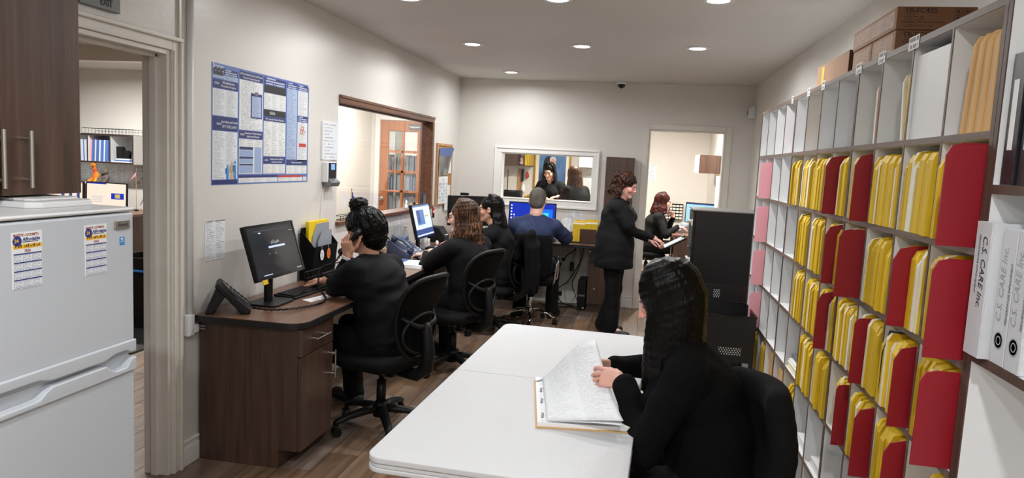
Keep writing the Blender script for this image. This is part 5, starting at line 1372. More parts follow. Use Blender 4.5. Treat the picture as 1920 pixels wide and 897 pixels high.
Y = dict
plan = {
 (1, 0): Y(red=0.02, cream=2, redi=0), (1, 1): Y(cream=3), (1, 2): Y(cream=1), (1, 3): Y(red=0.1, redi=1, cream=2), (1, 4): Y(red=0.5, redi=1), (1, 5): Y(cream=0), (1, 6): Y(cream=2), (1, 7): Y(cream=1, fr=0.85),
 (2, 0): Y(red=0.02, redi=0, cream=1), (2, 1): Y(red=0.42, redi=1, cream=1), (2, 2): Y(), (2, 3): Y(red=0.04, redi=0), (2, 4): Y(red=0.2, redi=1), (2, 5): Y(cream=1), (2, 6): Y(cream=0, fr=0.95),
 (3, 0): Y(red=0.02, redi=0, cream=2), (3, 1): Y(red=0.1, redi=1, cream=1), (3, 2): Y(red=0.6, redi=2), (3, 3): Y(cream=1), (3, 4): Y(red=0.3, redi=1, cream=1), (3, 5): Y(), (3, 6): Y(fr=0.9),
 (4, 0): Y(fr=0.5), (4, 1): Y(red=0.05, redi=1, cream=1), (4, 2): Y(red=0.08, redi=1, cream=2), (4, 3): Y(red=0.05, redi=2, cream=1, fr=0.6), (4, 4): Y(cream=1), (4, 5): Y(),
 (5, 9): Y(fr=0.7), (5, 10): Y(fr=0.7), (5, 6): Y(fr=0.45)}
for (r, c), k in plan.items(): fill(r, c, **k)
for r in (1, 2, 3, 4):
    y0, y1 = span(10); put(PM, 'pink_divider', XS-0.07, y0+0.02, ZB[r], 'pink card divider jutting out of %s' % where(r, 10), 'divider', 'pink dividers at the far end of the shelf')
# single things in the top row
y0, y1 = span(0)
for k in range(10):
    put(MM[0][1], 'manila_folder', XS+0.002+0.003*(k % 3), y0+0.020+0.0165*k, ZB[0], 'manila folder leaning in the top cubby beside the binder shelf', 'folder', 'manila folders in the top row', 0.022+0.011*k)
y0, y1 = span(1); pn = MB().box(XS+0.012, XS+0.02, y0+0.004, y1-0.004, ZB[0]+0.0006, ZB[0]+0.262).build('white_panel', M_melamine); tag(pn, 'white panel closing the second top cubby from the binder shelf', 'panel')
def leaning(mesh_, name, y, z, label, cat, tilt, x=XS+0.01): return put(mesh_, name, x, y, z, label, cat, None, tilt)
y0, y1 = span(2)
leaning(YM[1][1], 'chart_folder', y0+0.012, ZB[0], 'lone yellow folder leaning in the third top cubby', 'folder', -0.05)
leaning(CM[0][1], 'chart_papers', y0+0.052, ZB[0], 'white papers leaning beside a lone yellow folder in the third top cubby', 'papers', -0.14)
y0, y1 = span(3)
leaning(CM[0][1], 'chart_papers', y0+0.045, ZB[0], 'white papers standing in the fourth top cubby beside a blue folder', 'papers', -0.03)
M_bluefold = mat('dark_blue_card', srgb(44, 58, 100), 0.5)
leaning(folder_mesh('blue_folder', FD, 0.26, 0.006, M_bluefold), 'blue_folder', y0+0.02, ZB[0], 'thin dark blue folder in the fourth top cubby', 'folder', -0.06)
leaning(folder_mesh('orange_folder', FD, 0.235, 0.005, mat('orange_card', srgb(214, 120, 60), 0.5)), 'orange_folder', y0+0.034, ZB[0], 'thin orange folder in the fourth top cubby', 'folder', -0.03)
leaning(folder_mesh('beige_folder', FD, 0.24, 0.006, M_manila), 'beige_folder', span(6)[0]+0.01, ZB[0], 'beige folder in the seventh top cubby from the binder shelf', 'folder', -0.03)
leaning(RM[2], 'red_folder', span(8)[0]+0.012, ZB[0], 'thin red folder in the ninth top cubby from the binder shelf', 'folder', -0.02, XS+0.02)
for c, hgt in ((8, 0.22), (7, 0.2)):
    y0, y1 = span(c); q = MB().box(XS+0.03, XS+0.036, y0+0.01, y1-0.01, ZB[5]+0.0006, ZB[5]+hgt).build('beige_board', M_manila); tag(q, 'beige board standing in the sixth row, %s column' % COLN[c], 'board')
y0, y1 = span(6); 
for k in range(4):
    q = MB().box(XS+0.01+0.006*(k % 2), XB-0.03, y0+0.015+0.01*(k % 3), y1-0.03, ZB[4]+0.0006+k*0.012, ZB[4]+k*0.012+0.0115).build('paper_stack', M_paper if k % 2 else M_cream); tag(q, '%s sheaf of the paper pile lying in the fifth row' % ('lowest', 'second', 'third', 'uppermost')[k], 'papers', 'sheaves lying flat in the shelf')
y0, y1 = span(6); q = MB().box(XS+0.03, XS+0.06, y0+0.02, y1-0.02, ZB[4]+0.05, ZB[4]+0.075).build('grey_box_file', M_grey, None, bevel=0.004); tag(q, 'small grey box lying on the paper pile in the shelf', 'box')
for c in (4, 5):
    y0, y1 = span(c); q = MB().box(XS+0.02, XB-0.02, y0+0.02, y1-0.05, ZB[5]+0.0006, ZB[5]+0.04).build('paper_stack', M_paper); tag(q, 'white paper stack lying in the sixth row, %s column' % COLN[c], 'papers')
MB().tube([(XS-0.005, span(1)[1]-0.03, ZB[3]+0.01), (XS-0.008, span(1)[1]-0.035, ZB[3]+0.17), (XS+0.0, span(1)[1]-0.06, ZB[3]+0.25), (XS+0.03, span(1)[1]-0.13, ZB[3]+0.258)], 0.004, 6).build('charging_cable', M_black, None, smooth=True)
tag(bpy.data.objects['charging_cable'], 'black cable looped over the charts in the fourth row', 'cable')

# ---- boxes on top of the shelf
def carton(name, x0, x1, y0, y1, z0, z1, label, endm=M_card):
    t = thing(name, label, 'box', group='cardboard boxes on top of the shelf')
    MB().box(x0, x1, y0, y1, z0, z1).build('carton_body', M_card, t, bevel=0.0015)
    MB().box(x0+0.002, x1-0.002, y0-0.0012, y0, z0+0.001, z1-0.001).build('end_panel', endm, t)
    return t
M_smallprint = printed('brown_small_print', srgb(140, 98, 68), srgb(70, 48, 38), 3, 1, 0.6, wscale=22)
M_sideprint = printed('brown_side_print', srgb(172, 134, 104), srgb(126, 94, 74), 5, 3, 0.5, wscale=30)
def toner(x0, x1, y0, y1, z0, z1, label, full=True):
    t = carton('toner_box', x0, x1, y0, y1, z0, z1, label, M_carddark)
    if full:
        hh = z1-z0; X = lambda u: x0+(x1-x0)*u; yy = y0-0.0016
        text('TB-FC425', 0.026, M_inkbr, t, (X(0.09), yy, z0+hh*0.72), ROT_BACK, depth=0.0002, bold=0.0003)
        MB().quad((X(0.07), yy, z0+hh*0.42), (X(0.36), yy, z0+hh*0.42), (X(0.36), yy, z0+hh*0.68), (X(0.07), yy, z0+hh*0.68)).build('small_print', M_smallprint, t, fix=False)
        text('Toshiba Tec Corporation', 0.0135, M_inkbr, t, (X(0.07), yy, z0+hh*0.27), ROT_BACK, depth=0.0002)
        MB().quad((X(0.05), yy, z0+hh*0.08), (X(0.5), yy, z0+hh*0.08), (X(0.5), yy, z0+hh*0.22), (X(0.05), yy, z0+hh*0.22)).build('small_print', M_smallprint, t, fix=False)
        mb = MB()
        for u, v in ((0.72, 0.68), (0.83, 0.68), (0.72, 0.4), (0.83, 0.4), (0.83, 0.12)):
            a, b, c_, d_ = X(u), X(u+0.09), z0+hh*v, z0+hh*(v+0.23)
            for q in ((a, b, c_, c_+0.0012), (a, b, d_-0.0012, d_), (a, a+0.0012, c_, d_), (b-0.0012, b, c_, d_)): mb.box(q[0], q[1], yy-0.0002, yy, q[2], q[3])
            mb.box(a+(b-a)*0.35, a+(b-a)*0.65, yy-0.0002, yy, c_+(d_-c_)*0.25, c_+(d_-c_)*0.7)
        mb.build('handling_marks', M_inkbr, t)
    MB().quad((x0-0.0006, y1-0.02, z0+0.01), (x0-0.0006, y0+0.02, z0+0.01), (x0-0.0006, y0+0.02, z1-0.01), (x0-0.0006, y1-0.02, z1-0.01)).build('side_print', M_sideprint, t, fix=False)
    return t
toner(0.84, 1.10, 2.795, 3.325, 2.138, 2.216, 'long upper toner carton marked TB-FC425 on top of the shelf')
toner(0.845, 1.10, 2.805, 3.07, ZTOP+0.0008, 2.1365, 'lower toner carton marked TB-FC425 on top of the shelf')
toner(0.845, 1.10, 3.078, 3.33, ZTOP+0.0008, 2.1365, 'short carton under the far end of the toner stack', False)
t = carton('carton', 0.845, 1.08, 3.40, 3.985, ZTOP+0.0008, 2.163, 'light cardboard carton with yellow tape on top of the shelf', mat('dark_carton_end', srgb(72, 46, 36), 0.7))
MB().box(0.8438, 0.845, 3.83, 3.88, 2.06, 2.15).build('yellow_tape', M_yellow, t)
carton('carton', 0.86, 1.1, 1.25, 1.75, 2.3008, 2.39, 'brown carton on top of the binder shelf, cut by the picture edge')

# ---- binders
M_bblack = mat('black_binder_vinyl', (0.012, 0.013, 0.018), 0.3); M_bwhite = mat('white_binder_vinyl', srgb(206, 209, 213), 0.3)
M_seal = printed('round_seal_print', srgb(216, 218, 220), srgb(120, 122, 126), 8, 1, 0.6, wscale=8)
def binder(y1, w_, z, h_, x0, m, label, txt=None, sub=None, down=True, strip=False):
    t = thing('ring_binder', label, 'binder', (0, 0, 0), 0, 'ring binders on the binder shelf'); y0 = y1-w_
    MB().box(x0, x0+0.26, y0, y0+0.004, z, z+h_).box(x0, x0+0.26, y1-0.004, y1, z, z+h_).build('cover', m, t, bevel=0.001)
    MB().box(x0-0.003, x0, y0, y1, z, z+h_).build('spine', m, t, bevel=0.001)
    MB().box(x0+0.02, x0+0.25, y0+0.008, y1-0.008, z+0.012, z+h_-0.012).build('pages', M_paper, t)
    ym = (y0+y1)/2
    if strip: MB().box(x0-0.0045, x0-0.003, ym-0.008, ym+0.012, z+0.08, z+h_-0.06).build('spine_label', M_paper, t)
    if txt:
        r1 = (PI/2, PI/2, -PI/2) if down else (PI/2, -PI/2, -PI/2)
        zz = z+h_-0.03 if down else z+0.095
        text(txt, 0.031, mat('pale_grey_print', srgb(158, 161, 166), 0.5) if sub else M_ink, t, (x0-0.0036, ym+(-0.002 if down else 0.002), zz), r1, depth=0.0003, shear=0.25, sx=0.92)
        text(sub or 'PERFORMANCE IMPROVEMENT', 0.0105, M_grey, t, (x0-0.0036, ym+(0.018 if down else -0.026) if sub else ym+0.018, zz), r1, depth=0.0003, sx=0.95)
        if sub:
            n = 16; MB().lathe([(0.017, 0), (0.019, 0.0005), (0.021, 0)], (x0-0.0032, ym, z+0.055), 20, Matrix.Rotation(-PI/2, 3, 'Y')).lathe([(0.008, 0), (0.009, 0.0005), (0.011, 0)], (x0-0.0032, ym, z+0.055), 16, Matrix.Rotation(-PI/2, 3, 'Y')).build('round_seal', MATS['pale_grey_print'], t)
    return t
zb = 1.1978
yb = NB1-BT-0.004
binder(yb, 0.075, zb, 0.318, XS-0.018, M_bwhite, 'worn white binder lettered C.S. CARE Inc. next to the pigeonholes', 'C.S. CARE Inc.', None, True)
binder(yb-0.083, 0.062, zb, 0.308, XS+0.004, M_bwhite, 'second white binder with a round seal, lettered PERFORMANCE IMPROVEMENT', 'C.S. CARE Inc.', 'PERFORMANCE IMPROVEMENT', False)
binder(yb-0.150, 0.062, zb, 0.308, XS+0.004, M_bwhite, 'third white binder on the lower board, cut by the picture edge', 'C.S. CARE Inc.', 'PERFORMANCE IMPROVEMENT', False)
zb = 1.6038
for k in range(5): binder(yb-0.014-0.062*k, 0.056, zb, 0.30, XS+0.012+0.006*(k % 2), M_bblack, ('black binder with a white spine label next to the side panel', 'second black binder on the upper board', 'third black binder on the upper board', 'fourth black binder on the upper board', 'last black binder on the upper board')[k], strip=True)
# ================================================================== WALL AND DESK ITEMS
def emis(name, c, st=1.0):
    return mat(name, tuple(v*0.15 for v in c), 0.25, emit=c, estr=st)
def lw(mb, y0, y1, z0, z1, x): return mb.quad((x, y0, z0), (x, y1, z0), (x, y1, z1), (x, y0, z1))
def bw(mb, x0, x1, z0, z1, y): return mb.quad((x0, y, z0), (x1, y, z0), (x1, y, z1), (x0, y, z1))

# ---- labour law poster
PY0, PY1, PZ0, PZ1 = 3.314, 4.376, 1.407, 2.030
M_pnavy = mat('poster_navy', srgb(40, 52, 112), 0.35); M_pblue = mat('poster_mid_blue', srgb(90, 118, 182), 0.35)
M_pt1 = printed('poster_text_two_columns', srgb(226, 229, 234), srgb(120, 126, 140), 40, 2, 0.45, 0.35, wscale=110)
M_pt2 = printed('poster_text_one_column', srgb(228, 230, 232), srgb(120, 126, 138), 44, 1, 0.45, 0.35, wscale=70)
M_pt3 = printed('poster_text_pale_blue', srgb(172, 188, 216), srgb(110, 128, 172), 54, 1, 0.5, 0.35, wscale=36)
M_pt4 = printed('poster_text_table', srgb(226, 227, 226), srgb(146, 150, 160), 20, 3, 0.4, 0.35, wscale=80)
M_pdark = mat('poster_black_band', srgb(34, 34, 40), 0.35); M_ppale = mat('poster_pale_blue', srgb(150, 172, 210), 0.35); M_porange = mat('poster_orange', srgb(206, 110, 60), 0.4); M_pred = mat('poster_red', srgb(190, 60, 56), 0.4)
po = MB().box(XL, XL+0.0012, PY0, PY1, PZ0, PZ1).build('labor_law_poster', M_pblue); tag(po, 'large blue and white laminated labour law poster on the left wall', 'poster')
PX = XL+0.0018
def U(u): return PY0+(PY1-PY0)*u
def Vv(v): return PZ0+(PZ1-PZ0)*v
def panels(lst, m, name='printed_panel'):
    for u0, u1, v0, v1 in lst: lw(MB(), U(u0), U(u1), Vv(v0), Vv(v1), PX).build(name, m, po, fix=False)
panels([(0.008, 0.222, 0.80, 0.872), (0.008, 0.222, 0.455, 0.57), (0.008, 0.222, 0.006, 0.042), (0.236, 0.464, 0.915, 0.985), (0.236, 0.464, 0.405, 0.474), (0.476, 0.715, 0.582, 0.622), (0.476, 0.715, 0.185, 0.25), (0.73, 0.985, 0.174, 0.226)], M_pnavy, 'heading_band')
panels([(0.476, 0.715, 0.915, 0.985), (0.73, 0.85, 0.928, 0.985), (0.86, 0.985, 0.928, 0.985), (0.86, 0.985, 0.613, 0.672), (0.1, 0.222, 0.915, 0.965)], printed('poster_navy_heading_print', srgb(40, 52, 112), srgb(190, 200, 226), 3, 1, 0.75, 0.35, wscale=26), 'heading_band')
panels([(0.008, 0.222, 0.575, 0.795), (0.008, 0.222, 0.046, 0.45)], M_pt1)
panels([(0.236, 0.464, 0.478, 0.912), (0.86, 0.985, 0.215, 0.61), (0.86, 0.985, 0.675, 0.925)], M_pt2)
panels([(0.476, 0.715, 0.255, 0.58), (0.236, 0.464, 0.09, 0.40), (0.476, 0.715, 0.69, 0.84), (0.476, 0.715, 0.09, 0.18), (0.73, 0.985, 0.085, 0.17)], M_pt4)
panels([(0.73, 0.85, 0.23, 0.925), (0.008, 0.098, 0.88, 0.985), (0.1, 0.222, 0.875, 0.912)], M_pt3)
panels([(0.236, 0.63, 0.012, 0.055), (0.64, 0.93, 0.012, 0.055), (0.94, 0.985, 0.012, 0.055)], M_pt4)
panels([(0.476, 0.715, 0.842, 0.912), (0.476, 0.715, 0.626, 0.688)], M_pdark, 'black_band')
PX = XL+0.0022
panels([(0.236, 0.63, 0.057, 0.078)], M_pnavy, 'heading_band'); panels([(0.64, 0.93, 0.052, 0.072), (0.88, 0.97, 0.36, 0.395)], M_pred, 'red_band')
panels([(0.24, 0.37, 0.305, 0.33), (0.24, 0.37, 0.225, 0.245), (0.24, 0.37, 0.165, 0.18)], M_pnavy, 'table_header'); panels([(0.24, 0.37, 0.25, 0.30), (0.24, 0.37, 0.185, 0.222), (0.24, 0.37, 0.1, 0.16), (0.385, 0.455, 0.1, 0.33)], M_ppale, 'table_block')
# clipboard picture
panels([(0.345, 0.455, 0.588, 0.81)], M_pnavy, 'clipboard_picture'); PX = XL+0.0026; panels([(0.355, 0.447, 0.60, 0.785)], M_pt3, 'clipboard_sheet'); panels([(0.385, 0.415, 0.795, 0.825)], M_grey, 'clip_picture')
# three worker silhouettes, group picture and hazard mark
for u, hgt, m in ((0.135, 0.13, M_blue), (0.172, 0.155, M_manila), (0.2, 0.17, M_blue)):
    mb = MB(); lw(mb, U(u-0.011), U(u+0.011), Vv(0.046), Vv(0.046+hgt*0.72), PX); lw(mb, U(u-0.02), U(u-0.008), Vv(0.046+hgt*0.35), Vv(0.046+hgt*0.72), PX); mb.lathe([(0.001, 0.0004), (0.009, 0.0004), (0.0092, 0)], (PX, U(u), Vv(0.046+hgt*0.84)), 12, Matrix.Rotation(PI/2, 3, 'Y')); mb.build('worker_silhouette', m, po)
mb = MB()
for k in range(6): mb.lathe([(0.001, 0.0004), (0.009, 0.0004), (0.0092, 0)], (PX, U(0.018+0.014*k), Vv(0.945+0.012*(k % 2))), 10, Matrix.Rotation(PI/2, 3, 'Y')); lw(mb, U(0.011+0.014*k), U(0.024+0.014*k), Vv(0.905), Vv(0.935), PX)
mb.build('group_picture', M_pdark, po)
mb = MB()
for k in range(3):
    a = PI/2+2*PI*k/3; cy, cz = U(0.918)+0.014*math.cos(a), Vv(0.525)+0.014*math.sin(a)
    mb.tube([(PX, cy+0.0145*math.cos(q*PI/8), cz+0.0145*math.sin(q*PI/8)) for q in range(16)], 0.0022, 5, closed=True)
mb.build('biohazard_mark', M_porange, po)
M_whiteink = mat('white_print', srgb(226, 228, 232), 0.4)
def ptext(s, size, u, v, m=M_whiteink, al='CENTER', **k): text(s, size, m, po, (XL+0.0024, U(u), Vv(v)), ROT_LEFT, align=al, depth=0.0001, bold=0.0002, **k)
ptext('Whistleblower', 0.019, 0.14, 0.842); ptext('Protection Program', 0.017, 0.14, 0.814); ptext('OSHA', 0.017, 0.04, 0.83)
ptext('Job Safety and Health', 0.0175, 0.15, 0.52); ptext("IT'S THE LAW!", 0.021, 0.15, 0.478); ptext('OSHA', 0.017, 0.06, 0.5)
ptext('All Work-Related Injuries and Illnesses', 0.0145, 0.35, 0.955); ptext('Must be Promptly Reported', 0.0145, 0.35, 0.925)
ptext('Summary of Work-Related', 0.016, 0.37, 0.444); ptext('Injuries and Illnesses', 0.016, 0.37, 0.416); ptext('OSHA', 0.016, 0.265, 0.43)
ptext('PPE - Personal Protective Equipment', 0.0145, 0.595, 0.594); ptext('OSHA', 0.024, 0.565, 0.645)
ptext('Employee Access to Medical', 0.0135, 0.62, 0.222); ptext('and Exposure Records', 0.0135, 0.62, 0.195); ptext('OSHA', 0.014, 0.505, 0.21)
ptext('Workplace Safety Regulations', 0.0115, 0.857, 0.193)
for y in (PY0+0.012, PY1-0.012): MB().cyl((XL+0.0012, y, PZ1-0.008), (XL+0.004, y, PZ1-0.008), 0.006, n=10).build('push_pin', M_white, po)

# ---- contact list, whiteboard sheet, wall list
M_list = printed('contact_list_print', srgb(232, 234, 236), srgb(140, 144, 152), 22, 2, 0.55, wscale=48, fill=0.38)
s_ = lw(MB(), 3.262, 3.438, 1.015, 1.226, XL+0.0012).build('contact_list', M_list, None, fix=False); tag(s_, 'white printed contact list taped to the wall below the poster', 'paper')
text('CONTACTS', 0.0125, M_ink, s_, (XL+0.0016, 3.268, 1.216), ROT_LEFT, depth=0.0001); text('PHONE NUMBER', 0.0125, M_ink, s_, (XL+0.0016, 3.345, 1.216), ROT_LEFT, depth=0.0001)
M_hand = printed('handwriting', srgb(228, 232, 238), srgb(110, 112, 122), 11, 1, 0.4, wscale=34, fill=0.35)
t = thing('dry_erase_board', 'white handwritten board on the wall above the time clock', 'board')
MB().box(XL, XL+0.012, 4.565, 4.812, 1.555, 1.815).build('board', M_white, t, bevel=0.002)
lw(MB(), 4.572, 4.805, 1.562, 1.808, XL+0.0125).build('handwriting', M_hand, t, fix=False)
s_ = lw(MB(), 6.10, 6.33, 0.82, 1.05, XL+0.0012).build('wall_list', M_list, None, fix=False); tag(s_, 'printed list on the wall under the window beside the second monitor', 'paper')
s_ = bw(MB(), -0.85, -0.672, 0.835, 1.078, YB-0.0012).build('wall_list', M_list, None, fix=False); tag(s_, 'printed list on the back wall behind the yellow file sorter', 'paper')
# ---- time clock
t = thing('time_clock', 'grey time clock with small blue screen beside the window', 'time clock')
MB().box(XL, XL+0.045, 4.585, 4.725, 1.40, 1.54).build('housing', M_white, t, bevel=0.006)
MB().box(XL+0.045, XL+0.05, 4.60, 4.715, 1.428, 1.535).build('faceplate', M_black, t, bevel=0.002)
lw(MB(), 4.628, 4.688, 1.487, 1.528, XL+0.0505).build('screen', emis('time_clock_screen', srgb(120, 170, 235), 1.0), t, fix=False)
MB().prism([(XL+0.01, 1.375), (XL+0.06, 1.372), (XL+0.075, 1.40), (XL+0.045, 1.425), (XL+0.01, 1.425)], 4.595, 4.735, 'Y').build('reader_lip', M_grey, t, bevel=0.003)
c = MB().tube([(XL+0.006, 4.62, 1.40), (XL+0.005, 4.59, 1.30), (XL+0.005, 4.57, 1.15), (XL+0.005, 4.565, 1.05), (XL+0.006, 4.59, 0.92), (XL+0.012, 4.58, 0.80)], 0.0028, 6).build('charger_wire', M_white, None, smooth=True); tag(c, 'thin white cord hanging from the time clock to the desk', 'cord')
# ---- raceway at the end of the desk
t = thing('cable_raceway', 'white cable raceway elbow at the wall end of the worktop', 'raceway')
MB().box(XL, XL+0.03, 3.09, 3.14, 0.665, 0.775).build('cover', M_white, t, bevel=0.006); MB().box(XL, XL+0.03, 3.14, 3.175, 0.675, 0.715).build('side_branch', M_white, t, bevel=0.004)
for z in (0.688, 0.702): MB().tube([(XL+0.018, 3.175, z), (XL+0.03, 3.19, z), (XL+0.05, 3.192, z-0.002)], 0.005, 6).build('cable', M_grey, t, smooth=True)

# ---- corkboard with calendars
t = thing('cork_board', 'narrow cork board in a wooden frame between window and corner', 'board')
M_cork = mat('cork', srgb(190, 142, 92), 0.9, var=0.3, scale=80)
MB().box(XL, XL+0.012, 7.32, 7.86, 1.12, 1.745).build('cork', M_cork, t)
M_oak = wood('light_oak_frame', srgb(168, 118, 70), srgb(206, 160, 108), 'Z', 0.45)
MB().box(XL, XL+0.02, 7.295, 7.325, 1.10, 1.765).box(XL, XL+0.02, 7.855, 7.885, 1.10, 1.765).box(XL, XL+0.02, 7.325, 7.855, 1.74, 1.765).box(XL, XL+0.02, 7.325, 7.855, 1.10, 1.125).build('frame', M_oak, t)
M_calgrid = printed('calendar_grid_print', srgb(232, 234, 238), srgb(150, 156, 170), 6, 7, 0.5, wscale=14, fill=0.8)
t = thing('wall_calendar', 'wall calendar with a mountain photo and white month page', 'calendar')
M_mtn = mat('mountain_photo_print', srgb(60, 60, 66), 0.35, color2=srgb(150, 146, 140), scale=9)
MB().grid(lambda u, v: (XL+0.022+0.05*u*v*(0.4+0.6*v), 7.35+0.36*u+0.05*v*u, 1.415+0.30*v+0.01*u), 8, 8).build('photo_page', M_mtn, t, smooth=True)
MB().grid(lambda u, v: (XL+0.0225+0.05*u*(0.72+0.28*v)*(0.4+0.6*(0.72+0.28*v)), 7.35+0.36*u+0.05*(0.72+0.28*v)*u, 1.415+0.30*(0.72+0.28*v)+0.01*u), 8, 4).build('photo_sky', mat('photo_sky_print', srgb(70, 100, 160), 0.35), t, smooth=True)
MB().box(XL+0.021, XL+0.026, 7.35, 7.70, 1.115, 1.41).build('page_block', M_paper, t)
lw(MB(), 7.36, 7.69, 1.13, 1.345, XL+0.0264).build('month_grid', M_calgrid, t, fix=False)
text('July', 0.03, M_ink, t, (XL+0.0264, 7.50, 1.365), ROT_LEFT, depth=0.0001)
s_ = MB().box(XL+0.0205, XL+0.0208, 7.62, 7.84, 1.03, 1.31).build('note_sheet', M_list); tag(s_, 'white note sheet hanging under the wall calendar', 'paper')
s_ = MB().box(XL+0.0205, XL+0.0208, 7.66, 7.84, 1.44, 1.70).build('note_sheet', M_paper); tag(s_, 'white sheet pinned behind the mountain calendar', 'paper')
# ---- extinguisher key charm, photo frame, figurines and flag on the sill
M_redp = mat('red_plastic', srgb(190, 30, 30), 0.35)
SZ = WZ0+0.02
t = thing('extinguisher_charm', 'small red extinguisher shaped charm hanging at the window sill end', 'charm')
MB().lathe([(0.012, 0), (0.016, 0.01), (0.016, 0.055), (0.008, 0.07), (0.006, 0.08)], (XL+0.045, 7.12, 1.02), 14).build('bottle', M_redp, t, smooth=True)
MB().box(XL+0.028, XL+0.062, 7.105, 7.135, 1.035, 1.065).build('label', M_paper, t, bevel=0.006); MB().tube([(XL+0.045, 7.12, 1.10), (XL+0.04, 7.12, 1.125), (XL+0.028, 7.12, 1.105)], 0.003, 6).build('hook', M_steel, t); MB().cyl((XL+0.045, 7.13, 0.985), (XL+0.045, 7.13, 1.02), 0.012, n=10).build('nozzle', M_black, t)
t = thing('photo_frame', 'small dark blue photo frame on the window sill', 'frame', (XL-0.0, 6.95, SZ), 0)
MB().box(-0.012, 0.0, -0.06, 0.06, 0.0, 0.135).build('frame', mat('dark_blue_frame', srgb(30, 44, 90), 0.35), t, bevel=0.003)
lw(MB(), -0.042, 0.042, 0.02, 0.115, 0.0006).build('photo', M_mtn, t, fix=False)
for k, (y, hgt, m, nm) in enumerate(((6.42, 0.085, M_paper, 'white'), (6.56, 0.05, M_manila, 'tan'), (6.66, 0.055, M_black, 'black'), (6.74, 0.045, M_manila, 'wooden'))):
    t = thing('figurine', 'tiny %s animal figurine on the window sill' % nm, 'figurine', (XL-0.01, y, SZ), 0, 'figurines on the window sill')
    MB().lathe([(0.012, 0), (0.018, hgt*0.2), (0.014, hgt*0.5), (0.008, hgt*0.62), (0.013, hgt*0.75), (0.010, hgt*0.93), (0.002, hgt)], (0, 0, 0), 10).build('figure_body', m, t, smooth=True)
    for s in (-1, 1): MB().cyl((0, s*0.007, hgt*0.88), (0, s*0.012, hgt*1.08), 0.004, 0.001, 6).build('ear', m, t)
t = thing('desk_flag', 'small blue flag on a stick in front of the interior window', 'flag', (XL+0.004, 5.10, SZ))
MB().cyl((0, 0, 0), (0, 0, 0.225), 0.0025, n=6).lathe([(0.001, 0.22), (0.006, 0.226), (0.001, 0.234)], (0, 0, 0), 8).build('stick', M_oak, t); MB().lathe([(0.016, 0), (0.016, 0.008), (0.004, 0.012)], (0, 0, 0), 12).build('base', M_black, t)
MB().grid(lambda u, v: (0.004*math.sin(u*7), 0.002+0.055*u, 0.135+0.075*v-0.05*u), 6, 4).build('cloth', M_navy, t, smooth=True)
# wire tray behind the glass
t = thing('wire_tray', 'black wire tray on the window sill next to the bun', 'tray', (XL-0.012, 4.95, SZ))
mb = MB()
for z in (0.004, 0.035): mb.tube([(-0.028, -0.07, z), (0.028, -0.07, z), (0.028, 0.15, z), (-0.028, 0.15, z)], 0.003, 6, closed=True)
for k in range(6): mb.cyl((0.028, -0.07+0.044*k, 0.004), (0.028, -0.07+0.044*k, 0.035), 0.002, n=5)
mb.build('wires', M_black, t)

# ================================================================== DESK EQUIPMENT
def monitor(label, loc, face, w_=0.5, hh=0.29, zc=1.06, tilt=0.2, screen=None, deskz=WZ, bezel=0.012, name='computer_monitor', back_only=False):
    rz = math.atan2(-face[0], face[1]); t = thing(name, label, 'monitor', (loc[0], loc[1], deskz), rz, 'computer monitors')
    Mt = Matrix.Translation((0, 0, zc-deskz)) @ Matrix.Rotation(tilt, 4, 'X')
    h_ = MB().box(-w_/2, w_/2, -0.028, -0.004, -hh/2, hh/2, Mt).build('housing', M_black, t, bevel=0.004)
    bz = MB()
    for a in ((-w_/2, w_/2, -hh/2, -hh/2+bezel*1.4), (-w_/2, w_/2, hh/2-bezel, hh/2), (-w_/2, -w_/2+bezel, -hh/2+bezel*1.4, hh/2-bezel), (w_/2-bezel, w_/2, -hh/2+bezel*1.4, hh/2-bezel)): bz.box(a[0], a[1], -0.004, 0.001, a[2], a[3], Mt)
    bz.build('bezel', M_blackg, t)
    def q(u0, u1, v0, v1, m, off=0.0, nm='screen_block', par=None):
        X = lambda u: (w_/2-bezel)-(w_-2*bezel)*u; Z = lambda v: (-hh/2+bezel*1.4)+(hh-2.4*bezel)*v
        P = [Mt @ Vector(p) for p in ((X(u0), -0.002+off, Z(v0)), (X(u1), -0.002+off, Z(v0)), (X(u1), -0.002+off, Z(v1)), (X(u0), -0.002+off, Z(v1)))]
        return MB().quad(*P).build(nm, m, par or t, fix=False)
    def tx(s, size, u, v, m, par, al='CENTER'):
        X = (w_/2-bezel)-(w_-2*bezel)*u; Z = (-hh/2+bezel*1.4)+(hh-2.4*bezel)*v; P = Mt @ Vector((X, 0.0002, Z))
        return text(s, size, m, par, P, (PI/2+tilt, 0, PI), align=al, depth=0.0001)
    if screen: screen(q, tx)
    nk = Mt @ Vector((0, -0.03, -hh*0.1))
    MB().box(-0.03, 0.03, nk.y-0.035, nk.y-0.012, 0.008, nk.z).build('stand_neck', M_black, t, bevel=0.004)
    MB().prism(rrect(0.115, 0.09, 0.03, 4, 0, -0.03), 0.0008, 0.012).build('stand_base', M_black, t, bevel=0.003)
    return t
E_dark = emis('dark_browser_screen', srgb(30, 32, 38), 1.0); E_bar = emis('search_bar_light', srgb(190, 205, 235), 1.0); E_wht = emis('screen_white', srgb(215, 225, 240), 0.95); E_txt = emis('screen_text_light', srgb(170, 175, 185), 1.0)
E_blue = emis('desktop_blue', srgb(14, 44, 170), 1.0); E_cyan = emis('desktop_cyan', srgb(60, 200, 250), 1.1); E_pblue = emis('page_blue', srgb(90, 130, 190), 0.9); E_pnavy = emis('page_navy', srgb(60, 80, 130), 0.9); E_gold = emis('page_gold', srgb(200, 170, 90), 0.9); E_peach = emis('page_peach', srgb(236, 214, 196), 0.95); E_mid = emis('desktop_mid_blue', srgb(24, 110, 225), 1.0)
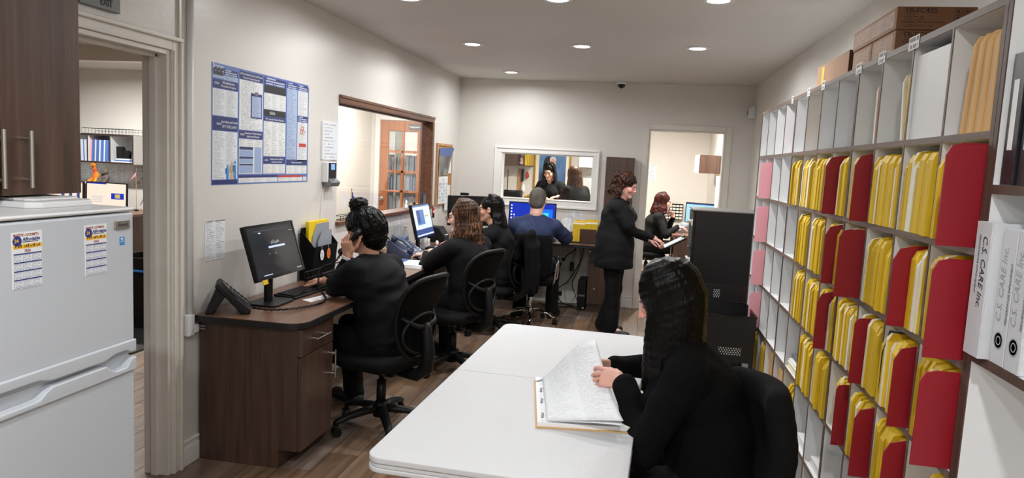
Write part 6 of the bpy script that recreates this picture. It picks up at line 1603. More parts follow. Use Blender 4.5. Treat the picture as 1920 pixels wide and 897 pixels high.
def scr_google(q, tx):
    s = q(0, 1, 0, 1, E_dark, 0, 'screen'); q(0.12, 0.86, 0.905, 0.925, emis('browser_tab_bar', srgb(62, 64, 72), 1), 0.0004, par=s); q(0.22, 0.27, 0.86, 0.885, E_bar, 0.0004, par=s); q(0.36, 0.72, 0.545, 0.585, E_bar, 0.0004, 'search_bar', s)
    tx('Google', 0.03, 0.5, 0.63, E_txt, s); q(0.47, 0.5, 0.42, 0.43, E_txt, 0.0004, par=s); q(0.34, 0.36, 0.43, 0.44, E_txt, 0.0004, par=s); q(0.88, 0.97, 0.84, 0.85, E_txt, 0.0004, par=s); q(0.86, 0.98, 0.02, 0.035, E_txt, 0.0004, par=s); q(0.12, 0.3, 0.02, 0.035, E_bar, 0.0004, par=s)
m1 = monitor('black monitor showing a dark search page on the near desk', (-1.945, 3.555), (1, 0), 0.505, 0.295, 1.065, 0.30, scr_google)
MB().box(-0.02, 0.03, 0.0, 0.004, -0.012, 0.012).build('yellow_sticker', M_yellow, m1, loc=(0.205, 0.055, 0.155), rot=(0.30, 0, 0))
def scr_page(q, tx):
    s = q(0, 1, 0, 1, E_wht, 0, 'screen'); q(0.16, 0.6, 0.36, 0.85, E_pblue, 0.0004, 'picture_block', s); q(0.2, 0.36, 0.42, 0.85, E_pnavy, 0.0006, par=s); q(0.64, 0.84, 0.6, 0.64, E_gold, 0.0004, par=s); q(0, 1, 0.0, 0.22, E_pnavy, 0.0004, par=s); q(0, 1, 0.0, 0.05, E_wht, 0.0006, par=s); q(0, 1, 0.95, 1.0, E_pblue, 0.0004, par=s)
monitor('monitor showing a pale web page on the second desk', (-1.90, 6.05), (1, 0), 0.50, 0.30, 1.05, 0.24, scr_page)
monitor('dark switched-off monitor in the back corner desk', (-1.80, 7.42), (0.5, -0.87), 0.52, 0.32, 1.06, 0.05, lambda q, tx: q(0, 1, 0, 1, M_blackg, 0, 'screen'))
wc = MB().box(-1.93, -1.84, 7.415, 7.45, 1.2225, 1.25).build('webcam', M_black, None, bevel=0.004); tag(wc, 'small black webcam bar on top of the switched-off corner monitor', 'webcam')
def scr_win(q, tx):
    s = q(0, 1, 0, 1, E_blue, 0, 'screen'); q(0.55, 0.95, 0.25, 0.8, E_mid, 0.0004, par=s); q(0.68, 0.86, 0.38, 0.66, E_cyan, 0.0006, par=s)
    for k in range(6): q(0.02, 0.05, 0.86-0.12*k, 0.92-0.12*k, E_wht, 0.0005, 'desktop_icon', s)
    for k in range(3): q(0.08, 0.11, 0.5-0.12*k, 0.56-0.12*k, E_wht, 0.0005, 'desktop_icon', s)
monitor('monitor with a blue desktop in front of the man', (-1.20, 7.82), (0.02, -1), 0.53, 0.315, 1.01, 0.05, scr_win)
def keyboard(label, loc, rz, L=0.43, D=0.14, z=WZ):
    t = thing('keyboard', label, 'keyboard', (loc[0], loc[1], z+0.0008), rz, 'keyboards')
    MB().prism([(-D/2, 0), (D/2, 0), (D/2, 0.022), (-D/2, 0.012)], -L/2, L/2, 'Y', Matrix.Rotation(PI/2, 4, 'Z')).build('case', M_black, t, bevel=0.003)
    mb = MB(); nk = 19
    for r in range(5):
        for c in range(nk):
            if r == 0 and 4 < c < 10: continue
            x = -L/2+0.012+(L-0.024)*(c+0.5)/nk; y = -D/2+0.014+(D-0.03)*(r+0.5)/5; zz = 0.0125+0.010*(y+D/2)/D
            mb.box(x-0.0085, x+0.0085, y-0.0095, y+0.0095, zz, zz+0.0065)
    mb.box(-0.07, 0.03, -D/2+0.016, -D/2+0.033, 0.0135, 0.020)
    k = mb.build('keys', M_black, t); k['kind'] = 'stuff'
    return t
keyboard('black keyboard on the near desk', (-1.95, 3.90), PI/2-0.06)
keyboard('black keyboard in front of the woman with glasses', (-1.86, 6.42), PI/2, 0.4)
keyboard('black keyboard in front of the man', (-1.12, 7.63), 0)
def mouse(label, loc, rz, z=WZ):
    t = thing('computer_mouse', label, 'mouse', (loc[0], loc[1], z), rz, 'computer mice')
    f = Field((-0.05, -0.08, -0.01), (0.05, 0.08, 0.06), 0.005); f.ell((0, 0, 0.012), (0.032, 0.056, 0.026)); f.cut((0, 0, 0.001), (0, 0, -1))
    nets_obj('shell', [f], M_black, t); MB().cyl((-0.003, 0.028, 0.034), (0.003, 0.028, 0.034), 0.007, n=10).build('wheel', M_grey, t)
mouse('black mouse under the hand of the woman with auburn hair', (-1.765, 5.445), 1.2)
mouse('black mouse beside the near keyboard', (-1.87, 4.22), 1.5)
pad = MB().prism(rrect(0.11, 0.10, 0.02, 4, -1.80, 5.46), WZ, WZ+0.0015).build('mouse_pad', mat('blue_mouse_pad', srgb(40, 80, 140), 0.7)); tag(pad, 'blue mouse pad next to the paper stack', 'mouse pad')
bpy.data.objects['computer_mouse'].location.z += 0.0018

def handset_pts(): return [(0, -0.095, 0.0), (0, -0.075, 0.016), (0, 0, 0.024), (0, 0.075, 0.016), (0, 0.095, 0.0)]
def handset(parent, M, m=M_black):
    mb = MB(); P = [M @ Vector(p) for p in handset_pts()]
    mb.tube(P, [0.022, 0.021, 0.0165, 0.021, 0.022], 10, flat=0.8)
    for y in (-0.085, 0.085): mb.cyl(M @ Vector((0, y, 0.012)), M @ Vector((0, y, -0.018)), 0.026, 0.024, 14)
    return mb.build('handset', m, parent, smooth=True)
def desk_phone(label, loc, face, m=M_black, with_handset=True, keym=M_grey, z=WZ, steep=0.5, sc=1.0, stand=False):
    rz = math.atan2(-face[0], face[1]); t = thing('desk_phone', label, 'telephone', (loc[0], loc[1], z+0.0008), rz, 'office desk phones'); t.scale = (sc, sc, sc)
    # face slopes: front (+y) low, back high
    y0, y1, z0, z1 = 0.10, -0.08, 0.03, 0.03+0.19*steep*1.15
    if stand:
        MB().prism([(y0, 0.0), (y0, z0), (y1, z1), (y1-0.022, z1-0.018), (y0-0.05, 0.0)], -0.11, 0.11, 'X').build('base', m, t, bevel=0.008)
        MB().prism([(y1+0.045, z1-0.075), (y1-0.03, 0.0), (y1-0.075, 0.0), (y1-0.012, z1-0.03)], -0.085, 0.085, 'X').build('stand', m, t, bevel=0.006)
        MB().prism([(y0-0.055, 0.068), (y1+0.02, z1-0.002), (y1+0.014, z1+0.014), (y0-0.061, 0.084)], 0.062, 0.105, 'X').build('handset_cradle', m, t, bevel=0.005)
    else: MB().prism([(y0, 0.0), (y0, z0), (y1, z1), (y1-0.02, z1-0.01), (y1-0.01, 0.0)], -0.11, 0.11, 'X').build('base', m, t, bevel=0.006)
    L = math.hypot(y0-y1, z1-z0); ang = math.atan2(z1-z0, y0-y1)
    def F(u, v, o=0.0):  # u across (viewer's left to right), v up the slope
        return Vector((0.11-0.22*u, y0+(y1-y0)*v+o*math.sin(ang), z0+(z1-z0)*v+o*math.cos(ang)))
    mb = MB()
    def key(u0, u1, v0, v1, o=0.004):
        a = [F(u0, v0), F(u1, v0), F(u1, v1), F(u0, v1)]; b = [F(u0, v0, o), F(u1, v0, o), F(u1, v1, o), F(u0, v1, o)]
        mb.add(a+b, [(0, 1, 2, 3), (4, 5, 6, 7), (0, 1, 5, 4), (1, 2, 6, 5), (2, 3, 7, 6), (3, 0, 4, 7)])
    for r in range(4):
        for c in range(3): key(0.38+c*0.09, 0.45+c*0.09, 0.12+r*0.11, 0.20+r*0.11)
    for r in range(2): key(0.36+r*0.2, 0.52+r*0.2, 0.57, 0.62)
    for r in range(6): key(0.84, 0.92, 0.14+r*0.12, 0.21+r*0.12)
    k = mb.build('keypad', keym, t); k['kind'] = 'stuff'
    MB().quad(F(0.36, 0.68, 0.001), F(0.78, 0.68, 0.001), F(0.78, 0.9, 0.001), F(0.36, 0.9, 0.001)).build('display', mat('phone_lcd', srgb(150, 160, 150), 0.3), t, fix=False)
    if with_handset:
        c = F(0.16, 0.5, 0.026); Mh = Matrix.Translation(c) @ Matrix.Rotation(-ang, 4, 'X'); handset(t, Mh, m)
    return t, F
M_phblue = mat('blue_grey_phone_plastic', srgb(62, 72, 98), 0.4); M_keylight = mat('light_phone_keys', srgb(160, 168, 186), 0.45)
# near phone seen from the side, handset lifted
ph, F_ = desk_phone('black desk phone with lifted handset at the near end of the desk', (-2.04, 3.298), (0.86, 0.5), M_black, False, M_blackg, steep=0.72, sc=0.85, stand=True)
desk_phone('blue-grey desk phone beside the paper stack on the second desk', (-1.945, 5.735), (0.95, -0.3), M_phblue, True, M_keylight, steep=0.42, sc=1.12)
# handset in the hand of the woman with the bun
hH = P1['t'].matrix_basis @ Vector(P1['H'] + P1['R'] @ V3(-0.093*P1['hs'], 0.0, 0.0))
hM = P1['t'].matrix_basis @ Vector(P1['H'] + P1['R'] @ V3(-0.075*P1['hs'], 0.105, -0.085))
_d = (hM-hH).normalized(); _m = (hH+hM)/2
_out = (P1['t'].matrix_basis.to_3x3() @ Vector(P1['R'] @ V3(-1, 0, -0.15))); _out = (_out-_d*_out.dot(_d)).normalized(); _sx = _d.cross(_out)
Mh = Matrix(((_sx.x, _d.x, _out.x, _m.x+_out.x*0.012), (_sx.y, _d.y, _out.y, _m.y+_out.y*0.012), (_sx.z, _d.z, _out.z, _m.z+_out.z*0.012), (0, 0, 0, 1)))
t = thing('telephone_handset', 'black telephone handset held to the ear by the woman with the bun', 'handset'); handset(t, Mh)
e0 = Mh @ Vector((0, 0.1, 0))
# coiled cord from the phone to the handset
pts = [Vector(p) for p in ((-1.95, 3.33, 0.785), (-1.85, 3.36, 0.776), (-1.76, 3.44, 0.776), (-1.71, 3.58, 0.776), (-1.72, 3.70, 0.785), (-1.79, 3.76, 0.84), (-1.81, 3.82, 0.93))] + [e0+Vector((-0.05, 0.0, -0.06)), e0]
def catmull(P, k=14):
    out = []
    for i in range(len(P)-1):
        a, b, c, d = P[max(0, i-1)], P[i], P[i+1], P[min(len(P)-1, i+2)]
        for j in range(k):
            t_ = j/k; out.append(0.5*((2*b)+(c-a)*t_+(2*a-5*b+4*c-d)*t_*t_+(3*b-a-3*c+d)*t_**3))
    out.append(P[-1]); return out
path = catmull(pts, 40); coil = []
for i, p in enumerate(path):
    d = (path[min(i+1, len(path)-1)]-path[max(i-1, 0)]).normalized(); e = d.cross(Vector((0, 0, 1))); e = e.normalized() if e.length > 0.05 else Vector((1, 0, 0)); g = d.cross(e); a = i*1.9
    coil.append(p+(e*math.cos(a)+g*math.sin(a))*0.0055)
c = MB().tube(coil, 0.0032, 5).build('handset_cord', M_black, None, smooth=True); tag(c, 'coiled black handset cord lying across the near desk', 'cord')

# papers, notes and folders on the left worktop
def sheet(label, pts, z, th=0.0008, m=M_paper, name='paper_sheet', cat='paper'):
    return tag(MB().prism(pts, z, z+th).build(name, m), label, cat)
sheet('white note paper beside the near keyboard', [(-1.86, 3.70), (-1.79, 3.66), (-1.74, 3.86), (-1.81, 3.90)], WZ+0.0004)
sheet('white paper under the elbow of the woman with the bun', [(-1.70, 3.92), (-1.60, 3.90), (-1.60, 4.12), (-1.69, 4.14)], WZ+0.0004)
for k in range(3):
    sheet(('lowest white sheaf on the second desk', 'middle white sheaf on the second desk', 'topmost white sheaf on the second desk')[k], [(-1.80+0.006*k, 5.10), (-1.60, 5.07+0.01*k), (-1.60, 5.36), (-1.78, 5.35+0.005*k)], WZ+0.0004+0.009*k, 0.0085)
sheet('blue folder under the mouse hand on the second desk', [(-1.70, 5.365), (-1.60, 5.37), (-1.60, 5.62), (-1.68, 5.60)], WZ+0.0004, 0.003, mat('blue_folder_card', srgb(40, 90, 170), 0.5), 'blue_folder', 'folder')
# wire basket behind the near keyboard
t = thing('wire_basket', 'black wire basket at the wall behind the near keyboard', 'basket', (0, 0, WZ))
mb = MB(); bx0, bx1, by0, by1 = -2.05, -1.93, 4.10, 4.66
for z, o in ((0.004, 0.012), (0.045, 0.006), (0.085, 0.0)): mb.tube([(bx0+o, by0+o, z), (bx1-o, by0+o, z), (bx1-o, by1-o, z), (bx0+o, by1-o, z)], 0.0026 if z < 0.08 else 0.004, 6, closed=True)
for k in range(23):
    y = by0+(by1-by0)*k/22
    for x, s in ((bx0, 1), (bx1, -1)): mb.cyl((x+s*0.012, min(max(y, by0+0.012), by1-0.012), 0.004), (x, y, 0.085), 0.0017, n=5)
    mb.cyl((bx0+0.012, min(max(y, by0+0.012), by1-0.012), 0.004), (bx1-0.012, min(max(y, by0+0.012), by1-0.012), 0.004), 0.0017, n=5)
for k in range(7):
    x = bx0+(bx1-bx0)*k/6
    for y, s in ((by0, 1), (by1, -1)): mb.cyl((x, y+s*0.012, 0.004), (x, y, 0.085), 0.0017, n=5)
mb.build('wires', M_black, t)
# black mesh file pocket with grey dividers, yellow box, face tags
t = thing('file_pocket', 'black mesh file pocket with grey dividers beside the phone caller', 'file holder', (0, 0, WZ))
fx = -2.115
MB().prism([(fx-0.045, 0.01), (fx+0.03, 0.01), (fx+0.05, 0.22), (fx-0.045, 0.33)], 4.255, 4.262, 'Y').build('side_panel', M_mesh, t); MB().prism([(fx-0.045, 0.01), (fx+0.03, 0.01), (fx+0.05, 0.22), (fx-0.045, 0.33)], 4.61, 4.617, 'Y').build('side_panel', M_mesh, t)
MB().box(fx-0.047, fx-0.044, 4.262, 4.61, 0.01, 0.34).build('back_panel', M_mesh, t); MB().prism([(fx+0.03, 0.01), (fx+0.034, 0.01), (fx+0.054, 0.22), (fx+0.05, 0.22)], 4.262, 4.61, 'Y').build('front_panel', M_mesh, t)
MB().box(fx-0.044, fx+0.03, 4.262, 4.61, 0.006, 0.01).build('floor_panel', M_mesh, t)
for k in range(2): MB().prism([(4.32+0.05*k, 0.02), (4.60, 0.02), (4.60, 0.36-0.05*k), (4.42+0.04*k, 0.36-0.05*k), (4.36+0.04*k, 0.28-0.04*k)], fx-0.012+0.02*k, fx-0.008+0.02*k, 'X').build('grey_divider', mat('pale_grey_divider', srgb(150, 156, 164), 0.4), t)
bpy.data.objects['file_pocket'].location.z = WZ+0.004
yb_ = MB().box(-2.156, -2.131, 4.315, 4.60, WZ+0.05, WZ+0.385).build('yellow_box', mat('yellow_cover', srgb(240, 205, 30), 0.45), None, bevel=0.004); tag(yb_, 'bright yellow box standing in the black file pocket', 'box')
for y, m, lb in ((4.36, M_paper, 'white'), (4.46, mat('orange_tag', srgb(226, 120, 40), 0.5), 'orange')):
    t = thing('face_tag', '%s face shaped tag hanging on the file pocket' % lb, 'tag', (fx+0.058, y, WZ+0.165), 0, 'face tags on the file pocket')
    MB().lathe([(0.001, 0.0015), (0.026, 0.0015), (0.027, 0)], (0, 0, 0), 16, Matrix.Rotation(PI/2, 3, 'Y') @ Matrix.Scale(1.35, 3, (1, 0, 0))).build('tag_body', m, t)
    mb = MB()
    for a, b in ((-0.009, 0.012), (0.009, 0.012), (0, -0.002), (-0.006, -0.015), (0.006, -0.015)): mb.box(0.0016, 0.0022, a-0.003, a+0.003, b-0.004, b+0.004)
    mb.build('face_print', M_navy if lb == 'white' else M_inkred, t); MB().cyl((0, 0, 0.03), (-0.004, 0, 0.06), 0.003, n=6).build('clip', M_steel, t)
# jar with blue lid, water bottle, paper holders
t = thing('jar', 'clear jar with a blue lid on the second desk', 'jar', (-2.115, 5.62, WZ+0.0006))
M_clear = glass_mat('clear_plastic', (0.9, 0.94, 0.95))
MB().lathe([(0.034, 0), (0.036, 0.01), (0.036, 0.10), (0.03, 0.115)], (0, 0, 0), 18).build('jar_body', M_clear, t, smooth=True); MB().lathe([(0.033, 0.112), (0.034, 0.115), (0.034, 0.14), (0.03, 0.143)], (0, 0, 0), 18).build('lid', M_bluefold, t, smooth=True); MB().lathe([(0.03, 0.003), (0.032, 0.04), (0.02, 0.05)], (0, 0, 0), 12).build('sweets', mat('mixed_sweets', srgb(170, 90, 60), 0.6, color2=srgb(220, 200, 170), scale=60), t)
bpy.data.objects['jar'].location.z = WZ+0.0006; bpy.data.objects['jar'].scale = (1.2, 1.2, 1.55)
t = thing('water_bottle', 'clear plastic water bottle with a white cap beside the second monitor', 'bottle', (-2.09, 6.12, WZ+0.0006))
MB().lathe([(0.03, 0), (0.033, 0.006), (0.033, 0.05), (0.031, 0.06), (0.033, 0.07), (0.033, 0.13), (0.027, 0.16), (0.013, 0.19), (0.013, 0.205)], (0, 0, 0), 18).build('bottle_body', M_clear, t, smooth=True); MB().lathe([(0.0145, 0.2), (0.0145, 0.218), (0.012, 0.22)], (0, 0, 0), 14).build('cap', M_white, t, smooth=True); MB().lathe([(0.0335, 0.075), (0.0338, 0.1), (0.0335, 0.125)], (0, 0, 0), 18).build('label', M_ppale, t, smooth=True)
t = thing('wire_basket', 'small black wire basket between water bottle and desk phone', 'basket', (0, 0, WZ+0.001))
mb = MB()
for z in (0.003, 0.04, 0.075): mb.tube([(-2.15, 5.75, z), (-2.06, 5.75, z), (-2.06, 6.05, z), (-2.15, 6.05, z)], 0.003, 6, closed=True)
for k in range(14): mb.cyl((-2.06, 5.75+0.3*k/13, 0.003), (-2.06, 5.75+0.3*k/13, 0.075), 0.0017, n=5); mb.cyl((-2.15, 5.75+0.3*k/13, 0.003), (-2.15, 5.75+0.3*k/13, 0.075), 0.0017, n=5); mb.cyl((-2.15, 5.75+0.3*k/13, 0.003), (-2.06, 5.75+0.3*k/13, 0.003), 0.0017, n=5)
mb.build('wires', M_black, t)
for k in range(6): tag(MB().box(-2.0+0.004*(k % 2), -1.94, 6.28+0.022*k, 6.296+0.022*k, WZ+0.0006, WZ+0.06+0.012*(k % 3)).build('index_cards', M_paper), ('first', 'second', 'third', 'fourth', 'fifth', 'sixth')[k]+' white card block in the row under the second monitor', 'cards', 'card blocks under the second monitor')
t = thing('figurine', 'small white and red figurine beside the second keyboard', 'figurine', (-1.80, 6.16, WZ+0.0006))
MB().lathe([(0.02, 0), (0.024, 0.02), (0.018, 0.05), (0.01, 0.06), (0.017, 0.075), (0.012, 0.095), (0.002, 0.1)], (0, 0, 0), 12).build('figure_body', M_paper, t, smooth=True); MB().lathe([(0.0175, 0.055), (0.019, 0.06), (0.0175, 0.065)], (0, 0, 0), 12).build('scarf', M_redp, t, smooth=True)
# black label printer beyond the second keyboard
t = thing('label_printer', 'black label printer on the desk left of the woman with glasses', 'printer', (-2.02, 6.95, WZ+0.001))
MB().prism([(-0.09, 0), (0.09, 0), (0.09, 0.06), (0.03, 0.15), (-0.09, 0.15)], -0.09, 0.09, 'Y').build('case', M_black, t, bevel=0.01); MB().box(0.06, 0.092, -0.05, 0.05, 0.07, 0.074).build('label_tongue', M_paper, t)

# ---- back desk: yellow file sorter, paper in the man's hand, organiser
t = thing('file_sorter', 'dark file sorter on the back desk holding yellow folders', 'file sorter', (0, 0, WZ+0.001))
fs0, fs1, fy = -0.73, -0.455, 7.66
MB().box(fs0, fs1, fy, fy+0.26, 0, 0.012).build('base', M_blackg, t, bevel=0.003)
M_smoke = mat('smoked_brown_plastic', srgb(70, 48, 40), 0.2)
MB().prism([(fs0+0.085, 0.012), (fs1-0.012, 0.012), (fs1-0.012, 0.155), (fs0+0.085, 0.155)], fy+0.004, fy+0.009, 'Y').build('front_plate', M_smoke, t, bevel=0.002)
MB().prism([(fs0+0.02, 0.012), (fs1-0.012, 0.012), (fs1-0.012, 0.18), (fs0+0.02, 0.18)], fy+0.245, fy+0.25, 'Y').build('rear_plate', M_smoke, t)
for k in range(7):
    hgt = 0.20+0.008*(k % 3)+0.004*k; y = fy+0.018+0.03*k
    o = MB().prism([(fs0+0.004, 0), (fs1-0.006, 0), (fs1-0.006, hgt), (fs0+0.14, hgt), (fs0+0.13, hgt-0.012), (fs0+0.004, hgt-0.012)], 0, 0.016, 'Y').build('chart_folder', M_yellow if k != 1 else M_paper, None, loc=(0, y, WZ+0.0145))
    tag(o, ('front yellow folder in the dark file sorter', 'white sheaf behind the front folder of the sorter', 'third folder from the front of the sorter', 'fourth folder from the front of the sorter', 'fifth folder from the front of the sorter', 'sixth folder from the front of the sorter', 'rearmost yellow folder in the dark file sorter')[k], 'folder', 'folders in the file sorter')
o = MB().box(fs1+0.02, fs1+0.035, 7.66, 7.95, WZ+0.001, WZ+0.2).build('blue_binder', mat('light_blue_binder', srgb(110, 140, 190), 0.4)); tag(o, 'light blue binder standing right of the file sorter', 'binder')
hp = MB().grid(lambda u, v: (-0.86+0.10*u+0.02*v, 7.62+0.02*v, 0.875+0.15*v+0.012*math.sin(u*3)), 4, 4).build('paper_sheet', M_list, None, solid=0.0008); tag(hp, 'white sheet held up by the man in the navy T-shirt', 'paper')
t = thing('desk_organizer', 'black desk organizer with a white ruler left of the file sorter', 'organizer', (0, 0, WZ+0.001))
MB().prism([(-0.84, 0), (-0.75, 0), (-0.75, 0.10), (-0.84, 0.06)], 7.72, 7.95, 'Y').build('tray', M_black, t, bevel=0.004); MB().prism([(-0.83, 0.068), (-0.755, 0.105), (-0.752, 0.10), (-0.828, 0.063)], 7.74, 7.76, 'Y').build('ruler', M_white, t)
# PC tower, power strip and cables under the back desk
t = thing('computer_tower', 'slim black computer tower under the back desk', 'computer')
MB().box(-0.645, -0.553, 7.80, 8.15, 0.004, 0.335).build('case', M_black, t, bevel=0.004); MB().box(-0.635, -0.563, 7.796, 7.80, 0.16, 0.18).build('drive_slot', M_grey, t); MB().cyl((-0.575, 7.80, 0.03), (-0.575, 7.795, 0.03), 0.012, n=12).build('badge', M_steel, t)
for x in (-0.63, -0.57): MB().box(x-0.01, x+0.01, 7.83, 7.85, 0, 0.004).build('foot', M_black, t)
t = thing('wall_outlet', 'white wall outlet with plugs under the back desk', 'outlet'); MB().box(-0.90, -0.82, YB-0.008, YB, 0.42, 0.54).build('plate', M_trimw, t, bevel=0.002); MB().box(-0.88, -0.84, YB-0.04, YB-0.008, 0.49, 0.525).build('plug', M_black, t, bevel=0.004)
def cable(label, P, r=0.006): return tag(MB().tube(catmull([Vector(p) for p in P], 10), r, 6).build('power_cable', M_black, None, smooth=True), label, 'cable', 'cables under the back desk')
cable('thick black cable from outlet to desktop under the back desk', [(-0.86, 8.14, 0.50), (-0.80, 8.10, 0.58), (-0.74, 8.08, 0.62), (-0.70, 8.06, 0.70), (-0.69, 8.05, 0.728)])
cable('black cable dropping along the wall to the floor', [(-0.87, 8.12, 0.48), (-0.91, 8.08, 0.36), (-0.93, 8.05, 0.18), (-0.86, 8.0, 0.06), (-0.78, 7.97, 0.02), (-0.66, 7.95, 0.012)])
cable('black cable sagging from the desk to the tower', [(-0.62, 8.02, 0.728), (-0.64, 8.04, 0.55), (-0.72, 8.06, 0.38), (-0.80, 8.04, 0.26), (-0.88, 8.0, 0.2), (-0.95, 7.98, 0.12), (-1.0, 7.96, 0.03)])
cable('thin black cable crossing under the back desk', [(-0.66, 8.10, 0.728), (-0.67, 8.13, 0.45), (-0.74, 8.15, 0.25), (-0.7, 8.13, 0.12), (-0.665, 8.05, 0.03), (-0.8, 8.06, 0.008), (-0.98, 8.08, 0.01)], 0.004)
cable('black cable lying on the floor below the back desk', [(-1.1, 8.0, 0.008), (-0.98, 7.90, 0.008), (-0.86, 7.88, 0.008), (-0.75, 7.93, 0.008), (-0.66, 7.87, 0.008)], 0.005)
t = thing('power_adapter', 'black power brick hanging among the cables', 'adapter'); MB().box(-0.77, -0.725, 8.03, 8.06, 0.40, 0.50).build('brick', M_black, t, bevel=0.005); MB().tube([(-0.745, 8.045, 0.50), (-0.72, 8.05, 0.60), (-0.71, 8.05, 0.728)], 0.004, 6).build('lead', M_black, t, smooth=True)
t = thing('power_adapter', 'black power brick near the floor among the cables', 'adapter'); MB().box(-0.90, -0.84, 7.99, 8.03, 0.11, 0.16).build('brick', M_black, t, bevel=0.005); MB().tube([(-0.87, 8.01, 0.11), (-0.88, 8.0, 0.04), (-0.94, 7.97, 0.008)], 0.005, 6).build('lead', M_black, t, smooth=True)
# black waste bin under the first desk
t = thing('waste_bin', 'black mesh waste bin under the near desk beside the base cabinet', 'bin', (-2.02, 3.73, 0))
MB().lathe([(0.10, 0.001), (0.135, 0.28), (0.14, 0.285), (0.13, 0.28), (0.096, 0.006)], (0, 0, 0), 20).build('bin_wall', M_mesh, t, smooth=True); MB().tube([(0.138*math.cos(a*PI/12), 0.138*math.sin(a*PI/12), 0.285) for a in range(24)], 0.005, 6, closed=True).build('rim', M_black, t)

# ---- clipboard in the reach of the standing woman
t = thing('clipboard', 'black clipboard with paper between the standing woman and the filing cabinet', 'clipboard')
Mc = Matrix.Translation((0.315, 6.62, 0.955)) @ Matrix.Rotation(-0.52, 4, 'Y') @ Matrix.Rotation(0.12, 4, 'X')
MB().box(-0.115, 0.10, -0.06, 0.06, -0.014, 0.0, Mc).build('board', M_black, t, bevel=0.002); MB().box(-0.11, 0.085, -0.052, 0.052, 0.0, 0.006, Mc).build('paper_pad', M_list, t); MB().box(0.07, 0.10, -0.04, 0.04, 0.006, 0.03, Mc).build('clip', M_steel, t, bevel=0.003)

# ---- open chart on the table
t = thing('open_chart', 'thick open chart with prong fasteners on the white table', 'document', (0, 0, 0.7405))
def TT(x, y): return (x, y)
A, B, C_, D_ = (-0.375, 2.735), (-0.293, 2.235), (0.03, 2.285), (-0.055, 2.79)
def quadpoly(g): cx = sum(p[0] for p in (A, B, C_, D_))/4; cy = sum(p[1] for p in (A, B, C_, D_))/4; return [(cx+(p[0]-cx)*g, cy+(p[1]-cy)*g) for p in (A, B, C_, D_)]
MB().prism(quadpoly(1.02), 0, 0.0025).build('back_cover', M_manila, t)
MB().prism(quadpoly(0.985), 0.0025, 0.017).build('page_block', M_paper, t, bevel=0.001)
M_form = printed('form_print', srgb(236, 238, 240), srgb(170, 174, 182), 64, 2, 0.4, wscale=150)
P_ = quadpoly(0.98); MB().quad((P_[1][0], P_[1][1], 0.0174), (P_[2][0], P_[2][1], 0.0174), (P_[3][0], P_[3][1], 0.0174), (P_[0][0], P_[0][1], 0.0174)).build('top_form', M_form, t, fix=False)
for k in (0.1, 0.33, 0.57, 0.86):
    p = Vector((A[0]+(B[0]-A[0])*k+0.022, A[1]+(B[1]-A[1])*k, 0.018)); MB().box(-0.004, 0.004, -0.022, 0.022, 0, 0.002).build('prong', M_grey, t, loc=p, rot=(0, 0, 0.1 if k > 0.3 else -0.6))
def curlpage(x0, amp, ph):
    # sheet bound on the left edge, lifted and curling up to the fingers
    def fn(u, v):
        bx, by = B[0]+0.03+(A[0]-B[0])*v, B[1]+0.02+(A[1]-B[1]-0.03)*v
        lift = (0.03+amp*v**1.3)
        x = bx+0.25*u*(1-0.18*v); z = 0.019+lift*math.sin(u*1.75)**1.4*(0.35+0.65*v)+0.01*u*ph
        return (x, by-0.02*u+0.03*v*u, z)
    return fn
MB().grid(curlpage(0, 0.085, 1.0), 18, 14).build('turned_page', M_form, t, smooth=True, solid=0.0006)
MB().grid(curlpage(0, 0.115, 2.5), 18, 14).build('turned_page', printed('form_print_back', srgb(226, 229, 232), srgb(186, 190, 196), 56, 2, 0.4, wscale=120), t, smooth=True, solid=0.0006)
# ring and watch
def loop_on(P, c, ax, r, th, m, name, n=18, parent=None):
    ax = Vector(nrm(ax)); e = ax.cross(Vector((0.2, 0.3, 0.9))).normalized(); g = ax.cross(e); c = Vector(c)
    return MB().tube([c+(e*math.cos(2*PI*i/n)+g*math.sin(2*PI*i/n))*r for i in range(n)], th, 6, closed=True).build(name, m, P['t'], smooth=True)
def watch(P, k, m, name='wrist_watch'):
    el, w_ = P['arm'][k][:2]; u = nrm(w_-el); loop_on(P, w_-u*0.004, u, 0.031, 0.005, m, name)
    o = loop_on(P, w_-u*0.012, u, 0.031, 0.005, m, name)
watch(P1, -1, M_white); watch(P7, 1, M_steel, 'bracelet')
el, w_, dd, nn, th, curl = P6['arm'][-1][:6]; d_ = nrm(dd); n_ = nrm(nn-d_*(nn @ d_)); sd_ = nrm(np.cross(d_, n_)); sd_ = sd_ if sd_ @ th > 0 else -sd_
c_ = curl[2]*0.75; dn = nrm(nrm(d_+sd_*0.14*(1.3-2))*math.cos(c_)+n_*math.sin(c_)); p_ = w_+d_*0.083+sd_*(-0.009)+dn*0.012
loop_on(P6, p_, dn, 0.0102, 0.0022, mat('gold_ring', srgb(220, 190, 120), 0.2, 1.0), 'finger_ring')
# ---- ceiling camera and motion sensor
t = thing('dome_camera', 'white dome security camera on the ceiling at the back wall', 'camera', (-0.318, 8.09, CEIL))
MB().lathe([(0.055, 0), (0.055, -0.02), (0.052, -0.03)], (0, 0, 0), 24).build('housing', M_white, t, smooth=True); MB().lathe([(0.044, -0.03), (0.042, -0.045), (0.03, -0.063), (0.012, -0.072), (0.001, -0.074)], (0, 0, 0), 24).build('dome', M_blackg, t, smooth=True)
t = thing('motion_sensor', 'white motion sensor high in the back right corner', 'sensor')
MB().prism([(1.06, 2.20), (1.128, 2.19), (1.128, 2.33), (1.07, 2.32), (1.05, 2.26)], 8.08, 8.17, 'Y').build('housing', M_white, t, bevel=0.008); MB().box(1.045, 1.052, 8.10, 8.15, 2.235, 2.275).build('lens', M_grey, t, bevel=0.002)
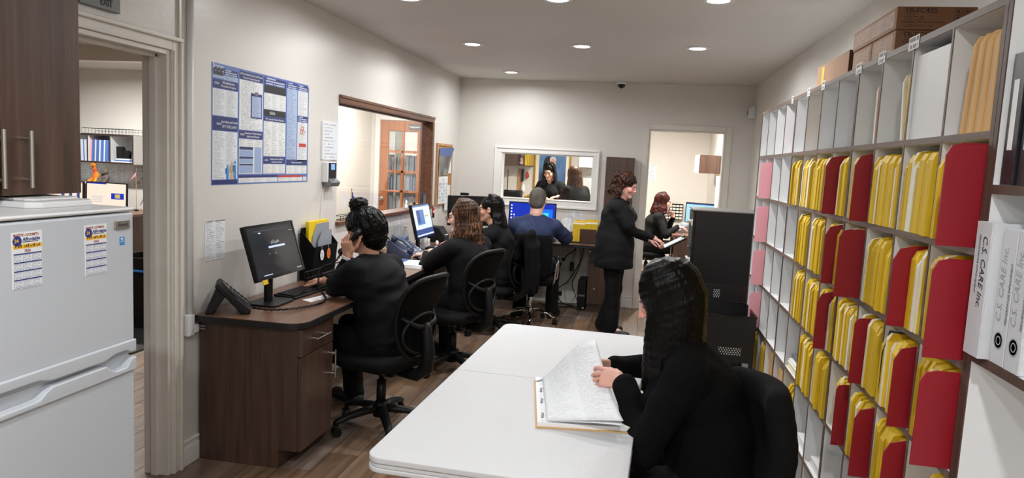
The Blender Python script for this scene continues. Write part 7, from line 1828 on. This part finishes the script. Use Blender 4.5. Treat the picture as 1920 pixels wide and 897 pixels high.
# ================================================================== NEIGHBOURING ROOMS
# ---- left room: wall shelf with files, desk, monitors
YW = 8.3
t = thing('wall_shelf', 'dark edged wall shelf with file cubbies in the left room', 'shelf')
sx0, sx1, sz0, sz1 = -7.6, -6.34, 1.335, 1.70
M_dkedge = mat('dark_shelf_edge', srgb(58, 44, 38), 0.5)
def lboard(nm, x0, x1, z0, z1): MB().use(M_melamine).box(x0, x1, 8.0, YW-0.002, z0, z1).use(M_dkedge).box(x0, x1, 7.997, 8.0, z0, z1).build(nm, None, t)
lboard('shelf_board', sx0, sx1, sz0, sz0+0.02); lboard('top_board', sx0, sx1, sz1-0.02, sz1)
for x in (sx0, -7.01, -6.685, sx1-0.018): lboard('divider', x, x+0.018, sz0+0.02, sz1-0.02)
MB().box(sx0, sx1, YW-0.006, YW-0.001, sz0, sz1).build('back_panel', M_melamine, t)
M_fblue = mat('blue_file', srgb(86, 122, 190), 0.5, objrand=0.2); M_fwhite = mat('white_file', srgb(214, 220, 230), 0.5, objrand=0.1)
lm = [MB().box(-0.009, 0.009, 0, 0.24, 0, 0.27).mesh('file') for _ in range(3)]
for me, m in zip(lm, (M_fblue, M_fwhite, M_pink)): me.materials.append(m)
for k in range(13):
    o = from_mesh('file', lm[0 if k % 3 == 1 else 1], None, (-7.245+0.0185*k, 8.01, sz0+0.0206), (0, -0.02, 0)); tag(o, '%s file in the left cubby of the far wall shelf' % ('blue' if k % 3 == 1 else 'white'), 'file', 'files in the left room')
for k in range(12):
    o = from_mesh('file', lm[2 if k < 1 else (1 if k % 3 == 0 else 0)], None, (-6.965+0.0215*k, 8.01, sz0+0.0222), (0, 0.045, 0)); tag(o, 'pink file standing in the middle cubby of the far wall shelf' if k == 0 else '%s file in the middle cubby of the far wall shelf' % ('white' if k % 3 == 0 else 'blue'), 'file', 'files in the left room')
for k, x in enumerate((-6.62, -6.53)):
    t = thing('letter_holder', ('taller', 'shorter')[k]+' black letter holder in the right cubby of the far wall shelf', 'holder', (x, 8.1, sz0+0.0208))
    for y in (0.0, 0.05): MB().prism([(-0.05, 0), (0.045, 0), (0.045, 0.18-0.05*k), (0.02, 0.2-0.05*k), (-0.05, 0.2-0.05*k)], y, y+0.004, 'Y').build('plate', M_black, t)
    MB().box(-0.05, 0.045, 0.0, 0.054, 0, 0.003).build('foot_plate', M_black, t)
for k in range(3): tag(MB().box(-6.64+0.02*k, -6.40, 8.005, 8.08, sz0+0.0208+0.016*k, sz0+0.036+0.016*k).build('paper_bundle', (M_fwhite, M_fblue, M_fwhite)[k]), ('lowest', 'middle', 'topmost')[k]+' paper bundle in the right cubby of the far wall shelf', 'papers', 'paper bundles in the left room')
t = thing('wire_rack', 'thin wire rack on top of the far wall shelf', 'rack', (0, 0, sz1+0.003)); mb = MB()
for z in (0.0, 0.07): mb.tube([(-7.1, 8.02, z), (-6.36, 8.02, z), (-6.36, 8.25, z), (-7.1, 8.25, z)], 0.003, 5, closed=True)
for k in range(16): mb.cyl((-7.1+0.74*k/15, 8.02, 0), (-7.1+0.74*k/15, 8.02, 0.07), 0.002, n=4); mb.cyl((-7.1+0.74*k/15, 8.25, 0), (-7.1+0.74*k/15, 8.25, 0.07), 0.002, n=4)
mb.build('wires', M_black, t)
for k, (x0, x1, z0, z1, lb) in enumerate(((-7.5, -7.0, 1.02, 1.30, 'grey notice sheet left of the plush toys on the far wall'), (-6.95, -6.72, 1.05, 1.31, 'printed notice behind the plush toys on the far wall'), (-6.70, -6.57, 1.03, 1.325, 'plain white page on the far wall under the wall shelf'), (-6.55, -6.27, 1.02, 1.325, 'calendar page behind the small flag on the far wall'))):
    tag(bw(MB(), x0, x1, z0, z1, YW-0.002).build('notice_sheet', (M_list, M_list, M_paper, M_calgrid)[k], None, fix=False), lb, 'paper')
t = thing('desk', 'wooden desk with two monitors in the left room', 'desk')
MB().box(-8.2, -6.0, 7.55, 8.28, 0.72, 0.75).build('top', M_walnutX, t)
for x in (-8.15, -7.1, -6.05): MB().box(x-0.02, x+0.02, 7.6, 8.25, 0, 0.72).build('side_panel', M_walnut, t)
def scr_doc(q, tx):
    s = q(0, 1, 0, 1, E_peach, 0, 'screen'); q(0.62, 0.95, 0.38, 0.62, E_blue, 0.0004, 'picture_block', s); q(0.72, 0.85, 0.42, 0.58, E_gold, 0.0006, par=s); q(0, 0.5, 0.96, 1.0, E_blue, 0.0004, par=s)
    for k in range(4): q(0.12, 0.4, 0.44-0.07*k, 0.465-0.07*k, E_txt, 0.0004, par=s)
def scr_ppl(q, tx):
    s = q(0, 1, 0, 1, E_peach, 0, 'screen'); q(0, 1, 0.93, 1.0, emis('screen_rose', srgb(226, 140, 150), 0.9), 0.0004, par=s)
    for k in range(3): q(0.45+0.2*k, 0.53+0.2*k, 0.3, 0.68, E_pnavy, 0.0004, par=s)
monitor('monitor showing a document page on the left room desk', (-6.62, 7.86), (0, -1), 0.58, 0.34, 0.93, 0.03, scr_doc, 0.75)
monitor('monitor with figures on screen, half hidden behind the fridge', (-7.24, 7.86), (0, -1), 0.58, 0.34, 0.928, 0.03, scr_ppl, 0.75)
# plush toys
def plush(label, x, m1, m2, kind):
    t = thing('plush_toy', label, 'plush toy', (x, 8.02, 1.0785)); f = Field((-0.12, -0.12, -0.01), (0.12, 0.12, 0.34), 0.008)
    if kind == 'tall':
        f.ell((0, 0, 0.07), (0.05, 0.045, 0.07)); f.cap((0, 0, 0.1), (-0.01, -0.02, 0.21), 0.028, 0.022); f.ell((-0.01, -0.035, 0.225), (0.024, 0.04, 0.024)); f.cap((0, 0, 0.235), (-0.004, 0, 0.27), 0.007)
        for s in (-1, 1): f.cap((s*0.03, -0.03, 0.05), (s*0.05, -0.07, 0.015), 0.018, 0.02)
    else:
        f.ell((0, 0, 0.06), (0.05, 0.045, 0.06)); f.ell((0, -0.01, 0.145), (0.048, 0.045, 0.043)); f.ell((0, -0.05, 0.135), (0.02, 0.02, 0.017))
        for s in (-1, 1): f.ell((s*0.04, 0, 0.185), (0.018, 0.01, 0.018)); f.cap((s*0.04, -0.01, 0.09), (s*0.06, -0.05, 0.05), 0.018); f.cap((s*0.03, -0.03, 0.03), (s*0.05, -0.08, 0.02), 0.02)
    nets_obj('plush_body', [f], m1, t)
    for s in (-1, 1): MB().lathe([(0.001, 0.004), (0.006, 0.003), (0.007, 0)], (s*0.016-(0.01 if kind == 'tall' else 0), -0.068 if kind == 'tall' else -0.052, 0.235 if kind == 'tall' else 0.16), 8, Matrix.Rotation(PI/2, 3, 'X')).build('eye', m2, t)
    # ledge clip that keeps the toy on the monitor top
plush('red and yellow long-necked plush toy above the monitors', -6.90, mat('red_plush', srgb(206, 60, 36), 0.9, color2=srgb(232, 176, 40), scale=9), M_ink, 'tall')
plush('grey bear plush toy above the monitors', -6.765, mat('grey_plush', srgb(104, 94, 88), 0.95, var=0.3, scale=30), M_ink, 'bear')
lg = MB().box(-7.5, -6.68, 7.93, 8.298, 1.066, 1.0775).build('ledge', M_melamine); tag(lg, 'thin ledge behind the monitors carrying the plush toys', 'ledge')
t = thing('desk_flag', 'small American flag on a stick at the right monitor', 'flag', (-6.345, 8.05, 0.7508))
MB().cyl((0, 0, 0), (0, 0, 0.58), 0.004, n=6).build('stick', M_oak, t); MB().lathe([(0.03, 0), (0.03, 0.01), (0.006, 0.016)], (0, 0, 0), 12).build('base', M_black, t)
def flagpt(u, v, o=0.0): return (-0.10*u+0.07*u*v, 0.012*math.sin(u*6)-o, 0.57-0.10*u-0.115*(1-v)-0.06*u*(1-v)*0)
for k in range(13): MB().grid(lambda u, v: flagpt(u, (k+v)/13), 5, 1).build('stripe', M_pred if k % 2 == 0 else M_paper, t, fix=False)
MB().grid(lambda u, v: flagpt(u*0.42, 0.46+0.54*v, 0.003), 4, 3).build('canton', M_navy, t, fix=False)
# office things low in the doorway view
t = thing('storage_crate', 'black storage crate on the left room floor behind the jamb', 'crate'); MB().box(-4.50, -4.10, 5.4, 5.75, 0.002, 0.02).build('crate_floor', M_black, t)
for a in ((-4.50, -4.10, 5.40, 5.41), (-4.50, -4.10, 5.74, 5.75), (-4.50, -4.49, 5.41, 5.74), (-4.11, -4.10, 5.41, 5.74)): MB().box(*a, 0.02, 0.62).build('crate_wall', M_black, t)
MB().box(-4.51, -4.09, 5.39, 5.40, 0.50, 0.515).build('blue_strip', M_blue, t)
mt_ = MB().prism(rrect(0.45, 0.35, 0.05, 4, -4.2, 5.02), 0.0006, 0.012).build('chair_mat', M_black); tag(mt_, 'black floor mat on the left room floor', 'mat')

# ---- records room behind the glazed door
t = thing('records_shelf', 'white shelving with blue and white charts behind the glazed lobby door', 'shelf')
rx0, rx1, ry = -4.75, -3.0, 10.75
for z in (0.1, 0.42, 0.74, 1.06, 1.38, 1.70, 2.02, 2.3): MB().box(rx0, rx1, ry, ry+0.3, z-0.02, z).build('shelf_board', M_melamine, t)
for k in range(5): MB().box(rx0+(rx1-rx0)*k/4-0.01, rx0+(rx1-rx0)*k/4+0.01, ry, ry+0.3, 0, 2.3).build('upright', M_melamine, t)
for r, z in enumerate((0.1, 0.42, 0.74, 1.06, 1.38)):
    mb = MB(); rr = random.Random(r); x = rx0+0.03; mb.use(M_fwhite)
    while x < rx1-0.05:
        w_ = 0.012+0.014*rr.random(); mb.use(M_fblue if rr.random() < 0.25 else M_fwhite); h_ = 0.21+0.04*rr.random(); q = 0.01*rr.random()
        if abs(((x-rx0)/((rx1-rx0)/4)) % 1-0.0) > 0.04: mb.box(x, x+w_*0.85, ry+0.01+q, ry+0.28, z+0.001, z+0.001+h_)
        x += w_
    o = mb.build('chart_row', None, t); o['kind'] = 'stuff'

# ---- back room
t = thing('portrait_painting', 'framed portrait painting with blue background on the back room wall', 'painting')
px0, px1, pz0, pz1 = -1.865, -1.235, 1.17, 1.83; py = 12.098
M_gold_f = mat('gilt_frame', srgb(190, 150, 60), 0.35, 0.6, var=0.2, scale=20)
for a in ((px0, px1, pz0, pz0+0.03), (px0, px1, pz1-0.03, pz1), (px0, px0+0.03, pz0+0.03, pz1-0.03), (px1-0.03, px1, pz0+0.03, pz1-0.03)): MB().box(a[0], a[1], py-0.03, py, a[2], a[3]).build('frame_bar', M_gold_f, t, bevel=0.004)
bw(MB(), px0+0.03, px1-0.03, pz0+0.03, pz1-0.03, py-0.008).build('mount', mat('cream_mount', srgb(236, 226, 206), 0.7), t, fix=False)
M_canvas = mat('blue_painted_canvas', srgb(40, 60, 120), 0.6, color2=srgb(110, 160, 210), scale=2.2)
bw(MB(), px0+0.085, px1-0.085, pz0+0.10, pz1-0.07, py-0.010).build('canvas', M_canvas, t, fix=False)
def disc(cx, cz, rx, rz_, m, nm, y): MB().add([(cx+rx*math.cos(2*PI*i/20), y, cz+rz_*math.sin(2*PI*i/20)) for i in range(20)], [tuple(range(20))]).build(nm, m, t, fix=False)
cx = -1.575
M_suit = mat('painted_dark_suit', srgb(36, 38, 52), 0.6); M_pskin = mat('painted_skin', srgb(206, 156, 132), 0.6); M_phair = mat('painted_hair', srgb(206, 206, 204), 0.6)
disc(cx-0.03, 1.36, 0.15, 0.17, M_suit, 'painted_coat', py-0.0110); disc(cx-0.05, 1.56, 0.085, 0.17, M_suit, 'painted_shadow', py-0.0112); disc(cx+0.03, 1.672, 0.056, 0.058, M_phair, 'painted_hair', py-0.0116); disc(cx+0.032, 1.625, 0.048, 0.072, M_pskin, 'painted_face', py-0.0120)
for s_ in (-1, 1): disc(cx+0.032+s_*0.02, 1.64, 0.011, 0.004, M_suit, 'painted_brow', py-0.0124)
disc(cx+0.03, 1.592, 0.016, 0.004, mat('painted_lip', srgb(150, 80, 70), 0.6), 'painted_mouth', py-0.0124); disc(cx-0.06, 1.28, 0.022, 0.075, M_paper, 'painted_collar', py-0.0122)
def cab(label, x0, x1, y0, y1, z0, z1, m, doors=2, name='wall_cabinet', face='-y', dm=None):
    t = thing(name, label, 'cabinet'); MB().box(x0, x1, y0+0.02, y1, z0, z1).build('carcass', m, t)
    for k in range(doors): MB().box(x0+(x1-x0)*k/doors+0.002, x0+(x1-x0)*(k+1)/doors-0.002, y0, y0+0.018, z0, z1).build('door', dm or m, t, bevel=0.002)
    return t
cab('walnut wall cabinet in the back room left of the painting', -2.75, -2.10, 11.75, 12.098, 1.545, 2.3, M_walnut2)
cab('white wall cabinet in the back room right of the painting', -1.075, -0.55, 11.8, 12.098, 1.575, 2.3, M_melamine)
t = thing('wall_shelf', 'open back room shelf with yellow folders beside the painting', 'shelf'); MB().box(-2.095, -1.88, 11.8, 12.098, 1.545, 1.56).build('shelf_board', M_walnut2, t)
for k in range(4): tag(MB().box(-1.985+0.026*k, -1.965+0.026*k, 11.82, 12.06, 1.5606, 1.80).build('chart_folder', M_yellow), ('first', 'second', 'third', 'fourth')[k]+' yellow folder on the back room wall shelf', 'folder', 'folders in the back room')
t = thing('plush_toy', 'pink and white plush toy on the back room wall shelf', 'plush toy', (-2.05, 11.9, 1.561)); f = Field((-0.08, -0.08, -0.01), (0.08, 0.08, 0.16), 0.008); f.ell((0, 0, 0.035), (0.045, 0.04, 0.035)); f.ell((0.0, -0.01, 0.085), (0.03, 0.03, 0.028)); f.ell((0.02, 0, 0.115), (0.01, 0.008, 0.016)); f.ell((-0.02, 0, 0.115), (0.01, 0.008, 0.016)); nets_obj('plush_body', [f], mat('pink_plush', srgb(226, 150, 150), 0.9, color2=srgb(236, 226, 220), scale=20), t)
t = thing('counter', 'standing counter in the back room behind the window', 'counter'); MB().box(-2.36, -1.32, 9.56, 10.05, 1.05, 1.08).build('top', M_walnutX, t); MB().box(-2.35, -1.34, 9.58, 10.03, 0, 1.05).build('front_panel', M_melamine, t)
t = thing('letter_tray', 'black letter tray with a tall rod on the back room counter', 'tray', (-1.775, 9.62, 1.0808)); MB().box(-0.115, 0.115, 0.0, 0.2, 0, 0.006).box(-0.115, 0.115, 0.0, 0.006, 0.006, 0.14).box(-0.115, -0.109, 0.006, 0.2, 0.006, 0.14).box(0.109, 0.115, 0.006, 0.2, 0.006, 0.14).build('tray', M_black, t); MB().cyl((-0.085, 0.1, 0.006), (-0.085, 0.1, 0.42), 0.007, n=8).build('rod', M_black, t)
t = thing('coat_strip', 'narrow strip with hanging keys and a bag in the back room', 'rack'); MB().box(-2.135, -2.06, 12.075, 12.098, 1.0, 1.50).build('strip', M_oak, t); MB().lathe([(0.004, 0), (0.03, -0.03), (0.045, -0.12), (0.02, -0.16)], (-2.03, 12.05, 1.25), 10).build('white_bag', M_paper, t, smooth=True); MB().lathe([(0.004, 0), (0.02, -0.02), (0.03, -0.08), (0.01, -0.11)], (-1.965, 12.05, 1.45), 10).build('red_bag', M_redp, t, smooth=True); MB().box(-2.075, -2.03, 12.04, 12.075, 1.28, 1.49).build('black_case', M_black, t, bevel=0.005)
for k in range(5): tag(MB().box(-1.62+0.03*k, -1.605+0.03*k, 9.75, 9.95, 1.0806, 1.15+0.012*(k % 3)).build('chart_folder', M_yellow if k % 2 else M_manila), ('first', 'second', 'third', 'fourth', 'fifth')[k]+' upright folder on the back room counter from the left', 'folder', 'folders on the back room counter')
cl = MB().box(-0.12, 0.12, -0.09, 0.09, 0, 0.006).build('tan_clipboard', M_manila, None, loc=(-1.46, 9.86, 1.0812), rot=(0, 0, 0.3)); tag(cl, 'tan clipboard on the counter before the dark haired woman', 'clipboard')
for x0, x1, z0, z1, lb in ((-0.99, -0.78, 1.26, 1.56, 'printed notice under the white wall cabinet in the back room'),): tag(bw(MB(), x0, x1, z0, z1, 12.098).build('notice_sheet', M_list, None, fix=False), lb, 'paper')
sp = MB().box(-0.86, -0.78, 11.95, 12.06, 0.9, 1.12).build('loudspeaker', M_black, None, bevel=0.006); tag(sp, 'small black loudspeaker on a stand at the back room wall', 'loudspeaker')
st_ = thing('side_table', 'low white table carrying the loudspeaker in the back room', 'table'); MB().box(-1.1, -0.6, 11.8, 12.09, 0.87, 0.899).build('top', M_melamine, st_); MB().box(-1.09, -1.05, 11.82, 12.08, 0, 0.87).build('leg_panel', M_melamine, st_); MB().box(-0.65, -0.61, 11.82, 12.08, 0, 0.87).build('leg_panel', M_melamine, st_)
# doorway side: desk, phone, monitor, rack, cabinet, cloth
t = thing('desk', 'walnut desk beyond the back doorway', 'desk'); MB().box(0.42, 1.0, 9.75, 11.2, 0.705, 0.735).build('top', M_walnutY, t); d = MB().box(0.45, 0.98, 9.77, 10.0, 0, 0.705).build('pedestal', M_walnut, t); bar_handle(d, (0.45, 9.86, 0.44), (0.45, 9.86, 0.6), (-0.03, 0, 0), 0.006); MB().box(0.45, 0.98, 11.1, 11.18, 0, 0.705).build('side_panel', M_walnut, t)
desk_phone('silver-grey desk phone on the desk beyond the back doorway', (0.56, 10.34), (-0.85, -0.5), mat('silver_phone_plastic', srgb(120, 124, 130), 0.4), False, M_keylight, 0.735, 0.5)
monitor('monitor with a pale blue screen beyond the back doorway', (0.82, 10.55), (-0.45, -0.89), 0.45, 0.30, 1.0, 0.05, lambda q, tx: (q(0, 1, 0, 1, emis('pale_blue_screen', srgb(150, 200, 235), 1.0), 0, 'screen'), q(0, 1, 0.94, 1, E_pnavy, 0.0004), q(0.5, 0.9, 0.62, 0.66, E_pnavy, 0.0004)), 0.735)
t = thing('supply_rack', 'black wall rack with rows of white packets beyond the doorway', 'rack', (0.50, 12.03, 0))
rk0, rk1, rz0, rz1 = -0.12, 0.16, 0.80, 1.05
MB().box(rk0, rk1, 0.055, 0.068, rz0, rz1).build('back_plate', M_black, t)
for k in range(6): MB().box(rk0, rk1, 0.0, 0.055, rz0+(rz1-rz0)*k/5-0.004, rz0+(rz1-rz0)*k/5).build('rail', M_black, t)
for r in range(5):
    for c in range(5): MB().box(rk0+0.006+0.055*c, rk0+0.05+0.055*c, 0.008, 0.05, rz0+0.05*r+0.001, rz0+0.05*r+0.032).build('packet', M_paper if (r+c) % 3 else M_cream, t)
t = thing('wall_cabinet', 'small wall cabinet with white doors and walnut side beyond the doorway', 'cabinet'); MB().box(0.735, 1.018, 10.2, 10.21, 1.578, 1.83).build('side_panel', M_walnut2, t); MB().box(0.735, 1.018, 10.21, 10.9, 1.578, 1.83).build('carcass', M_melamine, t); 
for k in range(2): MB().box(0.715, 0.733, 10.21+0.345*k, 10.55+0.345*k, 1.58, 1.828).build('door', M_trimw, t, bevel=0.002)
t = thing('hanging_cloth', 'white cloth hanging on a hook under the small wall cabinet', 'cloth'); MB().grid(lambda u, v: (0.985+0.02*math.sin(u*9+v*2), 10.0+0.14*u*(0.5+0.5*(1-v))+0.02*v, 1.08+0.47*v), 10, 8).build('cloth', M_paper, t, smooth=True, solid=0.006); MB().cyl((1.018, 10.04, 1.56), (0.98, 10.04, 1.57), 0.006, n=6).build('hook', M_gold_f, t)
tag(bw(MB(), 0.06, 0.19, 1.40, 1.68, 12.098).build('notice_sheet', M_hand, None, fix=False), 'white sheet with a sketch on the wall beyond the doorway', 'paper')
hs_ = thing('telephone_handset', 'black handset held by the woman beyond the back doorway', 'handset'); _c = P9['t'].matrix_basis @ Vector(P9['H']+P9['R'] @ V3(-0.10, 0.03, -0.04)); handset(hs_, Matrix.Translation(_c) @ Matrix.Rotation(0.1, 4, 'Z') @ Matrix.Rotation(-PI/2, 4, 'Z') @ Matrix.Rotation(-0.9, 4, 'X'))
